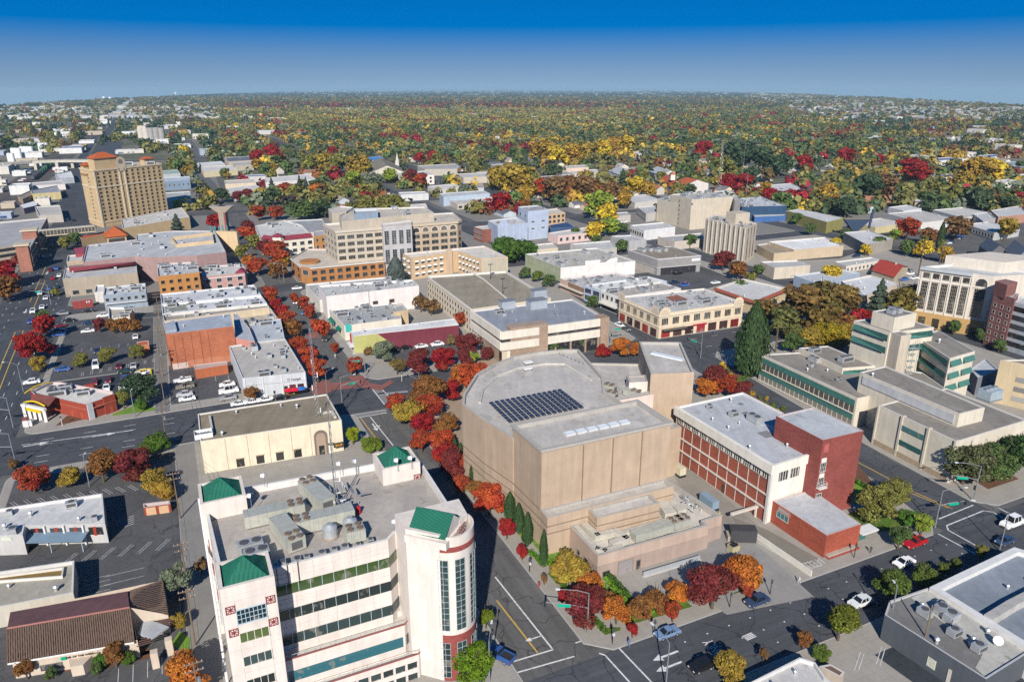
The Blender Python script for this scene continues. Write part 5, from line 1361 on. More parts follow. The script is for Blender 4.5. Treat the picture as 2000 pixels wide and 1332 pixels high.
b=gb('parking_garage','tan multilevel parking garage beside the wide street, linked by a glazed bridge',[(-70,494),(41,477),(59,484),(92,425),(-70,440)],10,(.42,.36,.28),(.33,.33,.34),'garage',par=1.0,stain=.2)
for i in(0,2):
 for z in(1.2,4.4,7.4):b.band(i,z,z+1.6,M('paint',(.03,.03,.035)),'opening',.03,.97,.04)
for x,y,s_,lb in((60,462,7,0),(46,492,5.5,1)):
 p=G(x,y,10)-b.o;part(b,'stair_tower',lambda m:m.box((p.x,p.y,6.5),(s_,s_,14),M('brick',(.3,.13,.09)),GA));part(b,'tower_roof',lambda m:m.box((p.x,p.y,13.9),(s_+1.4,s_+1.4,.8),M('paint',(.5,.42,.3)),GA))
o0=G(135,470,0);o=thing('sky_bridge','glazed tan pedestrian bridge from the parking garage to the hotel','bridge',o0);A,B_=G(78,462,6.5)-o0,G(186,452,6.5)-o0;d=B_-A;an=math.atan2(d.y,d.x);c=(A+B_)/2
MB().box((c.x,c.y,6.7),(d.length,4,.6),M('wall',(.5,.42,.3)),an).build('deck',o);MB().box((c.x,c.y,8.4),(d.length,3.6,2.8),M('glass',(.1,.1,.1)),an).build('glazing',o);MB().box((c.x,c.y,10),(d.length,4.4,.5),M('wall',(.46,.42,.36)),an).build('bridge_roof',o)
for k in range(17):q=A.lerp(B_,k/16);MB().box((q.x,q.y,8.4),(.25,4.1,2.8),M('paint',(.5,.42,.3)),an).build('mullion',o)
HT,HT2=(.50,.37,.21),(.47,.35,.21)
b=gb('hotel','tall tan hotel tower with rows of windows and orange hip roofs',None,38.3,HT,(.42,.37,.3),'hotel',par=1.2,pts=[UV(-52,591),UV(-42.7,567.8),UV(-.7,600)])
wk=dict(glass=(.025,.025,.025),frame=(.42,.31,.18))
for i,(f0,f1,n)in enumerate(((.03,.22,2),(.25,.31,1),(.43,.5,1),(.53,.99,5))):
 for r_ in range(13):
  for c_ in range(n):
   pass
b.windows(1,13,12,4,37,.42,.6,f0=.02,f1=.99,skip=[(r_,c_)for r_ in range(13)for c_ in(4,)],**wk);b.windows(0,13,1,4,36,.3,.35,f0=.4,f1=.75,**wk)
for i in(0,1):b.band(i,26.3,27.2,M('paint',(.6,.5,.36)),'string_course',0,1,.3);b.band(i,37.4,38.4,M('paint',(.58,.47,.32)),'cornice',0,1,.4);b.band(i,3.0,3.6,M('paint',(.6,.5,.36)),'string_course',0,1,.3)
for f in(.0,.345,.42):b.band(1,0,38,M('paint',(.58,.48,.34)),'pilaster',f,f+.02,.5)
arch_on(b,1,.39,7,36,42,.5,M('wall',(.52,.43,.3)),'crest');arch_on(b,1,.39,3,41,42.5,.6,M('paint',(.2,.18,.16)),'crest_window')
def hip(b,pts,z,top,m,nm,box=None,loc=False):
 c=ccw(pts if loc else[tuple((G(x,y,z)-b.o)[:2])for x,y in pts]);ce=(sum(p[0]for p in c)/4,sum(p[1]for p in c)/4)
 if box:part(b,nm+'_wall',lambda mb:mb.prism(c,box,z,M('wall',HT)))
 oc=offset(c,-.8);r0,r1=Vector((*ce,top)),Vector((*ce,top));a=(Vector(oc[1])-Vector(oc[0]));e=(Vector(oc[2])-Vector(oc[1]))
 dd=(a if a.length>e.length else e);k=max(0,dd.length-min(a.length,e.length))/2;dd=dd.normalized()*k
 P0,P1=r0-Vector((*dd,0)),r0+Vector((*dd,0))
 def f(mb):
  for i in range(4):
   p,q=Vector((*oc[i],z)),Vector((*oc[(i+1)%4],z));n1,n2=sorted((P0,P1),key=lambda t:(t-p).length)[0],sorted((P0,P1),key=lambda t:(t-q).length)[0]
   mb.face([p,q,n2,n1]if(n1-n2).length>.01 else[p,q,n1],m)
  mb.face([Vector((*p,z-.05))for p in oc[::-1]],m)
 part(b,nm,f)
ORT=M('tile',(.42,.1,.03),dir='X',sc=.5)
def hb(a0,a1,b0,b1):
 return[tuple(lp(b,-42.7+.795*a-.372*c,567.8+.606*a+.928*c,0)[:2])for a,c in((a0,b0),(a1,b0),(a1,b1),(a0,b1))]
hip(b,hb(4,21,5,17),45,48.5,ORT,'hip_roof',37,True);hip(b,hb(.6,7,18,24),40,42,ORT,'corner_roof',36,True);hip(b,hb(43,51,8,16),41.5,43.2,ORT,'corner_roof',37,True)
sign(b.root,'DOUBLETREE',b.at(0,.3,34,.2),b.rz(0)+math.pi,2.2,(.25,.15,.08));b.end();ac_unit(b.o+Vector((0,8,37.2)),'hotel roof',3,None,1.6);ac_unit(b.o+Vector((14,14,37.2)),'hotel roof',1,None,1.6)
gb('hotel_podium','low tan hotel wing with a white roof right of the tower',[(236,428),(240,446),(370,424),(355,405)],8,HT,(.5,.48,.45),'building',6,4,where='white roofed hotel wing',par=.6)
b=gb('hotel_entrance','open hotel entrance pavilion with an orange hip roof',[(206,455),(208,464),(246,460),(243,452)],5.5,HT,(.4,.1,.03),'pavilion',par=.1);hip(b,[(205,456),(208,464),(247,460),(243,452)],5.5,10.5,ORT,'hip_roof');b.band(1,.2,4.4,M('paint',(.06,.05,.05)),'opening',.08,.92,.05)
b=gb('orange_roofed_walkway','low orange roofed walkway linking bridge and hotel entrance',[(157,462),(158,468),(206,457),(205,452)],4.5,HT,(.4,.1,.03),'walkway',par=.05)
BRO=(.36,.165,.06)
b=gb('brick_office_podium','orange brown brick corner building with a rounded corner bay',[(568,505),(587,521),(605,524),(751,510),(742,487),(600,486)],8.0,BRO,(.5,.45,.38),'office building',0,3,where='brick corner building roof')
b.windows(2,2,9,.6,7.2,.6,.62,frame=(.3,.15,.07));b.windows(0,2,2,.6,7.2,.4,.6,frame=(.3,.15,.07));b.windows(1,1,1,3.8,7,.6,.8);b.band(2,7.6,8.05,M('paint',(.62,.58,.52)),'cornice',0,1,.5);b.band(0,7.6,8.05,M('paint',(.62,.58,.52)),'cornice',0,1,.4)
part(b,'round_skylight',lambda m:(lambda q:m.tube(q,q+Vector((0,0,.8)),5,5,M('wall',BRO),20))(G(605,512,7.5)-b.o));b.end()
TN,TN2=(.44,.385,.31),(.42,.33,.24)
b=gb('office_tower','tan five storey office tower with stone bands above the brick podium',[(632,437),(656,451),(747,444),(730,430)],23.6,TN,(.5,.45,.39),'office building',par=1)
b.windows(1,4,5,8.0,21.8,.74,.55,nx=4,frame=(.38,.33,.26));b.windows(0,4,4,8.0,21.8,.5,.55,nx=2,frame=(.38,.33,.26))
for z in(22.4,18,14.5,11,7.9):
 for i in(0,1):b.band(i,z,z+(1.2 if z>22 else .35),M('paint',(.5,.44,.36)),'stone_band',0,1,.45 if z>22 else .15)
b=gb('office_link','grey recessed office block with two tiers of tall windows between two tan towers',[(745,437),(747,443),(804,439),(803,430)],25,(.39,.38,.38),(.5,.45,.39),'office building',par=.8)
for z0,z1 in((15.5,23),(5.5,13.5)):b.windows(1,1,4,z0,z1,.62,.92,nx=2,nz=6,frame=(.4,.4,.41))
b=gb('office_tower','tan office tower with arched top floor windows right of the grey link',[(802,432),(803,439),(893,432),(901,429),(885,415),(800,420)],23.8,TN2,(.48,.43,.37),'office building',par=.8)
b.windows(1,4,5,5.5,19,.74,.6,nx=2,frame=(.38,.3,.2));b.windows(2,4,1,5.5,19,.6,.6,frame=(.38,.3,.2));b.band(1,22.6,23.8,M('paint',(.46,.38,.28)),'cornice',0,1,.6);b.band(1,18.9,19.3,M('paint',(.48,.4,.3)),'stone_band',0,1,.25);b.band(2,22.6,23.8,M('paint',(.46,.38,.28)),'cornice',0,1,.6)
for k in range(5):arch_on(b,1,.1+k*.2,4.0,19.6,20.4,.08,M('paint',(.55,.5,.42)),'arch_surround');arch_on(b,1,.1+k*.2,3.2,19.7,20.3,.14,M('glass',(.09,.08,.07)),'arched_window')
b=gb('plant_storey','set back tan plant storey on top of the central office towers',[(662,421),(667,433),(795,420),(848,416),(830,404),(690,408)],27.5,TN,(.47,.42,.36),'building',6,4,where='central office plant storey',z0=22,base=22.5,keep=False)
gb('rooftop_drum','low round cornered tan block at the back of the central office roof',[(641,408),(648,417),(676,414),(690,405),(665,402)],28,TN,(.5,.46,.4),'building',z0=22,base=22.5,keep=False);gb('rooftop_screen','blue glass plant screen on the central office roof',[(690,408),(691,418),(738,415),(737,406)],30,(.2,.26,.33),(.3,.33,.36),'screen',z0=25,base=26,par=1.5,keep=False)
b=gb('white_shop_building','white two storey shop building with maroon hip roofs and a turret',[(498,441),(509,467),(535,471),(612,463),(590,440),(556,430)],9,(.62,.58,.5),(.5,.5,.48),'shop',8,4,where='white shop with maroon roofs')
mr=M('tile',(.22,.035,.055),dir='X',sc=.4);b.windows(2,2,5,.6,8,.55,.55);b.windows(1,2,2,.6,8,.5,.5);b.windows(0,2,3,.6,8,.4,.5)
part(b,'maroon_roof',lambda m:[m.face([b.at(i,f0,8.9,.5),b.at(i,f1,8.9,.5),b.at(i,f1,11,-2.6),b.at(i,f0,11,-2.6)],mr)for i,f0,f1 in((1,0,1),(2,.02,.98))]and None)
part(b,'turret',lambda m:(lambda p:m.tube((p.x,p.y,7),(p.x,p.y,11.2),3.2,3.2,b.wm,8).tube((p.x,p.y,11.2),(p.x,p.y,13),3.7,.2,mr,8))(b.at(2,.12,0,-1.5)))
b=gb('orange_brick_annex','narrow orange brick annex between the white shop and the office tower',[(613,452),(613,462),(636,459),(632,450)],9.5,(.42,.2,.06),(.36,.36,.36),'building',par=.4);b.windows(1,2,2,1,9,.4,.5)
gb('deck_roof','grey parking deck with white cars behind the white shop',[(560,431),(590,455),(640,452),(630,428)],7.5,(.45,.43,.4),(.28,.29,.3),'parking deck',par=.6)
b=gb('apartment_building','tan L shaped apartment building with small white awnings over its windows',[(787,495),(803,504),(893,490),(940,506),(992,502),(946,480)],11.2,(.52,.38,.24),(.6,.56,.5),'apartment block',0,4,where='white apartment roof')
aw=M('paint',(.66,.64,.6))
for i,cols,f0,f1 in((0,2,0,1),(1,5,.04,.7),(2,6,.05,.95)):
 b.windows(i,3,cols,.6,9.8,.5,.45,f0=f0,f1=f1)
 for r_ in range(3):
  for c_ in range(cols):
   f=f0+(f1-f0)*(c_+.5)/cols;w=(f1-f0)/cols*.3;z=.6+9.2/3*(r_+.78)
   part(b,'awning',lambda m:m.face([b.at(i,f-w,z+.3,.05),b.at(i,f+w,z+.3,.05),b.at(i,f+w,z-.35,.8),b.at(i,f-w,z-.35,.8)],aw))
b.band(1,0,12.5,M('wall',(.5,.37,.25)),'lift_shaft',.74,.86,1.2);b.band(3,0,10.8,M('wall',(.4,.36,.28)),'blank_end',.01,.99,.05);b.end()
b=gb('parking_deck','cream parking structure with an open tan top deck',[(834,539),(921,604),(1076,582),(988,529)],10.5,(.56,.5,.4),(.27,.235,.18),'garage',par=1.0,stain=.25)
for z in(1.2,3.9,6.6):b.windows(0,1,17,z,z+2.0,.55,.8,(.035,.03,.028),(.5,.44,.35))
b.band(0,9.6,10.6,M('paint',(.62,.57,.48)),'parapet_cap',0,1,.25);part(b,'middle_kerb',lambda m:m.path([G(x,y,10.2)-b.o for x,y in((912,527),(943,545),(985,580),(990,585))],.4,M('paint',(.62,.57,.5)),4));b.end()
stz=lambda pts:[toUV(G(x,y,9.56))for x,y in pts]
def deckl():
 mb=MB()
 for k in range(16):
  for(ax,ay),(bx,by)in(((850,543),(925,598)),((918,532),(985,577)),((950,545),(1050,585))):
   p=G(ax+(bx-ax)*k/15,ay+(by-ay)*k/15,9.57);e=UV(4.5,0,0);n=UV(0,.07,0);mb.face([p-n,p+e-n,p+e+n,p+n],M('worn',(.5,.48,.42)))
 mb.build('stall_marking',kind='structure')
deckl()
for x,y,lb in((958,545,'farther'),(982,575,'nearer')):
 o=thing('deck_lamp',f'{lb} dark twin lamp post on the tan parking deck','lamp',G(x,y,9.6),None,GA);MB().tube((0,0,0),(0,0,6.5),.12,.09,DARK,6).build('post',o);MB().box((0,0,6.6),(2,.5,.25),DARK).build('lamp_head',o)
Bn=(.30,.22,.165)
b=gb('bank_building','brown brick bank with two broad white bands and a brick corner tower',[(921,607),(980,648),(1181,621),(1118,584)],11.9,(.62,.57,.49),(.24,.26,.3),'bank',0,5,where='dark flat bank roof',par=.5,stain=.15)
bm=M('brick',Bn);dkg=M('glass',(.03,.03,.035))
core=[tuple((UV(u,v)-b.o)[:2])for u,v in((98.5,218.3),(135,216),(137,240),(98.4,241.5))]
for i in(0,1):b.band(i,9.2,12.0,M('wall',(.64,.59,.51)),'white_band',-.005,1.005,.7);b.band(i,8.0,9.2,dkg,'window_ribbon',0,1,.15);b.band(i,5.2,8.0,M('wall',(.64,.59,.51)),'white_band',-.005,1.005,.7)
b.band(0,0,5.2,bm,'brick_wall',.3,.93,.06);b.band(1,0.1,5.2,dkg,'glass_front',.36,.94,.08);b.band(1,0,5.2,M('wall',(.5,.42,.33)),'white_wall',.0,.05,.03)
for f in(.36,.5,.65,.8,.93):b.band(1,0,5.2,bm,'brick_pillar',f,f+.015,.5)
part(b,'corner_tower',lambda m:m.prism(ccw(lpoly(b,[(99.5,214.6),(113.5,213.7),(113.7,218),(99.6,218.6)])),0,12.9,bm));part(b,'corner_tower',lambda m:m.prism(ccw(lpoly(b,[(134.3,212.6),(137.6,212.4),(137.8,217),(134.5,217)])),0,12.5,bm))
b.band(0,0,4.5,M('glass',(.02,.02,.02)),'entrance',.93,1,.2)
for x,y,s_,hh_,lb in((990,602,5.5,3,'left grey louvred plant box on the bank roof'),(1048,601,7,3.2,'right grey louvred plant box on the bank roof'),(1052,590,5.5,5,'taller grey plant box behind the right one on the bank roof')):
 o=thing('plant_box',lb,'plant room',G(x,y,11.4),None,GA);MB().box((0,0,hh_/2),(s_,s_*.6,hh_),M('seam',(.34,.38,.43),dir='Z',sc=1.2)).build('louvred_casing',o);MB().box((0,0,hh_+.1),(s_+.3,s_*.6+.3,.2),STEEL).build('lid',o)
for x,y,k in((975,613,1),(983,618,0),(1084,620,2)):ac_unit(G(x,y,11.4),'dark flat bank roof',k)
b=gb('painted_wall_building','long shop with a white roof and a maroon wall ending in a lime green triangle',[(683,647),(690,656),(896,634),(888,622)],6.9,(.62,.6,.58),(.62,.62,.61),'shop',0,2,where='white roof above the maroon wall',par=.2,stain=.1)
b.band(1,.0,6.7,M('wall',(.145,.03,.046)),'maroon_wall',.0,1,.06)
part(b,'lime_panel',lambda m:m.face([b.at(1,0,.1,.1),b.at(1,.42,.1,.1),b.at(1,.22,6.7,.1),b.at(1,0,6.7,.1)],M('wall',(.38,.375,.14))))
part(b,'roof_ribs',lambda m:[m.box(b.at(1,.06+k*.085,6.85,-1.8),(.15,3.6,.25),M('paint',(.55,.55,.55)),GA)for k in range(11)]and None);b.band(0,2.6,3.0,M('paint',(.6,.6,.6)),'canopy',0,1,1.5);b.band(0,3.2,6.4,M('paint',(.4,.03,.03)),'red_sign',.1,.45,.2)
gb('low_grey_roofed_shop','low long shop with a tan back parapet near the red maple street',[(596,555),(624,586),(646,583),(765,553),(764,540)],5.6,(.58,.55,.5),(.36,.36,.36),'shop',6,3,where='low grey shop roof')
b=gb('white_shop_hall','tall plain white shop hall with two small windows in its side wall',[(621,557),(637,579),(818,558),(806,546)],10,(.66,.61,.59),(.44,.44,.43),'shop',10,4,where='tall white shop hall roof',par=.9)
b.windows(1,1,2,4.0,5.6,.3,.9,f0=.42,f1=.78,frame=(.3,.12,.1));b.band(1,0,10.3,M('paint',(.3,.3,.3)),'downpipe',.44,.447,.15)
b=gb('grey_roofed_shops','low white fronted shops with a grey roof and green awnings',[(643,604),(672,636),(784,622),(778,590)],6,(.62,.57,.48),(.33,.34,.34),'shop row',12,5,where='grey roof of the green awning shops')
ga=M('paint',(.01,.15,.1));tq=M('paint',(.05,.38,.36))
for f in(.1,.22,.34,.62,.72):part(b,'green_awning',lambda m:m.face([b.at(0,f,3.6,.1),b.at(0,f+.1,3.6,.1),b.at(0,f+.1,2.6,1.5),b.at(0,f,2.6,1.5)],ga))
b.band(1,3.4,6.3,tq,'turquoise_sign',0.02,.12,.2);gb('tan_annex','tan windowless annex at the back of the grey roofed shops',[(765,598),(768,610),(797,605),(785,592)],7,(.5,.38,.23),(.34,.34,.33),'building')
b=gb('green_white_building','two storey building with a sage green front and a stepped white side wall',[(1026,496),(1095,523),(1241,510),(1166,484)],((1094,550),523),(.64,.62,.6),(.42,.4,.36),'shop',12,3,where='pale roof of the green fronted building',par=.6,stain=.6)
b.band(0,0,b.h,M('wall',(.3,.33,.22)),'green_front',0,1,.06);b.windows(0,1,9,b.h*.5,b.h*.85,.4,.8)
part(b,'stepped_parapet',lambda m:(lambda P_:m.face(P_,b.wm).face([p+Vector((.05,.5,0))for p in P_[::-1]],b.wm))([b.at(1,.32,b.h-.2,.02),b.at(1,.75,b.h-.2,.02),b.at(1,.75,b.h+2.6,.02),b.at(1,.66,b.h+2.2,.02),b.at(1,.58,b.h+.6,.02),b.at(1,.52,b.h+.6,.02),b.at(1,.52,b.h+2.2,.02),b.at(1,.32,b.h+2.2,.02)]))
b=gb('brown_front_shop','low shop with a brown and pink front beside the green building',[(1094,544),(1141,563),(1262,546),(1200,532)],5.2,(.46,.33,.28),(.45,.44,.43),'shop',12,6,where='crowded roof of the brown fronted shop');b.band(0,1.6,5,M('wall',(.2,.13,.09)),'brown_front',.35,1,.08);b.band(0,2.6,2.9,M('paint',(.55,.5,.42)),'canopy',0,1,1.6)
b=gb('blue_front_shop','blue and white shop front with big dark windows',[(1141,557),(1173,567),(1303,549),(1268,540)],7,(.34,.4,.5),(.6,.6,.58),'shop',8,4,where='white roof of the blue fronted shop');b.windows(0,2,2,.4,6.4,.8,.75,(.02,.03,.05),(.4,.45,.55))
b=gb('white_front_shop','white two storey shop front with square windows and a canopy',[(1174,567),(1209,580),(1330,563),(1290,550)],7.8,(.6,.58,.56),(.38,.35,.32),'shop',7,3,where='grey brown roof of the white fronted shop');b.windows(0,1,4,4.4,7,.5,.7);b.band(0,2.8,3.1,M('paint',(.55,.52,.46)),'canopy',0,1,2);b.band(0,.2,2.7,dkg,'shop_window',.05,.95,.05)
b=gb('arcade_building','cream two storey corner building with scalloped parapets and shops below',[(1210,579),(1289,613),(1452,590),(1375,563)],((1287,662),613),(.6,.5,.37),(.44,.43,.42),'shop',16,6,where='cream scalloped corner building',par=.7)
hz=b.h;b.windows(0,1,6,hz*.5,hz*.82,.55,.85,nx=4,frame=(.55,.46,.34));b.windows(1,1,8,hz*.5,hz*.82,.6,.85,nx=4,frame=(.55,.46,.34))
for i,n in((0,5),(1,7)):
 b.band(i,hz*.43,hz*.47,M('paint',(.62,.54,.42)),'string_course',0,1,.25);b.band(i,hz*.87,hz*.92,M('paint',(.62,.54,.42)),'cornice',0,1,.4)
 for k in range(n):b.band(i,.2,hz*.34,M('glass',(.05,.025,.025)if k%3 else(.16,.02,.02)),'shop_window',.03+k/n*.97,.03+(k+.72)/n*.97,.06)
for i,f in((0,.06),(0,.9),(1,.06),(1,.94)):arch_on(b,i,f,5,hz-.3,hz-.2,.05,b.wm,'scalloped_gable');arch_on(b,i,f,4,hz-.6,hz-.7,.1,M('paint',(.5,.42,.32)),'gable_panel')
b.band(1,hz*.33,hz*.37,M('paint',(.4,.02,.03)),'red_sign',.4,.56,.5);b.band(1,hz*.33,hz*.36,M('paint',(.1,.09,.08)),'dark_awning',.03,.3,1.8)
part(b,'light_well',lambda m:m.prism(ccw([tuple((G(x,y,hz)-b.o)[:2])for x,y in((1300,578),(1318,588),(1345,582),(1322,573))]),hz-.69,hz-.6,M('paint',(.25,.1,.06))));b.end()
b=gb('grey_box_office','grey overhanging box office on a glazed ground floor with a brown roof',[(1228,488),(1285,506),(1369,499),(1311,481)],8.6,(.28,.27,.27),(.235,.2,.155),'office building',0,2,where='brown roof of the grey box office',par=.3,stain=.1)
for i in(0,1):b.band(i,3.9,4.2,M('paint',(.5,.49,.48)),'soffit_trim',0,1,.4);b.band(i,.1,3.8,dkg if i else M('wall',(.4,.37,.33)),'ground_floor',.08,.9,.1);b.band(i,8.2,8.65,M('paint',(.5,.49,.48)),'roof_trim',0,1,.3);b.band(i,4.2,8.2,M('seam',(.29,.28,.28),dir='Z',sc=1.5),'ribbed_cladding',0,1,.35)
b.band(1,6,7.4,M('paint',(.6,.62,.65)),'sign_board',.78,.98,.45);hv=G(1275,492,8.3);[ac_unit(hv+Vector((k*4-6,(k%2)*2,0)),'brown roof of the grey box office',3)for k in range(4)]
b=gb('ribbed_tower','tan office tower with vertical concrete ribs and slit windows',[(1378,427),(1458,446),(1479,436),(1400,419)],19.4,(.46,.4,.32),(.42,.38,.33),'office building',7,5,where='ribbed tan office tower',par=.8)
for k in range(9):
 b.band(0,1.5,18.6,M('glass',(.05,.035,.022)),'window_slit',.045+k/9,.075+k/9,.05)
 b.band(0,0,19.6,M('wall',(.5,.46,.4)),'rib',.085+k/9-.005,.085+k/9+.015,.5)
for k in range(3):b.band(1,1.5,18.4,M('glass',(.06,.04,.02)),'window_slit',.2+k*.28,.26+k*.28,.05)
part(b,'lift_tower',lambda m:m.box(G(1440,432,19.4)-b.o+Vector((0,0,1.5)),(10,8,7),b.wm,GA));b.end()
TE=(.5,.44,.35)
b=gb('telephone_exchange','large windowless tan telephone exchange with a roof full of equipment',[(1309,380),(1351,390),(1432,384),(1390,374)],20.3,TE,(.4,.39,.37),'building',12,6,where='tan telephone exchange roof',par=.6);b.windows(0,6,1,1,19,.2,.5,f0=.35,f1=.6);b.band(1,16.5,18,M('paint',(.16,.14,.12)),'window',.0,.04,.08)
gb('exchange_wing','lower tan wing left of the telephone exchange',[(1284,389),(1330,399),(1345,392),(1310,381)],15.5,TE,(.38,.37,.36),'building',3,2,where='lower exchange wing');gb('exchange_annex','grey annex right of the telephone exchange',[(1431,384),(1435,392),(1447,389),(1440,381)],19.5,(.3,.29,.28),(.35,.35,.35),'building')
antenna_mast(G(1403,377,20),36,'tall lattice telecom mast on the tan telephone exchange',1.6,16,6);antenna_mast(G(1447,372,0),42,'thin guyed mast right of the telephone exchange',.6,14,1);antenna_mast(G(1453,420,0),30,'slim mast behind the ribbed tan tower',.4,10,1)
b=gb('blue_warehouse','dark blue warehouse store with a pale roof of skylights',[(1443,388),(1449,404),(1537,402),(1487,384)],9.5,(.025,.06,.12),(.45,.47,.5),'store',14,4,where='dark blue warehouse roof');gb('blue_warehouse_porch','low white and blue entrance in front of the blue warehouse',[(1470,417),(1474,424),(1538,421),(1530,413)],4,(.05,.12,.3),(.5,.5,.48),'store')
b=gb('art_deco_theatre','pale blue art deco theatre side wall',[(953,431),(972,442),(1031,436),(1010,424)],12,(.36,.42,.53),(.5,.5,.5),'theatre',4,2,where='pale blue theatre roof');arch_on(b,1,.2,7,11.5,11.6,-.3,b.wm,'round_gable')
b=gb('fly_tower','pale blue fly tower of the art deco theatre with small dark windows',[(1012,404),(1031,413),(1071,409),(1050,401)],((1031,470),413),(.38,.44,.55),(.3,.3,.32),'theatre',2,1,where='pale blue fly tower');b.windows(1,2,2,5,13.5,.3,.18,(.03,.03,.04));b.windows(0,1,2,b.h-5,b.h-2.5,.3,.8);b.end()
gb('maroon_brick_building','maroon brick two storey building left of the pale blue theatre',[(925,443),(942,449),(971,446),(955,440)],8,(.2,.07,.05),(.47,.46,.44),'building',5,2,wins=[(0,2,4,1,7.5,.5)],where='maroon brick building roof',wk='brick').end()
gb('pink_building','pale pink low building with windows behind small trees',[(1071,455),(1090,461),(1173,452),(1150,443)],5.2,(.58,.44,.42),(.5,.49,.47),'building',3,2,[(1,1,7,1,4.5,.4)],where='pale pink building').end()
gb('blue_canopy','dark blue flat canopy roof beside the pale blue theatre',[(1072,440),(1075,446),(1124,444),(1108,434)],5,(.04,.08,.16),(.03,.07,.16),'canopy',par=.05);gb('peach_building','peach coloured two storey building behind the pale blue theatre',[(1058,410),(1070,419),(1104,415),(1088,407)],8,(.52,.34,.2),(.5,.47,.43),'building',2,1,[(1,2,4,1,7.5,.6)],where='peach building').end()
gb('grey_shop_box','plain grey shop box with a pale sign on its end wall',[(1193,461),(1229,471),(1263,468),(1232,459)],6,(.34,.34,.35),(.4,.4,.4),'shop',3,2,where='plain grey shop box');gb('low_grey_shop','low rambling grey roofed shop left of the plain grey box',[(1114,476),(1165,490),(1205,484),(1192,470)],4.5,(.42,.4,.38),(.46,.46,.45),'shop',4,3,where='low rambling grey shop')
gb('white_office_box','white two storey office left of the telephone exchange',[(1231,440),(1258,450),(1319,443),(1296,434)],6.5,(.6,.6,.6),(.47,.47,.46),'office building',6,4,[(0,1,6,1.5,5,.7)],where='white office left of the exchange').end()
gb('cream_low_shop','small cream roofed building at the ivy covered trellis',[(1040,478),(1050,488),(1090,484),(1080,474)],4.5,(.55,.48,.36),(.47,.45,.4),'shop',2,2,where='small cream roofed building');gb('beige_corner_shop','beige shop with a rounded white pillar before the ribbed tower',[(1285,462),(1318,472),(1378,466),(1370,455)],5,(.46,.41,.36),(.36,.36,.36),'shop',4,2,where='beige shop before the ribbed tower')
gb('white_roofed_store','tan store with a brilliant white roof and parking lot',[(1500,472),(1551,488),(1648,480),(1612,463)],6,(.46,.37,.26),(.68,.68,.68),'store',10,5,where='brilliant white store roof');gb('tan_low_wing','tan low building with a small yard between ribbed tower and white store',[(1478,478),(1512,495),(1560,491),(1520,472)],5,(.45,.36,.25),(.3,.25,.18),'building',2,1,where='tan low wing')
b=gb('mural_building','pale tan flat building with graffiti on its side wall',[(1485,511),(1513,523),(1583,518),(1557,508)],((1513,546),523),(.5,.44,.36),(.42,.42,.41),'building',1,2,where='pale tan flat building');sign(b.root,'xoxoxo',b.at(1,.62,1.8,.1),GA,2.2,(.6,.58,.56))
b=gb('motel_row','long low white building with many doors beside the parking lot',[(1630,511),(1653,520),(1722,508),(1702,502)],3.6,(.56,.52,.46),(.42,.42,.4),'motel',3,2,[(1,1,9,.2,2.8,.4)],where='long low white building');b.end()
def gable_house(name,label,px,h,rise,wall,roofc,cat='house',ridge=1,chim=False,group=None,keep=True,tile=True):
 P=[G(x,y,h)for x,y in px];P.append(P[0]+P[2]-P[1]);o0=Vector((sum(p.x for p in P)/4,sum(p.y for p in P)/4,0));o=thing(name,label,cat,o0,group);Q=[p-o0 for p in P]
 if keep:foot(ccw([(p.x,p.y)for p in P]))
 wm,rm=M('wall',wall),M('tile',roofc,dir='X',sc=.4)if tile else M('roof',roofc)
 if ridge:Q=Q[1:]+Q[:1]
 m1,m2=(Q[0]+Q[1])/2+Vector((0,0,rise)),(Q[2]+Q[3])/2+Vector((0,0,rise))
 w=MB()
 for a,c in zip(Q,Q[1:]+Q[:1]):w.face([(a.x,a.y,0),(c.x,c.y,0),c,a],wm)
 w.face([Q[0],Q[1],m1],wm);w.face([Q[2],Q[3],m2],wm);w.build('wall',o)
 r=MB();e=(Q[1]-Q[0]).normalized()*.5;g=(Q[2]-Q[1]).normalized()*.5;dz=Vector((0,0,.12));dn=Vector((0,0,-.12))
 r.face([Q[0]-e-g+dn,m1-g+dz,m2+g+dz,Q[3]-e+g+dn],rm);r.face([Q[1]+e-g+dn,Q[2]+e+g+dn,m2+g+dz,m1-g+dz],rm);ro=r.build('roof',o)
 if chim:c=m1.lerp(m2,.3);MB().box((c.x,c.y,c.z),(.9,.9,2.2),M('paint',(.4,.33,.27))).build('chimney',ro)
 return o
gable_house('red_roofed_house','tan bungalow with a bright red roof by the parking lot',[(1703,527),(1746,541),(1774,521)],3.6,2.6,(.42,.35,.25),(.36,.05,.035),chim=True)
gb('white_flat_store','broad low store with a white roof behind the big rust coloured trees',[(1643,549),(1686,579),(1755,553),(1700,537)],6,(.5,.42,.33),(.56,.57,.58),'store',7,4,where='broad white roof behind the rust trees');gb('blue_edge_building','pale blue edged low building behind the rust coloured trees',[(1551,538),(1590,552),(1680,533),(1638,525)],5,(.3,.36,.45),(.45,.47,.5),'building',4,3,where='pale blue edged building')
b=gb('tile_edged_building','low building with a red tile edge and a green rimmed white roof',[(1398,562),(1474,588),(1536,563),(1452,544)],5.5,(.5,.4,.25),(.52,.52,.5),'building',4,2,where='red tile edged roof');b.band(0,4.6,5.6,M('paint',(.36,.1,.06)),'tile_edge',0,1,1.2);b.band(1,4.6,5.6,M('paint',(.36,.1,.06)),'tile_edge',0,1,1.2)
AC=(.55,.5,.43)
b=gb('arched_office_building','cream office tower with tall window bays, a big arch and a tan stone base',[(1799,521),(1942,540),(2040,534),(1900,512)],23.8,AC,(.46,.47,.48),'office building',6,3,where='cream arched office',par=1.0)
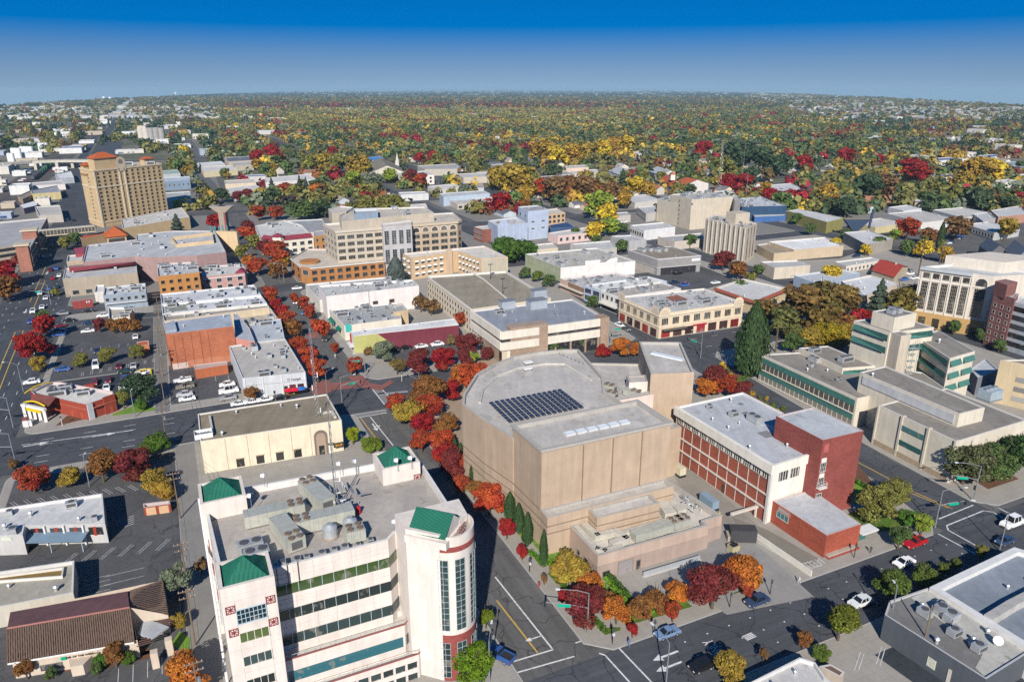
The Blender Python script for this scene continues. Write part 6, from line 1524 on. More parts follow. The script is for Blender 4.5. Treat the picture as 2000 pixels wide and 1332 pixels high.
b.windows(0,1,5,19.6,22,.7,.9,(.05,.045,.04),f0=.03,f1=.72);b.windows(0,1,5,7,18.4,.66,.97,(.03,.027,.025),(.33,.3,.25),.03,.72,4,8)
b.band(0,0,6,M('wall',(.42,.27,.11)),'stone_base',0,1,.3);b.band(0,22.8,24,M('paint',(.36,.38,.4)),'cornice',0,.72,.9);b.band(0,18.6,19.2,M('paint',(.6,.55,.48)),'string_course',0,1,.3)
for k in range(6):b.band(0,6,22,M('paint',(.6,.55,.48)),'pilaster',.025+k*.14,.045+k*.14,.35)
arch_on(b,0,.86,4.8,19.3,20.4,.12,M('paint',(.6,.55,.48)),'arch_surround');arch_on(b,0,.86,3.8,19.4,20.4,.2,M('glass',(.03,.03,.035)),'arched_window');b.windows(0,1,1,7,18.4,.8,.97,(.03,.027,.025),(.33,.3,.25),.77,.95,6,9);arch_on(b,0,.86,3.8,.5,3,.4,M('glass',(.03,.025,.02)),'entrance_arch')
for k in range(3):b.band(0,.3,4.2,M('glass',(.05,.04,.025)),'shop_window',.1+k*.2,.2+k*.2,.4)
part(b,'roof_storey',lambda m:m.prism(ccw([tuple((G(x,y,24)-b.o)[:2])for x,y in((1845,513),(1960,528),(2040,518),(1930,506))]),22.8,27,b.wm));b.end()
b=gb('maroon_office_building','maroon brick office block with small square windows and a taller stair head',[(1942,571),(1982,583),(1990,574),(1956,566)],20,(.2,.085,.075),(.35,.33,.32),'office building',par=.6,wk='brick');b.windows(0,6,3,1.5,17,.4,.5,(.015,.016,.02),(.42,.36,.32));part(b,'stair_head',lambda m:m.prism(ccw([tuple((G(x,y,24)-b.o)[:2])for x,y in((1944,549),(1968,557),(1988,551),(1964,545))]),19,24,b.wm));b.end()
b=gb('blue_grey_garage','blue grey open parking building at the right picture edge',[(1982,590),(2060,610),(2080,590),(1995,578)],18,(.3,.33,.37),(.4,.4,.4),'garage');[b.band(0,z,z+1.8,M('glass',(.02,.025,.03)),'opening',.02,.98,.08)for z in(2,5.2,8.4,11.6,14.8)]
b=gb('tan_slab_building','tan slab building with a blank stair wall and banded windows at the right edge',[(1954,703),(1987,709),(2080,728),(2070,700)],((1939,786),703),(.46,.37,.24),(.25,.21,.17),'office building',par=.4);[b.band(1,z,z+1.5,M('glass',(.2,.2,.19),.3),'window_ribbon',.05,.98,.08)for z in(2,5,8)]
gb('yellow_hall','pale yellow walled hall with a grey roof by the railway',[(60,372),(63,379),(118,375),(112,362)],6,(.5,.42,.22),(.27,.28,.3),'hall');gb('brown_shed','low brown roofed shed by the railway',[(34,383),(44,389),(68,378),(62,371)],4.5,(.3,.22,.16),(.24,.2,.17),'shed');gb('white_railway_shed','long white walled shed by the railway',[(50,358),(52,363),(127,360),(120,352)],5,(.55,.52,.5),(.45,.43,.42),'shed');gb('white_carport','white topped open carport on the dark lot',[(38,401),(46,407),(73,401),(66,393)],4.5,(.2,.16,.2),(.62,.62,.64),'carport',par=.1);gb('lot_building','tan low building beside the road under the hotel',[(68,404),(76,421),(122,419),(117,401)],5.5,(.36,.33,.3),(.42,.4,.37),'building',4,3,where='tan low building under the hotel');gb('white_depot_hall','white roofed depot before the road overpass',[(107,340),(114,348),(144,346),(138,334)],6,(.36,.38,.4),(.6,.6,.6),'depot')
gb('grey_back_building','dull grey low building with a red corner behind the courthouse',[(1895,720),(1910,738),(1950,722),(1925,700)],6,(.16,.17,.2),(.42,.44,.47),'building',par=.4)
b=gb('dark_roofed_shop','dark grey stucco shop with a gravel roof, glass block window and roof coolers',[(1737,1173),(1728,1200),(1882,1298),(1926,1326),(2012,1272),(1816,1146)],5.2,(.075,.085,.1),(.17,.165,.16),'shop',par=.35,stain=.1)
part(b,'pale_roof_strip',lambda m:m.prism(ccw([tuple((G(x,y,5)-b.o)[:2])for x,y in((1780,1166),(1920,1274),(1905,1302),(1926,1322),(2008,1270),(1816,1150))]),b.zr+.01,b.zr+.06,M('roof',(.4,.39,.36),stain=.8)))
part(b,'pipe_run',lambda m:m.path([G(x,y,5.2)-b.o for x,y in((1818,1148),(1880,1186),(1925,1215),(2005,1266))],.22,M('paint',(.28,.16,.1)),6))
part(b,'glass_block_window',lambda m:[m.box(b.at(1,.62+i*.014,1.2+j*.3,.05),(.24,.1,.22),M('paint',(.6,.6,.5)),math.atan2(*(b.P[2]-b.P[1]).yx))for i in range(7)for j in range(6)]and None);b.band(1,0,3,M('paint',(.5,.46,.4)),'door_frame',.86,.9,.1)
for x,y,k in((1805,1202,0),(1848,1204,1),(1855,1212,0),(1863,1240,0),(1911,1270,0),(1838,1185,2)):ac_unit(G(x,y,4.9),'gravel roof of the dark grey shop',k)
for x,y in((1800,1188),(1829,1256),(1900,1253),(1893,1260),(1928,1238)):vent(G(x,y,4.9),'gravel roof of the dark grey shop')
o=thing('satellite_dish','white satellite dish on the pale strip of the gravel roof','antenna',G(1947,1260,4.9));MB().tube((0,0,0),(0,0,1),.06,.06,STEEL,5).build('mast',o);MB().tube((0,0,1),(-.2,-.3,1.2),.2,.75,M('paint',(.7,.7,.7)),14).build('dish',o)
utility_pole(G(1797,1288,.13),11,'tall wooden pole standing against the dark grey shop wall',0,False)
b=gb('white_parapet_building','large low building with a broad white parapet and blue grey roof at the right edge',[(1816,1146),(1981,1068),(2120,1110),(2120,1340),(2012,1268)],5.8,(.6,.59,.57),(.20,.23,.27),'store',0,4,where='blue grey roof at the right edge',par=.9,wt=1.3,stain=.15)
part(b,'roof_divider',lambda m:m.path([G(x,y,5.4)-b.o for x,y in((1930,1212),(1975,1184),(2060,1140))],1.1,M('roof',(.4,.39,.37)),4))
gb('pebble_roofed_building','low building with a white flaking roof at the bottom of the picture',[(1425,1352),(1562,1283),(1592,1292),(1612,1322),(1650,1352)],4.2,(.5,.48,.45),(.47,.46,.45),'building',0,2,where='white flaking roof at the bottom',stain=.7)
gb('brown_canopy_shed','small brown roofed shed with tan walls beside the flaking white roof',[(1600,1300),(1642,1322),(1650,1312),(1622,1296)],2.4,(.4,.34,.28),(.16,.1,.075),'shed',par=.05)
# ---------------------------------------------------------------- trees near the camera
GG,BRN,GRYG,BRIT=(.34,.23,.045),(.2,.11,.05),(.17,.2,.13),(.42,.06,.034)
T6=[(529,596,17,RED,'vase','maple_tree','red maple at the far end of the street row, by the white shop roofs'),(541,611,12,CRIM,'vase','maple_tree','small crimson maple, second of the row along the dark wall'),(551,627,14,CRIM,'vase','maple_tree','crimson maple, third of the row along the shop fronts'),(562,648,18,RED,'vase','maple_tree','red maple halfway along the street row beside the shell'),(574,662,17,RUST,'vase','maple_tree','half red half olive maple in the street row'),(587,694,19,RED,'vase','maple_tree','red maple beside the grey cafe roof'),(605,719,20,BRIT,'vase','maple_tree','bright scarlet maple at the cafe back corner'),(621,748,22,BRIT,'vase','maple_tree','scarlet maple nearest the cafe parasols'),(576,594,9,RED,'vase','maple_tree','small red maple in the kerb island near the no entry sign'),(593,606,12,RED,'vase','maple_tree','red maple between parked cars, second kerb island'),(606,626,13,RED,'vase','maple_tree','dark red maple, third kerb island on the shopping street'),(628,662,19,BRIT,'vase','maple_tree','round orange red maple before the green awnings'),(655,692,9,RED,'vase','maple_tree','thin red sapling at the lime wall corner'),(694,734,16,RED,'vase','maple_tree','red maple at the brick paved street corner'),(838,800,36,RUST,'round','maple_tree','wide brown orange maple at the theatre plaza'),(925,762,30,BRIT,'round','maple_tree','flame red maple behind the curved theatre wall'),(900,755,24,ORNG,'round','maple_tree','orange maple between two flame red ones at the curved wall'),(886,782,20,CRIM,'round','maple_tree','crimson maple on the plaza at the theatre corner'),(775,806,19,RED,'round','maple_tree','dark red maple at the street crossing corner'),(800,832,30,GG,'round','maple_tree','olive gold maple overhanging the street'),(836,820,28,RED,'round','maple_tree','red maple behind the olive gold one'),(828,852,24,CRIM,'round','maple_tree','deep crimson maple in the theatre row'),(870,850,24,RUST,'round','maple_tree','rust brown maple next to the theatre plaza'),(824,884,22,RED,'round','maple_tree','red maple at the kerb in the middle of the theatre row'),(862,884,24,BRIT,'round','maple_tree','red maple against the theatre by the first cypress'),(868,908,24,CRIM,'round','maple_tree','crimson maple over the pavement beside the theatre'),(886,930,28,WINE,'round','maple_tree','brown red maple beside the tall cypresses'),(904,922,17,RED,'round','maple_tree','red and rust maple nearest the cypress hedge'),(906,966,21,RED,'round','maple_tree','red maple next to the street shadow edge'),(926,976,19,RUST,'round','maple_tree','rusty red maple above the brightest one'),(956,1004,32,BRIT,'round','maple_tree','brightest scarlet maple of the theatre row'),(990,1052,17,CRIM,'vase','maple_tree','young scarlet maple on a thin trunk by the kerb'),(1020,1093,12,CRIM,'vase','maple_tree','small crimson sapling beside the street pole'),(1110,1138,38,GG,'low','maple_tree','wide olive gold tree against the theatre service wing'),(1150,1160,27,ORNG,'low','maple_tree','orange tree beside the clipped hedge'),(1180,1184,21,RUST,'low','maple_tree','rusty small tree between maroon and orange ones at the corner'),(1143,1216,40,WINE,'round','maple_tree','dark maroon tree at the street corner behind the traffic signal'),(1203,1218,27,ORNG,'round','maple_tree','orange tree beside the maroon corner tree'),(1248,1208,23,RUST,'low','maple_tree','rust coloured tree, first in the lawn row along the street'),(1283,1190,26,RUST,'low','maple_tree','rust orange tree, second in the lawn row'),(1320,1174,24,ORNG,'low','maple_tree','orange tree left of the great maroon tree'),(1390,1188,46,WINE,'round','maple_tree','great maroon tree beside the theatre yard'),(1452,1146,42,ORNG,'low','maple_tree','broad flame orange tree at the yard entrance'),(1098,1180,10,CRIM,'vase','maple_tree','little red street tree by the traffic signal'),(1235,1245,12,CRIM,'vase','maple_tree','little red street tree nearest the corner'),(1313,1214,16,RED,'vase','maple_tree','red street tree behind the pale blue car'),(1459,1170,12,RED,'vase','maple_tree','small red tree behind the dark blue car'),(1063,1142,7,BRN,'vase','sapling','nearly bare sapling in a square of bark'),(1712,1020,38,OLIV,'round','ash_tree','large olive tree beside the brick low wing'),(1740,985,30,OLIV,'round','ash_tree','olive tree behind the large one by the brick tower'),(1753,1072,22,GRN,'vase','street_tree','green street tree with two trunks left of the red pickup'),(1798,1044,18,LIME,'vase','street_tree','yellow green street tree behind the red pickup'),(1770,1028,20,(.1,.2,.03),'low','shrub','bright green shrub bed on the corner garden'),(1636,1250,38,(.14,.15,.02),'round','ash_tree','round olive tree on the lower pavement by the parking lot'),(1568,1268,15,RUST,'vase','street_tree','small rust tree on the lower pavement'),(1604,1290,17,(.12,.17,.03),'low','shrub','green shrub by the flaking white roof'),(1736,1178,35,(.11,.15,.03),'round','ash_tree','olive tree in front of the dark grey shop'),(1805,1146,26,(.11,.15,.03),'low','ash_tree','wide low olive tree at the white parapet'),(1841,1126,12,(.12,.15,.03),'round','ash_tree','small olive tree next along the white parapet'),(1862,1118,12,(.12,.15,.03),'round','ash_tree','smallest olive tree of the white parapet row'),(1913,1094,12,OLIV,'vase','street_tree','thin olive tree by the street lamp at the parapet'),(1422,1330,30,GG,'round','ash_tree','golden olive tree at the bottom street edge'),(1490,1290,10,BRN,'loose','sapling','almost leafless sapling on the lower pavement'),(1880,945,45,(.11,.12,.05),'round','pepper_tree','grey green drooping tree before the courthouse corner'),(1932,938,42,GRN,'round','pepper_tree','green tree next to the grey green one at the courthouse'),(1975,935,48,(.05,.095,.025),'round','pepper_tree','dense dark green tree at the right picture edge'),(1920,885,20,DKG,'round','pepper_tree','small dark tree against the courthouse side wall'),(922,1328,40,(.13,.21,.015),'round','street_tree','bright green tree beside the brick base of the round tower'),(949,1226,17,(.16,.2,.02),'vase','street_tree','slim yellow green tree in the round tower shadow'),(690,868,14,(.27,.3,.02),'vase','street_tree','lime green tree beside the cream hall'),(722,882,18,(.16,.21,.03),'low','shrub','green shrub behind the right green roof'),(735,880,12,(.16,.21,.03),'low','shrub','small green shrub at the kerb behind the green roof'),(68,962,29,RED,'round','maple_tree','crimson round tree in the left parking lot'),(138,952,21,GG,'round','maple_tree','olive gold tree between red and rust ones in the left lot'),(203,942,35,RUST,'round','maple_tree','large rust brown tree in the left parking lot'),(268,938,34,WINE,'round','maple_tree','large wine red tree in the left parking lot'),(308,962,25,GG,'round','maple_tree','golden brown tree by the alley'),(318,982,22,GOLD,'round','maple_tree','tan leaved tree by the alley pole'),(303,884,26,(.09,.15,.02),'low','shrub','spreading green juniper at the alley mouth'),(350,1160,32,GRYG,'loose','olive_tree','sparse grey green tree around the alley pole'),(372,1352,42,ORNG,'round','maple_tree','orange red tree at the bottom of the alley'),(395,1120,15,BRN,'loose','shrub','brown climbing shrub along the office wall'),(228,1302,21,RUST,'vase','maple_tree','rust brown small tree before the bank window'),(54,1326,19,RUST,'vase','maple_tree','rust brown small tree at the left end of the bank'),(352,1232,14,GG,'vase','maple_tree','golden shrub tree by the bank canopy'),(198,1304,14,(.1,.2,.03),'low','shrub','green fan shaped shrub before the bank'),(190,1316,10,GRN,'low','shrub','round dark shrub before the bank'),(253,1298,13,(.09,.15,.02),'low','shrub','square clipped shrub before the bank'),(103,1326,11,GRN,'low','shrub','round shrub at the left end of the bank bed'),(28,915,9,BRN,'low','shrub','brown rounded shrub at the street corner'),(372,1290,11,(.1,.17,.02),'low','shrub','clipped green hedge shrub at the alley'),(277,790,34,DKG,'round','oak_tree','large dark green oak beside the alley'),(243,798,19,OLIV,'round','oak_tree','olive tree right of the red restaurant'),(275,800,14,(.09,.17,.02),'low','shrub','green shrubs under the large oak'),(74,706,34,CRIM,'round','maple_tree','huge crimson tree at the wide street'),(88,664,26,CRIM,'round','maple_tree','crimson tree just behind the huge one'),(79,726,15,GG,'round','maple_tree','olive gold tree in front of the huge crimson one'),(159,718,15,OLIV,'round','maple_tree','olive tree in the lot, left of three'),(214,711,16,OLIV,'round','maple_tree','olive tree in the lot, middle of three'),(270,702,14,OLIV,'round','maple_tree','olive tree in the lot, right of three'),(196,650,12,WINE,'vase','maple_tree','thin pinkish tree below the white kiosk'),(222,652,13,RUST,'vase','maple_tree','rust tree below the white kiosk, second of four'),(243,652,14,RUST,'vase','maple_tree','rust tree below the white kiosk, third of four'),(264,650,13,RUST,'round','maple_tree','rounded rust tree at the kiosk corner'),(22,560,28,CRIM,'round','maple_tree','crimson tree across the wide street'),(12,590,28,RUST,'round','maple_tree','rust and green tree at the left edge'),(43,522,15,WINE,'round','maple_tree','wine red tree by the parking garage'),(9,506,10,YEL,'round','maple_tree','yellow tree before the parking garage'),(108,578,9,OLIV,'low','shrub','yellow green shrub at the tan block corner'),(86,626,12,GRN,'low','shrub','green tree behind the crimson pair'),(132,488,14,OLIV,'round','street_tree','yellow green tree left of the cinema'),(148,478,12,GRN,'round','street_tree','green tree by the hotel walkway'),(493,782,14,RUST,'round','maple_tree','rust olive tree against the cafe wall'),(822,732,27,WINE,'round','maple_tree','broad wine red tree on the plaza lawn'),(868,724,24,CRIM,'round','maple_tree','crimson tree beside the broad wine red one'),(916,694,25,WINE,'round','maple_tree','purple maroon tree by the bank entrance'),(908,714,17,WINE,'round','maple_tree','smaller maroon tree below the purple one'),(924,712,13,LIME,'loose','street_tree','lime green sapling among maroon trees'),(950,704,13,WINE,'round','maple_tree','maroon tree nearest the bank corner'),(776,732,16,(.2,.14,.05),'round','street_tree','olive brown tree by the sign pole'),(751,706,21,GRYG,'round','olive_tree','grey green olive tree in front of the lime wall'),(905,640,18,RED,'round','maple_tree','tall red maple between maroon wall and bank'),(822,610,17,BRN,'loose','street_tree','brown leaved tree behind the white shops'),(803,600,12,GG,'round','street_tree','golden tree behind the white shops'),(842,616,18,BRN,'loose','street_tree','brown tree below the parking deck'),(884,674,11,(.2,.14,.07),'low','shrub','tan shrubs at the end of the maroon wall'),(720,694,9,BRN,'low','shrub','dark shrub under the lime wall'),(1021,700,11,BRN,'vase','street_tree','dark brown tree before the bank corner tower'),(1080,694,12,GRN,'vase','street_tree','green tree before the bank windows'),(1133,685,12,GRN,'vase','street_tree','second green tree before the bank windows'),(1098,692,9,(.1,.17,.03),'low','shrub','green shrub in the bank bed'),(1178,698,14,CRIM,'low','maple_tree','crimson low trees behind the theatre roof edge'),(1212,696,19,ORNG,'round','maple_tree','orange tree behind the theatre roof edge'),(1240,696,14,ORNG,'round','maple_tree','smaller orange tree beside the theatre stair tower'),(1390,768,30,WINE,'round','maple_tree','wine red tree right of the theatre stair tower'),(1377,776,20,ORNG,'round','maple_tree','orange tree right of the theatre stair tower'),(1421,778,26,RED,'round','maple_tree','red and olive tree by the grey office roof'),(1452,784,20,WINE,'round','maple_tree','wine red tree nearest the side street'),(1158,602,12,GRN,'round','street_tree','green street tree before the blue shop front'),(1025,545,12,GRN,'round','street_tree','green street tree, left of three by the sage front'),(1050,552,11,(.12,.16,.03),'round','street_tree','middle green street tree by the sage front'),(1072,562,13,GRN,'round','street_tree','right green street tree by the sage front'),(1495,640,32,(.2,.12,.04),'round','elm_tree','rust coloured elm left of the palm'),(1534,660,34,(.13,.13,.04),'round','elm_tree','brown elm behind the palm'),(1562,628,40,(.21,.12,.04),'round','elm_tree','great rust elm, left crown of the big group'),(1602,622,42,(.15,.12,.035),'round','elm_tree','great brown elm in the middle of the group'),(1634,622,38,(.2,.125,.04),'round','elm_tree','great rust elm, right crown of the big group'),(1600,662,38,(.17,.11,.03),'round','elm_tree','olive brown elm in front of the big group'),(1640,664,30,RUST,'round','elm_tree','rust elm beside the courthouse tower'),(1574,690,28,GG,'round','hedge_tree','yellow olive hedge tree by the courthouse, left one'),(1612,684,30,(.3,.22,.02),'round','hedge_tree','yellow olive hedge tree by the courthouse, middle one'),(1645,678,27,GG,'round','hedge_tree','yellow olive hedge tree by the courthouse, right one'),(1550,692,22,GRN,'round','hedge_tree','green bushy tree right of the palm'),(1680,645,22,CRIM,'round','maple_tree','crimson tree behind the courthouse tower'),(1757,625,40,(.16,.12,.03),'round','elm_tree','olive brown elm before the arched office'),(1788,622,36,(.17,.11,.03),'round','elm_tree','olive brown elm touching the arched office'),(1621,552,18,YEL,'round','ash_tree','yellow tree among white roofs'),(1445,572,16,GRN,'low','hedge_tree','green creeper bank behind the cream corner building'),(1412,530,21,WINE,'round','maple_tree','wine red tree before the ribbed tower'),(1440,546,19,RUST,'round','maple_tree','rusty red tree before the ribbed tower'),(1481,538,11,GRN,'round','street_tree','green tree by the pale tan building'),(1466,550,11,OLIV,'low','shrub','olive shrub before the pale tan building'),(1895,650,11,LIME,'vase','street_tree','lime street tree before the arched office, right one'),(1862,654,12,GRN,'vase','street_tree','green street tree before the arched office'),(1915,668,13,GRN,'round','street_tree','green street tree at the maroon office'),(1950,688,12,GRN,'round','street_tree','second green street tree at the maroon office'),(428,452,20,CRIM,'round','maple_tree','crimson tree left of the cinema spire'),(505,432,16,RED,'round','maple_tree','red tree before the white market'),(540,430,15,RED,'round','maple_tree','red tree at the right end of the white market'),(487,456,14,WINE,'round','maple_tree','wine red tree behind the cinema spire'),(483,474,17,BRIT,'round','maple_tree','orange red tree right of the cinema spire'),(498,488,16,OLIV,'round','maple_tree','olive tree in the maple avenue'),(522,500,18,WINE,'round','maple_tree','wine red tree by the white shop'),(540,508,20,RED,'round','maple_tree','red tree before the white shop'),(549,522,18,BRIT,'round','maple_tree','scarlet tree left of the brick podium'),(557,522,12,GOLD,'round','maple_tree','golden tree left of the brick podium'),(505,540,19,RED,'round','maple_tree','red tree behind the pink corner shop'),(546,545,19,RUST,'round','maple_tree','rust tree at the brick podium corner'),(489,524,14,ORNG,'round','maple_tree','orange tree at the end of the cinema'),(476,506,14,OLIV,'round','maple_tree','olive tree at the end of the cinema'),(433,557,11,WINE,'vase','maple_tree','wine red tree before the pink corner shop'),(567,488,18,CRIM,'low','maple_tree','crimson hedge tree below the white shop'),(718,540,13,GOLD,'round','street_tree','golden tree before the brick podium'),(748,536,12,GG,'round','street_tree','olive gold tree before the brick podium'),(590,432,22,GRN,'round','oak_tree','green oak right of the white market'),(612,430,18,DKG,'round','oak_tree','dark oak behind the parking deck'),(635,426,14,DKG,'round','oak_tree','dark oak by the office tower'),(570,412,18,(.08,.06,.055),'round','oak_tree','purple grey tree at the market corner'),(625,395,20,ORNG,'round','maple_tree','orange red tree beyond the market'),(562,388,17,RED,'round','maple_tree','red tree beside two tall firs'),(512,392,14,YEL,'round','ash_tree','yellow tree before the white stepped building'),(487,392,12,WINE,'round','maple_tree','wine red tree before the white stepped building'),(467,396,12,WINE,'round','maple_tree','dark red tree left of the yellow one'),(435,396,16,DKG,'round','oak_tree','dark green tree by the side street'),(1165,470,20,YEL,'round','ash_tree','tall yellow tree right of the pink building'),(1190,462,20,LIME,'round','ash_tree','yellow green tree beside the tall yellow one'),(1122,465,11,GRN,'round','street_tree','green tree before the pink building, left one'),(1145,470,9,GRN,'round','street_tree','green tree before the pink building, middle one'),(1165,480,10,GRN,'round','street_tree','green tree before the pink building, right one'),(1212,494,14,GRN,'round','street_tree','round green tree by the low grey shop'),(1347,485,14,GRN,'round','street_tree','round green tree left of the ribbed tower'),(1215,455,10,GRN,'round','street_tree','round green tree by the white office'),(1010,512,30,(.07,.13,.02),'low','ivy_trellis','green ivy covered trellis roof behind the apartment building'),(985,495,22,(.07,.13,.02),'low','ivy_trellis','left part of the ivy covered trellis'),(1030,500,20,(.07,.13,.02),'low','ivy_trellis','right part of the ivy covered trellis')]
for x,y,r_,c,k,n,lb in T6:
 p=G(x,y);d=p.y
 ttree(x,y,r_,c,n,lb,k,'fine' if d<260 else 'mid',tall={'vase':1.05,'low':.75}.get(k,.88))
def by_top(x,yb,yt,rpx,color,name,label,kind,group=None):
 p=G(x,yb,.12);tree(p,rpx*mpp(p),max(2.5,Zt(x,yb,yt)),color,name,label,kind,'fine',group,.3)
CY=(.045,.085,.03)
for x,y0,y1,r_ in((887,852,880,5),(900,864,888,5),(916,870,890,4),(928,893,944,9),(943,907,950,8),(959,924,962,9),(972,934,964,7),(996,960,1016,10),(1013,982,1042,9),(1030,1000,1066,9),(1061,1034,1106,7),(984,948,985,7),(951,914,955,7)):
 by_top(x,y1,y0,r_,CY,'cypress_tree','narrow dark cypress in the row against the theatre wall' if x<1050 else 'lone narrow cypress at the theatre front corner','cypress','cypresses along the theatre wall' if x<1050 else None)
by_top(1464,735,592,27,(.05,.085,.03),'redwood_tree','tall dark green redwood by the street crossing','cypress');by_top(1712,622,545,26,(.08,.11,.07),'cedar_tree','blue green cedar before the rust elms','conifer');by_top(1388,430,368,5,(.2,.06,.05),'cypress_tree','reddish tree behind the ribbed tower','cypress')
by_top(775,558,500,15,(.10,.125,.11),'spruce_tree','blue grey spruce between podium and apartments','cypress');by_top(350,470,418,18,(.07,.10,.08),'cedar_tree','blue green cedar behind the cinema','conifer');by_top(533,385,347,10,(.05,.075,.06),'fir_tree','dark fir, left one behind the market','conifer');by_top(588,390,342,9,(.05,.075,.06),'fir_tree','dark fir, right one behind the market','conifer');by_top(600,388,346,9,(.05,.075,.06),'fir_tree','dark fir close beside the right one','conifer');by_top(1833,490,432,6,(.05,.08,.03),'cypress_tree','tall thin cypress among the shops on the right','cypress');by_top(1215,375,330,14,(.05,.08,.04),'fir_tree','dark green fir among yellow trees','conifer')
def palm(x,yb,yt,label,r_=2.6):
 p=G(x,yb,.1);h=max(4,Zt(x,yb,yt)-1);o=thing('palm_tree',label,'palm',p);MB().tube((0,0,0),(0,0,h),.35,.25,BARK,8).build('trunk',o);g=np.random.default_rng(int(x));C=[];Nn=[]
 for k in range(46):
  a=g.uniform(0,6.28);e=g.uniform(-.5,1.2)
  for t in np.linspace(.15,1,9):C.append((math.cos(a)*math.cos(e)*t*r_,math.sin(a)*math.cos(e)*t*r_,h+math.sin(e)*t*r_-.9*t*t*r_*.6));Nn.append((math.cos(a)*.4,math.sin(a)*.4,1))
 C,Nn=np.array(C),np.array(Nn);Nn/=np.linalg.norm(Nn,axis=1)[:,None];link('crown',npmesh('crown',quads(C,Nn,np.full(len(C),.22),g),[LEAF]),o,color=(.2,.21,.06));return o
palm(1514,688,622,'tall palm with a shaggy head beside the rust elms',3.2);palm(1827,555,468,'tall bare trunked palm left of the arched office');palm(1793,540,460,'second tall palm left of the arched office')
for k,(x,y0,y1)in enumerate(((1672,372,355),(1690,374,357),(1705,376,358),(1718,377,360),(1742,378,360),(1622,415,392),(1637,420,396))):palm(x,y0,y1,'pale headed palm in the row behind the olive shops',4)['group']='palms behind the olive shops'
def hedge(pts,h_,label,col=(.07,.13,.02)):
 o0=G(*pts[0],.14);g=np.random.default_rng(len(label));C,Nn=[],[]
 for a,c in zip(pts,pts[1:]):
  A,B_=G(*a,.14)-o0,G(*c,.14)-o0;n=int((B_-A).length*90)
  for k in range(n):q=A.lerp(B_,g.random());C.append((q.x+g.uniform(-.6,.6),q.y+g.uniform(-.6,.6),g.uniform(.05,h_)));Nn.append(g.normal(size=3)+np.array([0,0,.8]))
 C,Nn=np.array(C),np.array(Nn);Nn/=np.linalg.norm(Nn,axis=1)[:,None];o=link('hedge',npmesh('hedge',quads(C,Nn,np.full(len(C),.16),g),[LEAF]),None,o0,color=col);tag(o,label,'hedge')
hedge([(1183,1124),(1236,1180)],1.3,'long clipped dark green hedge beside the theatre service wing');hedge([(1180,1128),(1230,1186)],.7,'bright green low hedge beside the clipped one',(.16,.27,.03));hedge([(1035,1078),(1066,1104)],.6,'low hedge at the cypress foot',(.1,.19,.02));hedge([(1228,1210),(1340,1172)],.6,'low bright hedge under the orange row',(.16,.27,.03));hedge([(1098,1145),(1182,1234)],.5,'low green hedge along the corner pavement',(.08,.14,.02));hedge([(1668,940),(1705,962)],.9,'green hedge by the brick tower',(.08,.17,.02));hedge([(1000,1010),(1030,1060)],.5,'bright ground cover under the cypresses',(.14,.25,.02));hedge([(1070,1100),(1122,1092)],.5,'bright ground cover at the theatre corner',(.14,.25,.02))
g=random.Random(5)
for k in range(26):
 t=k/25;x,y=1412+t*165,725+t*118-(10 if t<.3 else 0);c=g.choice((GG,GRN,RUST,(.1,.17,.02),YEL));p=G(x+g.uniform(-6,6),y+g.uniform(-6,6),.14);tree(p,g.uniform(.5,1.1),g.uniform(.7,1.6),c,'shrub','small mixed shrub in the bed along the courthouse pavement','low','far','shrubs in the courthouse bed',.05)
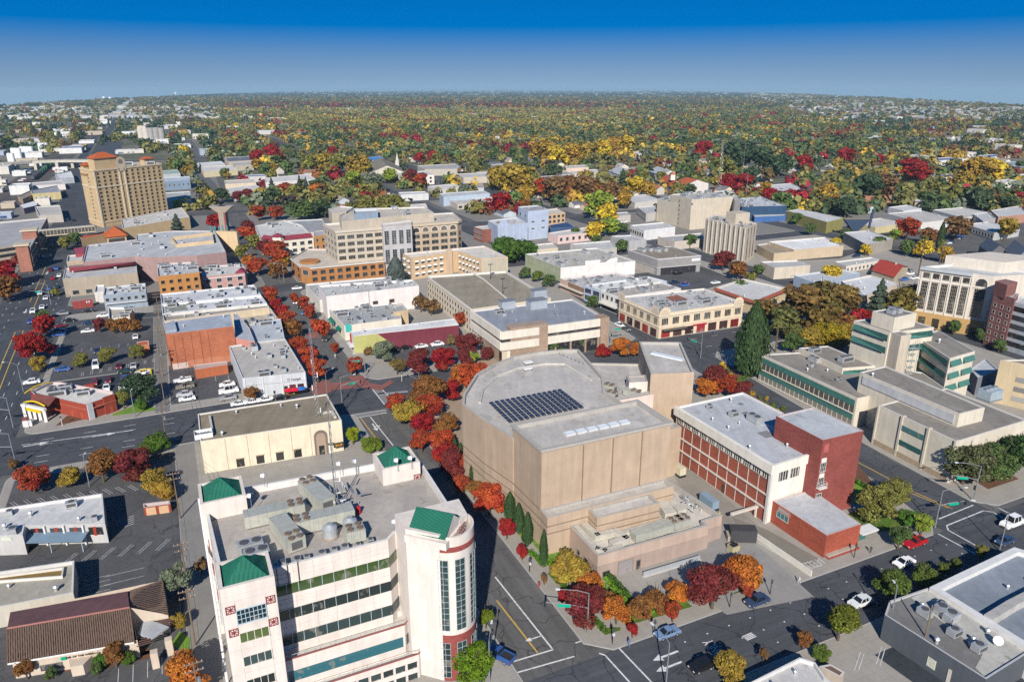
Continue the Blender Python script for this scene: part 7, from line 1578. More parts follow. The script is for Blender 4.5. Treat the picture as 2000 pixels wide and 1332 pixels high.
for a in((1303,1240,'sedan',(.14,.22,.36),'u','pale blue sedan parked at the theatre kerb',0),(1478,1178,'suv',(.03,.05,.1),'u','dark blue people carrier parked by the yard entrance',0),(1680,1180,'suv',(.6,.62,.62),'u','white car with dark roof bars driving by the olive trees',0),(1765,1102,'sedan',WHITE,'u','white sedan driving in the middle of the street',0),(1786,1064,'pickup',REDC,'u','red pickup parked by the corner garden',0),(1976,1026,'van',WHITE,'u','white van crossing the junction',0),(1962,1060,'sedan',(.03,.06,.13),'u','dark blue sedan in the shade by the street lamp',0),(1372,1304,'suv',BLK,'u','black car in the shade of the golden olive tree',0),(975,1283,'pickup',(.03,.08,.25),'b','blue pickup waiting beside the round tower',1),(63,749,'suv',WHITE,'u','white car leaving the restaurant lot',0),(357,746,'pickup',WHITE,'u','white utility truck behind the brick hall',0),(362,758,'pickup',(.2,.18,.15),'u','brown grey pickup in the cafe lot',0),(361,773,'suv',SILV,'u','silver car behind the white one in the cafe lot',0),(366,782,'suv',WHITE,'u','white car at the front of the cafe lot',0),(444,754,'suv',WHITE,'u','white car against the cafe side wall',0),(447,767,'van',WHITE,'u','white delivery van beside the cafe',0),(446,780,'suv',(.3,.3,.31),'u','grey car at the fence beside the cafe',0),(467,791,'sedan',WHITE,'u','white car with black roof at the kerb behind the brown roof',0),(493,787,'sedan',WHITE,'u','second white car at the kerb behind the brown roof',0),(519,783,'sedan',WHITE,'u','third white car at the kerb behind the brown roof',0),(547,779,'sedan',BLK,'u','black car at the kerb before the cafe',0),(190,688,'sedan',DBLUE,'v','dark blue car driving through the lot',0),(188,717,'van',WHITE,'v','white box van in the tree lot',0),(123,724,'sedan',BLUE,'u','blue car in the shade of the huge crimson tree',0),(233,718,'sedan',MAROON,'v','maroon car below the middle olive tree',0),(246,728,'sedan',(.02,.05,.045),'u','dark green car crossing the restaurant lot',0),(261,717,'sedan',SILV,'v','silver car below the right olive tree',0),(279,731,'suv',WHITE,'u','white car at the yellow frame',0),(185,750,'suv',(.2,.03,.03),'v','red and white car behind the restaurant',0),(212,745,'sedan',MAROON,'v','maroon car behind the restaurant',0),(243,742,'sedan',BLUE,'v','blue car behind the restaurant',0),(209,761,'suv',WHITE,'v','white car beside the restaurant roof',0),(239,758,'sedan',WHITE,'v','white car beside the large oak',0),(265,660,'sedan',WHITE,'v','white car below the rust trees',0),(117,639,'sedan',MAROON,'u','maroon car beside the crimson tree',0),(113,648,'sedan',DBLUE,'u','dark blue car beside the crimson tree',0),(115,656,'sedan',BLUE,'u','blue car nearest the crimson tree',0),(174,634,'sedan',DBLUE,'u','dark blue car in the pale lot',0),(172,649,'sedan',WHITE,'u','white car in the pale lot',0),(122,615,'suv',(.25,.26,.26),'u','police style black and white car on the side street',0),(174,610,'sedan',BLK,'u','black car on the side street',0),(202,619,'suv',WHITE,'u','white car before the kiosk',0),(136,628,'sedan',BLK,'u','black car turning into the side street',0),(638,664,'suv',(.04,.045,.05),'a','dark car parked under the round orange maple',0),(580,592,'sedan',WHITE,'a','white car at the first kerb island',0),(588,600,'sedan',BLK,'a','black car at the second kerb island',0),(597,613,'sedan',BLUE,'a','blue car at the third kerb island',0),(613,634,'sedan',DBLUE,'a','dark blue car above the round orange maple',0),(823,679,'sedan',WHITE,'u','white car under the maroon wall, left one',0),(854,675,'suv',WHITE,'u','white car under the maroon wall, right one',0),(792,682,'sedan',BLK,'u','black car under the maroon wall',0),(768,685,'suv',BLK,'u','black car under the lime triangle',0),(872,668,'sedan',SILV,'u','silver car at the end of the maroon wall',0),(1323,536,'suv',BLK,'u','dark car before the grey box office',0),(1397,554,'sedan',WHITE,'u','white car in the lot behind the cream corner building',0),(1210,638,'suv',WHITE,'v','white car parked before the cream corner building',0),(1222,645,'sedan',GREYC,'v','grey car parked before the cream corner building',0),(580,565,'sedan',WHITE,'u','white car crossing at the brick podium',0),(468,546,'sedan',SILV,'u','silver car at the maple avenue crossing',0),(61,630,'suv',(.03,.06,.28),'v','blue car at the junction on the wide street',0),(65,610,'suv',WHITE,'v','white car waiting on the wide street',0),(83,602,'sedan',WHITE,'v','second white car on the wide street',0),(90,584,'sedan',WHITE,'v','third white car on the wide street',0),(79,575,'suv',SILV,'v','silver car by the yellow line on the wide street',0),(96,565,'sedan',BLUE,'v','blue car on the wide street',0),(101,578,'sedan',DBLUE,'v','dark blue car parked by the tan block',0),(104,545,'sedan',REDC,'v','red car on the wide street',0),(99,529,'sedan',MAROON,'v','maroon car on the wide street',0),(111,526,'suv',BLUE,'v','light blue car on the wide street',0),(92,502,'sedan',SILV,'u','silver car crossing before the parking garage',0),(82,505,'sedan',BLUE,'u','blue car crossing before the parking garage',0),(103,482,'sedan',DBLUE,'v','dark car in the shade of the sky bridge',0),(111,562,'sedan',DBLUE,'v','dark car parked along the tan block',0),(116,540,'sedan',WHITE,'v','white car parked at the tan block corner',0),(1785,545,'sedan',WHITE,'u','white car by the red roofed bungalow',0),(1766,548,'suv',BLUE,'u','blue car by the red roofed bungalow',0),(1634,499,'sedan',BLK,'u','black car by the white roofed store',0),(1672,502,'suv',DBLUE,'u','dark blue car on the street by the yellow trees',0)):
 car(*a[:3],a[3],a[4],a[5],z=.14,flip=bool(a[6]))
g=random.Random(11)
for(ax,ay),(bx,by),n,d in(((462,442),(500,470),0,'u'),((575,440),(632,446),4,'u'),((1205,436),(1220,428),3,'u'),((660,318),(730,325),10,'u'),((930,395),(965,390),4,'u'),((1180,395),(1240,398),4,'u'),((1280,360),(1330,372),9,'u'),((1560,400),(1640,415),10,'u'),((1700,520),(1790,560),6,'u'),((1830,460),(1880,480),6,'u'),((700,375),(760,390),4,'u'),((410,380),(440,395),3,'v'),((30,390),(80,350),14,'u'),((100,330),(140,345),8,'u'),((110,490),(150,430),6,'v'),((1310,548),(1340,560),3,'u'),((20,330),(70,340),10,'u')):
 for k in range(n):
  x,y=g.uniform(ax,bx),g.uniform(ay,by);c=g.choice((WHITE,WHITE,SILV,GREYC,BLK,DBLUE,MAROON,BLUE))
  if not occupied(G(x,y)):car(x,y,g.choice(('sedan','suv')),c,d,'small parked car in a distant lot among shops and trees','cars in distant lots',z=.1,fine=False)
traffic_signal(1147,1237,8.5,7.5,GA+R(150),5,label='traffic signal with street name sign before the dark maroon corner tree');traffic_signal(956,1330,8,4.5,GA+R(60),3.5,label='traffic signal beside the bright green tree and round tower');traffic_signal(1826,1030,9,6,R(8),5,label='traffic signal with green sign at the corner garden');traffic_signal(1901,978,9,6,R(170),5,label='traffic signal before the courthouse corner trees');traffic_signal(820,776,8,5,R(140),3,False,label='traffic signal at the edge of the plaza maples');traffic_signal(668,786,8,6,R(25),4,label='traffic signal behind the right corner of the brown roof');traffic_signal(714,735,8,5,R(200),3,label='traffic signal by the brick paved corner');traffic_signal(26,835,9,8,R(190),4,label='traffic signal at the red restaurant corner');traffic_signal(32,910,9,8,R(200),5,label='traffic signal at the left lot corner');traffic_signal(100,595,9,9,R(175),6,label='traffic signal by the kiosk on the wide street');traffic_signal(1368,700,9,6,R(130),4,label='traffic signal beside the stair tower junction');traffic_signal(1192,672,8,5,R(20),3,label='traffic signal at the bank right corner');traffic_signal(58,508,9,10,R(10),5,label='traffic signal before the parking garage')
for x,y,rz_,lb,a_ in((46,765,R(165),'street lamp behind the red restaurant on the wide street',5),(1300,1345,R(118),'tall street lamp leaning over the lower kerb',4),(1952,1075,R(140),'street lamp at the white parapet',6),(555,552,R(170),'street lamp before the brick podium',4),(175,950,R(90),'white lamp pole in the left parking lot',0),(264,815,R(90),'grey lamp post by the large oak',0),(1735,1232,R(90),'short lamp at the dark grey shop corner',1),(640,782,R(60),'curved street lamp behind the brown roof corner',3)):
 street_lamp(x,y,9 if a_ else 8,a_ or .6,rz_,lb)
for x,y,lb in((1034,1116,'dark pole with signs beside the crimson sapling'),(1277,1240,'dark sign pole left of the pale blue car'),(1196,1256,'dark pedestrian signal on the corner pavement'),(1504,1160,'thin dark meter post by the yard entrance'),(1425,1185,'dark sign post beside the great maroon tree'),(1668,1088,'leaning sign board before the brick low wing'),(785,745,'white sign pole at the plaza corner'),(58,836,'dark pedestrian signal at the restaurant corner'),(122,832,'white sign post before the restaurant wall')):
 o=thing('sign_post',lb,'sign post',G(x,y,.13),None,GA);MB().tube((0,0,0),(0,0,3.4),.09,.07,DARK if 'white' not in lb else M('paint',(.6,.6,.6)),6).build('post',o);MB().box((0,-.1,2.8),(.5,.08,.7),M('paint',(.06,.06,.065))).build('sign_plate',o)
 if 'signs' in lb or 'pedestrian' in lb:MB().box((.1,-.1,1.9),(.4,.3,.5),M('paint',(.5,.5,.5))).build('control_box',o)
POLES=[(-5.9,96,12),(-6.2,114.5,11.5),(-6.6,130,11),(-7.2,158,11.5),(-9.0,196,12),(-9.2,226,12),(-9.4,252,11),(-9.4,274,11),(-9.6,298,11),(-9.8,322,11)]
for k,(u,v,h_)in enumerate(POLES):utility_pole(UV(u,v,.1),h_,'wooden utility pole on the alley, '+('at the bank lawn','with cross arms over the bank shrubs','at the end of the tile roofed bank','beside the red rubbish enclosure','at the juniper on the alley mouth','beside the large oak','beside the orange storage wall','by the orange tiled shed','above the patched brick wall','near the blue grey building')[k],2,k%2==0,GA)
wm=M('paint',(.03,.03,.03))
def wire(a,b,sag,label,group):
 a,b=Vector(a),Vector(b);pts=[a.lerp(b,t/8)-Vector((0,0,sag*4*(t/8)*(1-t/8)))for t in range(9)];o=MB().path(pts,.03,wm,4).build('power_line');tag(o,label,'power line',group)
for(u0,v0,h0),(u1,v1,h1)in zip(POLES,POLES[1:]):
 for dx in(-1.1,0,1.1):wire(UV(u0+dx,v0,h0-.3),UV(u1+dx,v1,h1-.3),.5,'thin dark power line strung between the alley poles','power lines over the alley')
o=thing('cinema_spire','tall thin cinema sign spire with a flared top','sign tower',G(443,478,0));hs_=Zt(443,478,402)
MB().box((0,0,hs_/2),(4.2,4.2,hs_),M('seam',(.3,.25,.2),dir='X',sc=.3)).build('shaft',o);MB().box((1.6,-2.2,hs_*.45),(.6,.3,hs_*.8),M('paint',(.3,.04,.04))).build('red_fin',o)
fl=MB();q0=[(-2.1,-2.1),(2.1,-2.1),(2.1,2.1),(-2.1,2.1)];q1=[(-7,-3),(7,-3),(7,3),(-7,3)]
for i in range(4):a,b_,c,d=q0[i],q0[(i+1)%4],q1[(i+1)%4],q1[i];fl.face([(*a,hs_-4),(*b_,hs_-4),(*c,hs_),(*d,hs_)],M('paint',(.33,.28,.22)))
fl.face([(*p,hs_)for p in q1],M('paint',(.3,.3,.3))).build('flared_top',o)
o=thing('cinema_marquee','tan curved marquee wall with teal fins at the foot of the cinema spire','marquee',G(447,492,0),None,GA);MB().box((0,0,6),(14,2,12),M('wall',(.55,.42,.26)),R(-35)).build('wall',o);[MB().box((-8+k*2.2,3,11),(.7,.7,8),M('paint',(.06,.2,.22))).build('fin',o)for k in range(5)]
for k,(x,y,c)in enumerate(((486,768,(.5,.01,.04)),(498,766,(.5,.01,.04)),(510,763,(.03,.12,.4)))):
 pass
for x,y,c,lb in((566,762,(.5,.01,.03),'red parasol, left one before the cafe'),(577,761,(.5,.01,.03),'red parasol, right one before the cafe'),(589,759,(.03,.12,.4),'blue parasol before the cafe')):
 o=thing('parasol',lb,'parasol',G(x,y+12,.13));MB().tube((0,0,0),(0,0,2.5),.04,.04,DARK,5).build('pole',o);MB().tube((0,0,2.1),(0,0,2.8),1.7,.1,M('paint',c),8).build('canopy',o)
for k in range(9):
 x,y=560+k*5,775-k*1.2;o=thing('cafe_chair','small bright chair on the cafe terrace by the parasols','chair',G(x,y,.13),'cafe terrace chairs',k*.9);m=M('paint',((.5,.3,.02),(.4,.06,.03),(.1,.3,.05))[k%3]);MB().box((0,0,.45),(.5,.5,.07),m).build('seat',o);MB().box((0,.23,.75),(.5,.06,.6),m).build('backrest',o);[MB().tube((sx*.2,sy*.2,0),(sx*.2,sy*.2,.45),.03,.03,DARK,4).build('leg',o)for sx in(-1,1)for sy in(-1,1)]
def person(x,y,lb,shirt,rz=0.0):
 o=bpy.data.objects.new('person',None);bpy.data.objects.remove(o)
 me=bpy.data.meshes.new('person')
 J=[(0,0,.95),(0,0,1.2),(0,0,1.42),(0,0,1.52),(0,0,1.68),(.1,.05,.9),(.11,.16,.5),(.11,.1,.06),(.11,-.04,.03),(-.1,-.03,.9),(-.11,-.12,.5),(-.11,-.24,.08),(-.11,-.36,.05),(.2,0,1.4),(.26,-.06,1.12),(.25,-.18,.9),(-.2,0,1.4),(-.26,.06,1.12),(-.25,-.06,.88)]
 E_=[(0,1),(1,2),(2,3),(3,4),(0,5),(5,6),(6,7),(7,8),(0,9),(9,10),(10,11),(11,12),(2,13),(13,14),(14,15),(2,16),(16,17),(17,18)]
 r_=[.15,.15,.14,.06,.12,.09,.065,.045,.04,.09,.065,.045,.04,.07,.05,.04,.07,.05,.04]
 me.from_pydata(J,E_,[]);ob=bpy.data.objects.new('person',me);COL.objects.link(ob);ob.location=G(x,y,.13);ob.rotation_euler=(0,0,rz)
 md=ob.modifiers.new('skin','SKIN');sv=me.skin_vertices[0].data
 for i,q in enumerate(r_):sv[i].radius=(q,q*.8)
 sv[0].use_root=True
 s2=ob.modifiers.new('smooth','SUBSURF');s2.levels=s2.render_levels=1
 me.materials.append(M('paint',shirt));tag(ob,lb,'person')
for k,(x,y)in enumerate(((1052,1150),(1228,1262),(1560,1140),(1700,1080),(1480,728),(1520,752),(655,700),(650,640),(1265,668),(1395,652),(975,715),(505,776))):person(x,y,('person walking on the pavement beside the theatre hedge','person walking at the junction corner pavement','person walking past the brick low wing','person standing by the leaning sign board','person on the courthouse pavement','second person on the courthouse pavement','person at the lime wall shop front','person under the green awnings','person before the scalloped corner shops','person walking along the cream shop front','person near the bank steps','person on the cafe terrace')[k],((.3,.05,.05),(.1,.15,.3),(.5,.5,.5),(.05,.05,.06))[k%4],k)
person(1018,677,'person in pale clothes walking past the bank corner tower',(.5,.48,.45));person(536,772,'person in dark clothes standing before the cafe wall',(.04,.04,.06),1);person(985,709,'person in dark clothes at the bank entrance',(.03,.03,.04),2)
# ---------------------------------------------------------------- the middle distance: further streets, houses, trees
g=random.Random(3)
FAR=[('white_hall','white three storey building with dark corner strips',[(774,337),(791,344),(848,342),(832,334)],9,(.63,.6,.56),(.5,.5,.5),'building',[(1,2,4,1,8,.3),(0,2,3,1,8,.3)]),('grey_hall','long grey roofed flat hall among yellow trees',[(815,324),(830,331),(906,330),(890,320)],7,(.4,.37,.32),(.36,.35,.33),'building',[]),('flat_office','flat tan office left of the big yellow trees',[(890,340),(905,347),(962,345),(950,337)],6,(.45,.4,.33),(.46,.45,.43),'building',[]),('blue_box_store','pale blue box store with a stepped roof',[(858,378),(866,385),(957,378),(945,372)],7.5,(.36,.43,.52),(.45,.46,.47),'store',[]),('flat_motel','flat roofed low office before the pale blue store',[(878,391),(893,399),(974,391),(960,385)],4.5,(.46,.42,.36),(.45,.44,.42),'building',[(1,1,7,.5,3.5,.6)]),('white_print_shop','white shop with dark blue lettering on its front',[(778,376),(783,381),(837,378),(830,374)],5.5,(.55,.55,.55),(.5,.5,.5),'shop',[]),('red_striped_shop','white low shop with a red stripe',[(735,380),(750,389),(778,386),(768,378)],4.5,(.6,.58,.56),(.5,.48,.45),'shop',[]),('white_roofed_shop','small white roofed shop right of the dark maroon trees',[(835,364),(850,371),(900,366),(888,359)],4.5,(.55,.52,.48),(.55,.53,.5),'shop',[]),('blue_roofed_building','building with a bright blue sheet roof',[(700,310),(712,315),(752,311),(742,305)],6,(.5,.48,.44),(.05,.22,.5),'building',[]),('apartment_block','small grey apartment block by a dark red tree',[(958,322),(970,328),(1003,325),(990,319)],8,(.4,.36,.3),(.4,.38,.36),'apartment block',[(1,2,4,1,7,.5)]),('pink_block','pale salmon blank walled block',[(1102,325),(1106,329),(1150,327),(1144,322)],8,(.55,.42,.33),(.45,.43,.4),'building',[]),('slate_roofed_hall','long hall with a dark slate grey roof',[(1050,345),(1075,354),(1122,352),(1115,341)],5,(.42,.37,.3),(.17,.18,.2),'building',[]),('white_terrace','low white roofed shop row behind the palms',[(1098,334),(1120,340),(1180,338),(1165,331)],5,(.55,.5,.45),(.52,.5,.48),'building',[]),('long_low_block','long low white roofed block left of the red flats',[(1205,383),(1240,396),(1290,390),(1262,380)],4.5,(.5,.48,.45),(.5,.5,.5),'building',[]),('grey_garage','grey roofed garage with white vans before it',[(1192,416),(1197,423),(1232,420),(1226,414)],5,(.4,.38,.36),(.36,.36,.36),'building',[]),('flag_building','grey building with a small flag left of the exchange',[(1245,405),(1262,418),(1284,414),(1280,402)],6,(.42,.41,.4),(.42,.42,.42),'building',[(0,1,4,1,5,.5)]),('blue_hotel','grey blue building with a bright blue base',[(313,347),(316,356),(371,352),(371,345)],8,(.2,.27,.36),(.4,.45,.5),'building',[(1,1,6,3,6,.3)]),('white_depot','white building with a grey roof by the side street',[(318,377),(319,391),(373,387),(371,374)],7,(.63,.63,.62),(.36,.37,.37),'building',[]),('green_store','pale green roofed store by the railway bridge',[(313,334),(316,341),(352,339),(346,331)],6,(.4,.42,.4),(.28,.37,.34),'store',[]),('white_clinic','white stepped building, long upper part',[(517,348),(519,357),(618,350),(600,340)],10,(.63,.6,.57),(.55,.53,.5),'building',[(1,1,6,5,8,.3)]),('white_clinic_wing','white stepped building, low left wing',[(443,368),(455,380),(517,372),(500,361)],6,(.6,.57,.54),(.52,.5,.48),'building',[]),('tan_block','long tan parapet building by yellow trees',[(438,353),(440,360),(500,357),(496,349)],5,(.55,.47,.35),(.5,.45,.4),'building',[]),('yellow_block','pale yellow low building beyond the side street',[(392,326),(398,336),(464,331),(450,323)],6,(.55,.48,.32),(.55,.53,.5),'building',[]),('white_flat_block','white flat roofed building beyond the pale yellow one',[(382,319),(388,325),(440,321),(432,315)],6,(.5,.5,.5),(.58,.58,.57),'building',[]),('dark_roof_house','broad building with a dark hipped roof',[(438,308),(446,316),(496,313),(488,305)],7,(.45,.4,.32),(.13,.14,.17),'building',[]),('grey_courtyard_block','grey building on the far side of the parking strip',[(455,318),(458,324),(495,322),(490,315)],6,(.4,.36,.3),(.4,.38,.36),'building',[]),('olive_store','long olive green walled store with a white roof',[(1538,412),(1615,434),(1648,426),(1560,408)],7.5,(.24,.22,.08),(.5,.5,.5),'store',[]),('grey_brown_store','grey brown blank walled store with a white roof',[(1648,454),(1693,478),(1745,466),(1697,450)],6.5,(.3,.27,.23),(.52,.52,.52),'store',[]),('green_trim_store','white corner store with a green trim and rounded front',[(1733,417),(1800,435),(1868,428),(1800,411)],6.5,(.56,.55,.53),(.45,.43,.4),'store',[]),('yellow_low_store','low cream building left of the green trimmed store',[(1660,433),(1710,444),(1768,436),(1720,426)],4.5,(.48,.42,.24),(.52,.5,.48),'shop',[]),('long_shed','long white roofed shed with open front',[(1884,438),(1942,455),(1992,447),(1930,433)],5,(.4,.4,.4),(.52,.52,.51),'shed',[(0,1,10,.5,4,.7)]),('white_row','flat white roofed row beyond the green trimmed store',[(1822,410),(1880,425),(1940,417),(1880,405)],5,(.5,.48,.44),(.5,.48,.45),'shop row',[]),('brick_low_block','low block with a brick parapet at the right edge',[(1935,411),(1950,424),(2010,418),(1990,402)],6,(.36,.2,.14),(.48,.48,.48),'building',[]),('brown_flats','long red brown roofed block among dark trees',[(1683,377),(1690,384),(1742,382),(1735,374)],6,(.3,.16,.1),(.36,.14,.08),'apartment block',[]),('white_long_school','long white roofed school building',[(1472,364),(1500,378),(1580,374),(1545,358)],5,(.46,.45,.44),(.5,.5,.5),'school',[]),('white_bungalow_row','white low building by the crimson hedge',[(1370,378),(1400,384),(1440,378),(1420,371)],5,(.55,.54,.52),(.58,.57,.55),'building',[]),('white_strip_mall','white low shop at the far right lot',[(1735,405),(1765,412),(1800,407),(1772,400)],4.5,(.55,.55,.55),(.52,.52,.52),'shop',[]),('grey_arched_hall','grey hall with an arched end',[(1900,418),(1920,432),(1945,426),(1930,414)],6,(.36,.36,.36),(.45,.45,.45),'building',[])]
for n,lb,px,h_,wc,rc,cat,wins in FAR:gb(n,lb,px,h_,wc,rc,cat,g.choice((2,3,4)),2,wins,where=lb,par=.5).end()
gable_house('church','church with a long grey brown gable roof',[(712,322),(722,338),(790,336)],8,7,(.5,.46,.38),(.2,.18,.14),'church',tile=False);o=thing('steeple','white church steeple with a thin spire','steeple',G(777,338,0));MB().box((0,0,6.5),(4,4,13),M('wall',(.5,.47,.4))).build('tower',o);MB().tube((0,0,13),(0,0,22),1.9,.1,M('paint',(.5,.48,.42)),6).build('spire',o)
gable_house('spanish_hall','white hall with a long red tile roof and a bell turret',[(1318,357),(1338,362),(1384,358)],8,4,(.6,.57,.54),(.42,.1,.04),'hall');gable_house('spanish_wing','white front wing with a red tile gable',[(1288,352),(1310,365),(1335,360)],6,4,(.6,.57,.54),(.42,.1,.04),'hall');o=thing('bell_turret','small white bell turret on the red tile roof','turret',G(1313,352,10));MB().box((0,0,2.5),(4,4,5),M('wall',(.62,.6,.57))).build('tower',o);MB().tube((0,0,5),(0,0,7.5),3,.1,M('tile',(.42,.1,.04)),4).build('turret_roof',o)
for x,lb in((1188,'left'),(1265,'right')):gable_house('gabled_school',f'pale grey roofed school block with white gables, {lb} one of two',[(x,334),(x+25,342),(x+64,340)],6,4,(.58,.56,.52),(.36,.38,.4),'school',tile=False,chim=True)
gable_house('dark_cottage','dark shingled old house with a hipped roof and tower at the right edge',[(1913,480),(1935,494),(1966,488)],8,3.5,(.14,.14,.15),(.07,.09,.13),'house');gable_house('grey_cottage','grey old house right of the dark shingled one',[(1962,488),(1985,506),(2020,496)],8,4,(.25,.27,.3),(.1,.12,.16),'house');gable_house('half_timbered_house','brown roofed half timbered house behind the school',[(1560,372),(1575,380),(1610,374)],5,4,(.4,.33,.3),(.13,.09,.08),'house')
o=thing('cinema_sign','navy and yellow fan shaped theatre sign tower','sign tower',G(1667,462,0));hk=Zt(1667,462,428);MB().prism([(-2,-1.5),(2,-1.5),(2,1.5),(-2,1.5)],0,4,M('paint',(.03,.04,.06))).build('base',o);m=MB();m.face([(-2,-1.6,4),(2,-1.6,4),(9,-1.6,hk),(-8,-1.6,hk)],M('paint',(.03,.05,.09))).face([(9,1.6,hk),(2,1.6,4),(-2,1.6,4),(-8,1.6,hk)],M('paint',(.03,.05,.09))).face([(-8,-1.6,hk),(9,-1.6,hk),(9,1.6,hk),(-8,1.6,hk)],M('paint',(.3,.26,.12))).face([(2,-1.6,4),(2,1.6,4),(9,1.6,hk),(9,-1.6,hk)],M('paint',(.4,.3,.05))).build('fan',o);MB().tube((9,0,hk-6),(10,0,hk+6),.8,.8,M('paint',(.03,.05,.1)),8).build('curl',o)
def overpass():
 o0=G(80,345,0);o=thing('overpass','long pale road overpass crossing the railway','overpass',o0);z=9;deck=[(-120,326),(0,320),(60,315),(120,313),(175,313),(230,314)];P=[G(x,y,z)-o0 for x,y in deck]
 mb=MB();m=M('wall',(.45,.42,.36))
 for a,b_ in zip(P,P[1:]):
  d=b_-a;mb.box(((a.x+b_.x)/2,(a.y+b_.y)/2,z-.8),(d.length,13,2.6),m,math.atan2(d.y,d.x))
 mb.build('deck',o)
 for x,y in((30,318),(70,316),(112,314),(142,313),(172,313),(-10,321)):p=G(x,y,z)-o0;MB().box((p.x,p.y,(z-2)/2),(3,9,z-2),m,.2).build('pier',o)
overpass()
o=thing('grain_tower','tall concrete grain elevator with dark ribs','grain elevator',G(298,279,0));hg=Zt(298,279,246)
for k in range(5):MB().tube((-18+k*9,0,0),(-18+k*9,0,hg*.88),5,5,M('wall',(.3,.29,.27)if k>1 else(.5,.46,.4)),12).build('silo',o)
MB().box((-14,4,hg/2),(14,14,hg),M('wall',(.46,.42,.36))).build('head_house',o)
k=0
for x,y,n,hpx in((28,310,3,20),(45,304,4,17),(80,295,3,15),(117,262,3,9),(20,316,2,16),(108,262,2,9)):
 for i in range(n):
  px=x+i*(6 if hpx>12 else 9);p=G(px,y,0);k+=1;o=thing('storage_tank','white cylindrical storage tank in the industrial quarter','tank',p,'white storage tanks');r_=4*mpp(p)if hpx>12 else 5*mpp(p);h_=Zt(px,y,y-hpx);MB().tube((0,0,0),(0,0,h_),r_,r_,M('paint',(.62,.63,.63)),14).build('shell',o);MB().tube((0,0,h_),(0,0,h_+r_*.3),r_,.3,M('paint',(.55,.55,.55)),14).build('lid',o)
for x,y,yt in((204,199,189),(216,199,190),(344,190,181)):p=G(x,y,0);h_=Zt(x,y,yt);o=thing('water_tower','distant white water tower on the horizon','water tower',p,'water towers on the horizon');r_=3.2*mpp(p);MB().tube((0,0,0),(0,0,h_*.6),r_*.25,r_*.25,M('paint',(.6,.6,.6)),8).build('stem',o);MB().tube((0,0,h_*.55),(0,0,h_*.75),r_*.3,r_,M('paint',(.66,.66,.66)),12).tube((0,0,h_*.75),(0,0,h_),r_,r_*.5,M('paint',(.66,.66,.66)),12).build('tank',o)
def ribbonpx(name,pts,w,m,z):
 P=[G(x,y,z)for x,y in pts];mb=MB()
 for a,b_ in zip(P,P[1:]):
  d=(b_-a).normalized();n=Vector((-d.y,d.x,0))*w/2;mb.face([a-n,b_-n,b_+n,a+n],m)
 return mb.build(name,kind='structure')
ribbonpx('railway_bed',[(-60,440),(10,390),(70,345),(120,305),(180,252),(215,222),(240,200)],34,M('soil',(.085,.075,.066)),.02);ribbonpx('road',[(150,440),(165,400),(178,345),(190,300),(208,262),(228,232),(246,204)],16,M('asphalt',(.06,.062,.068)),.03);ribbonpx('road',[(120,440),(130,400),(150,330),(172,290),(195,255),(222,226),(242,202)],12,M('asphalt',(.055,.058,.064)),.035);ribbonpx('street',[(425,400),(405,360),(385,338),(372,322),(362,310)],15,M('asphalt',(.1,.1,.105)),.03)
for k,off in enumerate((-6,0,6)):ribbonpx('railway_track',[(-60+off*2,440),(10+off,390),(70+off*.7,345),(120+off*.5,305),(180+off*.2,252),(215,222)],1.6,M('metal',(.12,.1,.09),.6),.05)
for k in range(9):
 t=k/8;x,y=66+t*33,351-t*27;o=thing('rail_wagon','freight wagon in the train beside the railway line','wagon',G(x,y,.1),'freight train wagons',math.atan2(G(99,324).y-G(66,351).y,G(99,324).x-G(66,351).x));MB().box((0,0,2.6),(15,3,3.2),M('paint',(.04,.16,.08)if k>3 else(.08,.08,.09))).build('body',o);MB().box((0,0,.6),(13,2.4,.7),DARK).build('bogie',o)
WCOL=((.6,.6,.58),(.55,.52,.46),(.48,.47,.46),(.62,.62,.6),(.42,.36,.28),(.3,.36,.44))
RCOL=((.55,.56,.56),(.48,.48,.47),(.62,.62,.61),(.4,.39,.36),(.36,.38,.42),(.1,.15,.3))
def zone(x,y):
 """what grows and stands around a place, read off the photo: (share of trees, palette)"""
 if x<130 and y>300:return .25,'mix'
 if x<560 and y<300 and y>225:return(.22,'dull')if x<430 else(.6,'mix')
 if x>1500+(y-200)*3.2 and y<330:return .3,'dull'
 if y<190:return .5,'blue'
 if y<202:return .62,'dull'
 if x<420 and y<225:return .35,'dull'
 if y<214:return .8,'redband' if 450<x<1250 else 'dull'
 if y<252:return .86,'yellow' if 400<x<1230 else 'mix'
 if y<300:return .8,'mix'
 if y<345:return .72,'mix'
 return .45,'mix'
PAL={'mix':[(CRIM,2.0),(WINE,.8),(RUST,1),((.17,.12,.05),1.2),((.2,.19,.06),4),(OLIV,4),((.075,.11,.05),4.5),(GRN,4),(GRYG,2.5),((.24,.22,.07),4),(GG,3),(GOLD,1.8),(YEL,1.2)],'yellow':[(CRIM,.9),(DKG,2),((.17,.18,.06),5),((.27,.25,.08),6),((.33,.28,.08),6),(GG,2),(YEL,.5)],'redband':[(WINE,2.5),(CRIM,1.2),(DKG,3),(GG,2),(OLIV,2)],'dull':[(DKG,4),(OLIV,3),(BRN,1),(WINE,.6),(GG,1)],'blue':[((.03,.05,.035),4),(DKG,2),((.07,.08,.05),1)]}
def pick(pal,rng,p=None):
 cs,ws=zip(*PAL[pal])
 if p is None:return rng.choices(cs,ws)[0]
 f=math.sin(p.x/61+2*math.sin(p.y/97))+math.sin(p.y/53+2.2*math.sin(p.x/83+1))+.6*math.sin(p.x/23+p.y/31)
 u=min(.999,max(0,.5+.2*f+rng.gauss(0,.16)))*sum(ws)
 for c,w in zip(cs,ws):
  u-=w
  if u<=0:return c
 return cs[-1]
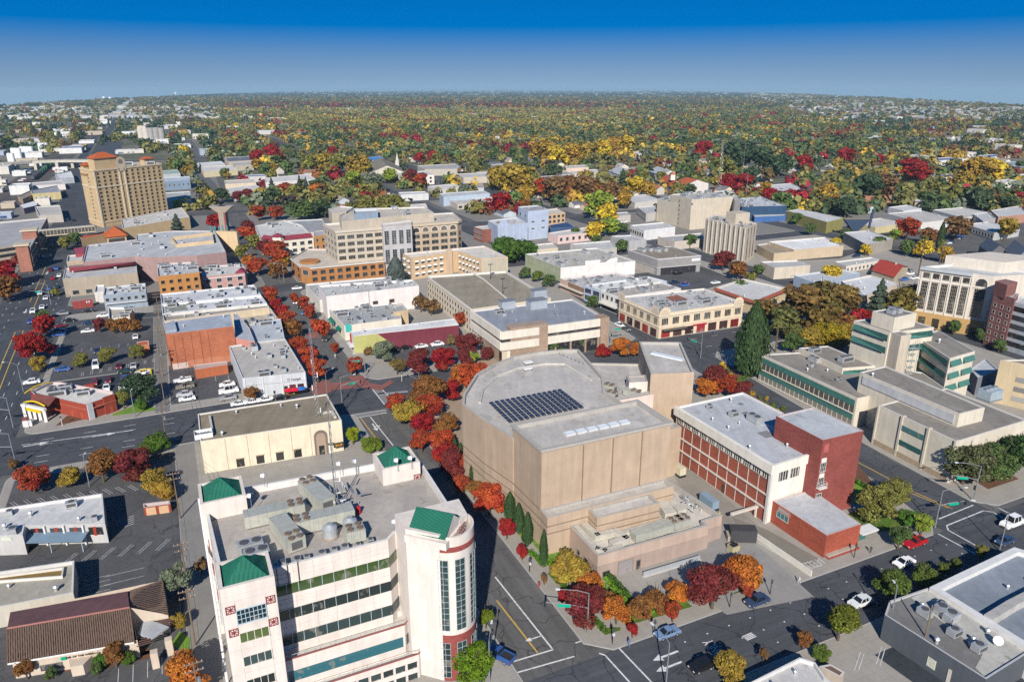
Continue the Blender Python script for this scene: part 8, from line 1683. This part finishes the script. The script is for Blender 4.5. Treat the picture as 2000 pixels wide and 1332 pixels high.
def onroad(p):
 u,v=toUV(p)
 return any(a<u<b and c<v<d for a,b,c,d in ROADS)
halls=0;tries=0;HALL=[]
while halls<210 and tries<6000:
 tries+=1
 y=208+190*g.random()**1.5;x=g.uniform(-40,560)if g.random()<.6 else g.uniform(1350,2040);yard=g.random()<.2
 if yard:x,y=g.uniform(-30,135),g.uniform(318,428)
 if yard and abs(x-10-(390-y)*1.33)<26:continue
 tz,pl=zone(x,y)
 if not yard and g.random()<tz*.8 or(x>1000 and x<1500+(y-200)*2.2):continue
 if(100<x<330 and y>300 and not yard)or 135<x<260 and y<310 and abs(x-(300-(y-180)*.95))<32:continue
 p=G(x,y,0);w,d,h_=(g.uniform(8,22),g.uniform(7,14),g.uniform(3,6))if yard else(g.uniform(16,48),g.uniform(12,30),g.uniform(4,8.5))
 if occupied(p,max(w,d)*.7)or onroad(p)or any((p-q).length<(w+r_)*.55 for q,r_ in HALL):continue
 HALL.append((p,w));halls+=1;a=GA+g.choice((0,math.pi/2));wc,rc=g.choice(WCOL),g.choice(RCOL)
 o=thing('warehouse','flat roofed pale warehouse or shop in the outer town','warehouse',p,'outer town warehouses',a)
 MB().ring([(-w/2,-d/2),(w/2,-d/2),(w/2,d/2),(-w/2,d/2)],[(-w/2+.4,-d/2+.4),(w/2-.4,-d/2+.4),(w/2-.4,d/2-.4),(-w/2+.4,d/2-.4)],0,h_,h_-.6,M('tint')).build('wall',o,color=wc)
 MB().face([(-w/2+.4,-d/2+.4,h_-.6),(w/2-.4,-d/2+.4,h_-.6),(w/2-.4,d/2-.4,h_-.6),(-w/2+.4,d/2-.4,h_-.6)],M('roofvar')).build('roof',o,color=rc)
 if y>222:
  for s in(-1,1):
   for k in range(g.randint(1,4)):MB().box((w*g.uniform(-.44,.44),s*(d/2+.05),h_*.35),(g.uniform(1.5,4.5),.1,h_*g.choice((.3,.55))),M('glass',(.05,.05,.055))if k else M('paint',g.choice(((.3,.06,.05),(.1,.15,.3),(.25,.25,.26))))).build('window' if k else 'door',o)
  for k in range(g.randint(1,3)):MB().box((w*g.uniform(-.4,.4),d*g.uniform(-.35,.35),h_-.1),(g.uniform(1.2,3),g.uniform(1.2,2.4),1.1),STEEL).build('plant_box',o)
 foot([(p.x-w/2,p.y-w/2),(p.x+w/2,p.y-w/2),(p.x+w/2,p.y+w/2),(p.x-w/2,p.y+w/2)])
RHS=[(.16,.15,.15),(.22,.2,.18),(.3,.27,.24),(.36,.34,.33),(.11,.11,.13),(.42,.41,.4),(.24,.12,.08),(.33,.13,.07)]
WHS=[(.6,.57,.5),(.55,.5,.42),(.62,.6,.58),(.45,.42,.38),(.4,.44,.48),(.58,.48,.36)]
def house_parts(w,d,h_,r_):
 q=[(-w/2,-d/2),(w/2,-d/2),(w/2,d/2),(-w/2,d/2)];wl=MB();m=M('tint')
 for i in range(4):a,b_=q[i],q[(i+1)%4];wl.face([(*a,0),(*b_,0),(*b_,h_),(*a,h_)],m)
 wl.face([(w/2,-d/2,h_),(w/2,d/2,h_),(w/2,0,h_+r_)],m).face([(-w/2,d/2,h_),(-w/2,-d/2,h_),(-w/2,0,h_+r_)],m)
 ro=MB();rm=M('roofvar');e=.5
 for s in(-1,1):f=[(-w/2-e,s*(d/2+e),h_-.3),(w/2+e,s*(d/2+e),h_-.3),(w/2+e,0,h_+r_+.05),(-w/2-e,0,h_+r_+.05)];ro.face(f if s<0 else f[::-1],rm)
 return wl.mesh('wall'),ro.mesh('roof')
HM=[house_parts(*a)for a in((14,9,3.2,2.2),(11,8,5.5,2.4),(18,10,3.2,2.0),(12,12,3.4,2.8))]
n=0;tries=0;HS=[]
while n<240 and tries<9000:
 tries+=1
 y=240+190*g.random()**.8;x=g.uniform(330,2030)
 if x<600 and y>340 or x<480 and y<300:continue
 p=G(x,y,0)
 if occupied(p,8)or onroad(p)or any((p-q).length<15 for q in HS):continue
 HS.append(p);n+=1;wm_,rm_=g.choice(HM);o=thing('house','small gabled house half hidden among the autumn trees','house',p,'houses among the trees',GA+g.choice((0,math.pi/2)))
 link('wall',wm_,o,color=g.choice(WHS));link('roof',rm_,o,color=g.choice(RHS))
n=0;tries=0;TS=[]
NAMES={0:('ash_tree','yellow or golden tree in the leafy quarter','golden trees of the leafy quarter'),1:('maple_tree','red tree in the leafy quarter','red trees of the leafy quarter'),2:('oak_tree','green or olive tree in the leafy quarter','green trees of the leafy quarter'),3:('fir_tree','dark tall conifer in the leafy quarter','conifers of the leafy quarter')}
PX=[(1075,368),(1010,385),(1000,400),(985,378),(1130,375),(1100,402),(1060,395),(1165,395),(1195,392),(1220,395)]
for x,y,r_,c in((1000,392,40,GG),(975,372,26,GG),(1018,372,26,OLIV),(1030,402,22,GOLD),(1083,398,30,BRN),(1113,396,30,RUST),(1143,398,30,BRN),(1160,398,24,RUST),(1190,400,26,BRN),(1060,388,22,RED),(1170,428,30,LIME),(1185,438,24,YEL),(1222,408,18,GOLD),(1240,385,22,YEL),(1262,388,20,GOLD),(1372,312,20,CRIM),(1778,355,26,CRIM),(1793,362,24,CRIM),(1570,340,20,CRIM),(1650,322,18,CRIM),(1090,326,24,YEL),(1118,320,22,GOLD),(1150,318,22,GG),(1172,312,22,YEL),(1200,304,20,GOLD),(1222,298,18,YEL),(700,352,28,GG),(660,348,26,OLIV),(640,342,24,GG),(610,338,22,OLIV),(690,372,20,LIME),(730,378,22,GRYG),(800,366,20,WINE),(825,368,16,RED),(1060,322,28,GOLD),(760,358,16,LIME),(535,320,20,CRIM),(505,322,16,CRIM),(1610,400,24,GOLD),(1690,395,30,DKG),(1720,392,30,BRN),(1650,425,22,DKG),(1900,372,36,GOLD),(1930,365,30,YEL),(1870,380,26,GG),(1960,470,24,GG),(1770,470,24,RED),(1810,478,18,RUST),(1745,475,14,LIME),(1865,470,26,BRN),(1690,500,12,YEL),(1715,490,14,GRN),(1770,500,16,GRN),(1800,505,20,YEL),(1840,515,18,GOLD),(1630,490,13,YEL),(1650,470,12,GRN),(1555,440,12,GRN),(1580,460,12,GRN),(1520,345,26,DKG),(1480,340,30,DKG),(1440,335,34,DKG),(1415,350,26,OLIV),(1465,365,20,DKG),(1480,392,14,CRIM),(1420,374,20,CRIM),(1450,380,22,CRIM),(1500,400,18,CRIM),(1540,395,14,CRIM),(1400,372,14,GOLD),(1495,378,12,GOLD)):
 i=1 if c[0]>c[1]*2.2 and c[1]<.12 else 2 if c[0]<c[1]*1.2 else 0
 nm,lb,gr=NAMES[i];ttree(x,y,r_*.9,c,nm,lb,'round','mid',group=gr);q=G(x,y);TS.append((q,r_*mpp(q)))
rng=random.Random(9)
while n<330 and tries<16000:
 tries+=1
 y=238+185*rng.random()**.75;x=rng.uniform(-30,2030);tz,pl=zone(x,y)
 if rng.random()>tz or(x<330 and y>300):continue
 p=G(x,y,0);r_=rng.uniform(4.2,8)
 if occupied(p,r_*.6)or onroad(p)or any((p-q).length<(r_+s)*.75 for q,s in TS):continue
 c=pick(pl,rng,p);TS.append((p,r_));n+=1;con=c==DKG and rng.random()<.4
 i=3 if con else 1 if c[0]>c[1]*2.2 and c[1]<.12 else 2 if c[0]<c[1]*1.2 else 0
 nm,lb,gr=NAMES[i];tree(p,r_*(.6 if con else 1),r_*rng.uniform(1.7,2.3)*(1.5 if con else 1),c,nm,lb,'conifer' if con else rng.choice(('round','round','loose')),'far',gr)
def masses():
 r=np.random.default_rng(4);ps,cs,rs,hp=[],[],[],[]
 rg=random.Random(2)
 for y0,y1,n_ in((175.5,181,2600),(181,188,5200),(188,198,9000),(198,212,12500),(212,232,11500),(232,262,8500),(262,310,5600),(310,420,3000)):
  for k in range(n_):
   y=rg.uniform(y0,y1);x=rg.uniform(-60,2060);yh=172+36*((x-1000)/1000)**2
   if y<yh+1.5:continue
   tz,pl=zone(x,y)
   if rg.random()>tz:
    if y<330 and rg.random()<.8:hp.append((x,y))
    continue
   if 130<x<262 and y<310 and abs(x-(252-(y-200)*.9))<5+(y-200)*.2:continue
   p=G(x,y,0);s=rg.uniform(4.2,8)*(1 if y>212 else 1.5 if y>198 else 2.6 if y>188 else 5)
   if y>200 and(occupied(p,3)or onroad(p)):continue
   if x<340 and y>300:continue
   c=pick(pl,rg,p);ps.append((p.x,p.y,0));cs.append(c);rs.append(s)
 P,C,Rr=np.array(ps),np.array(cs),np.array(rs);m=46;n_=len(P)
 Rz=np.minimum(Rr,9)
 d=r.normal(size=(n_,m,3));d/=np.linalg.norm(d,axis=2)[:,:,None];d[:,:,2]=np.abs(d[:,:,2])*.95
 lump=1+.25*r.normal(size=(n_,m))
 cen=P[:,None,:]+d*(Rr[:,None]*lump)[:,:,None]*np.array([.85,.85,0])+np.concatenate([np.zeros((n_,m,2)),(Rz[:,None]*(.25+d[:,:,2]*1.25*lump))[:,:,None]],2)
 nr=d+r.normal(size=d.shape)*.3;nr/=np.linalg.norm(nr,axis=2)[:,:,None]
 q=quads(cen.reshape(-1,3),nr.reshape(-1,3),np.repeat(np.minimum(Rr,14)*.3,m),r)
 col=np.repeat(C*r.uniform(.7,1.25,(n_,1)),m,0)
 link('woodland',npmesh('woodland',q,[M('mass')],col),kind='stuff')
 mb=[];cc=[]
 for x,y in hp[:9000]:
  p=G(x,y,0)
  if y>200 and(occupied(p,6)or onroad(p)):continue
  w,dd,h_=rg.uniform(8,22)*(1 if y>205 else 2.2),rg.uniform(7,13),rg.uniform(3.5,7.5);a=GA+rg.choice((0,math.pi/2));ca,sa=math.cos(a),math.sin(a)
  c=np.array([p.x+(i*ca-j*sa)for i,j in((-w,-dd),(w,-dd),(w,dd),(-w,dd))]);e=np.array([p.y+(i*sa+j*ca)for i,j in((-w,-dd),(w,-dd),(w,dd),(-w,dd))])
  k=rg.choice(RCOL[:5]);wl=rg.choice(WCOL)
  mb.append([(c[i],e[i],h_)for i in range(4)]);cc.append(k)
  for i in range(4):
   j=(i+1)%4;mb.append([(c[i],e[i],0),(c[j],e[j],0),(c[j],e[j],h_),(c[i],e[i],h_)]);cc.append(wl)
 link('far_roofs',npmesh('far_roofs',np.array(mb),[M('mass')],np.array(cc)),kind='stuff')
masses()
# ---------------------------------------------------------------- the air
def haze(density,col):
 zs=-330;mb=MB();s=24200
 q=[(-s,-s),(s,-s),(s,s),(-s,s)]
 for i in range(4):a,b_=q[i],q[(i+1)%4];mb.face([(*a,zs),(*b_,zs),(*b_,92.5),(*a,92.5)],None)
 mb.face([(*p,92.5)for p in q],None).face([(*p,zs)for p in q[::-1]],None)
 me=bpy.data.meshes.new('haze');me.from_pydata(mb.v,[],mb.f)
 m=bpy.data.materials.new('haze');m.use_nodes=True;nt=m.node_tree;nt.nodes.remove(nt.nodes["Principled BSDF"])
 v=nt.nodes.new("ShaderNodeVolumePrincipled");v.inputs["Color"].default_value=(*col,1);v.inputs["Density"].default_value=density;v.inputs["Anisotropy"].default_value=0.0
 nt.links.new(v.outputs[0],nt.nodes["Material Output"].inputs["Volume"]);me.materials.append(m)
 link('haze',me,kind='stuff')
HAZE=True
if HAZE:haze(.00006,(.46,.7,.86))
for p in PROTO_AC+[PROTO_VENT]+list(CARS.values()):
 if p.name not in used_proto:
  for ch in list(p.children):
   for gch in list(ch.children):bpy.data.objects.remove(gch)
   bpy.data.objects.remove(ch)
  bpy.data.objects.remove(p)
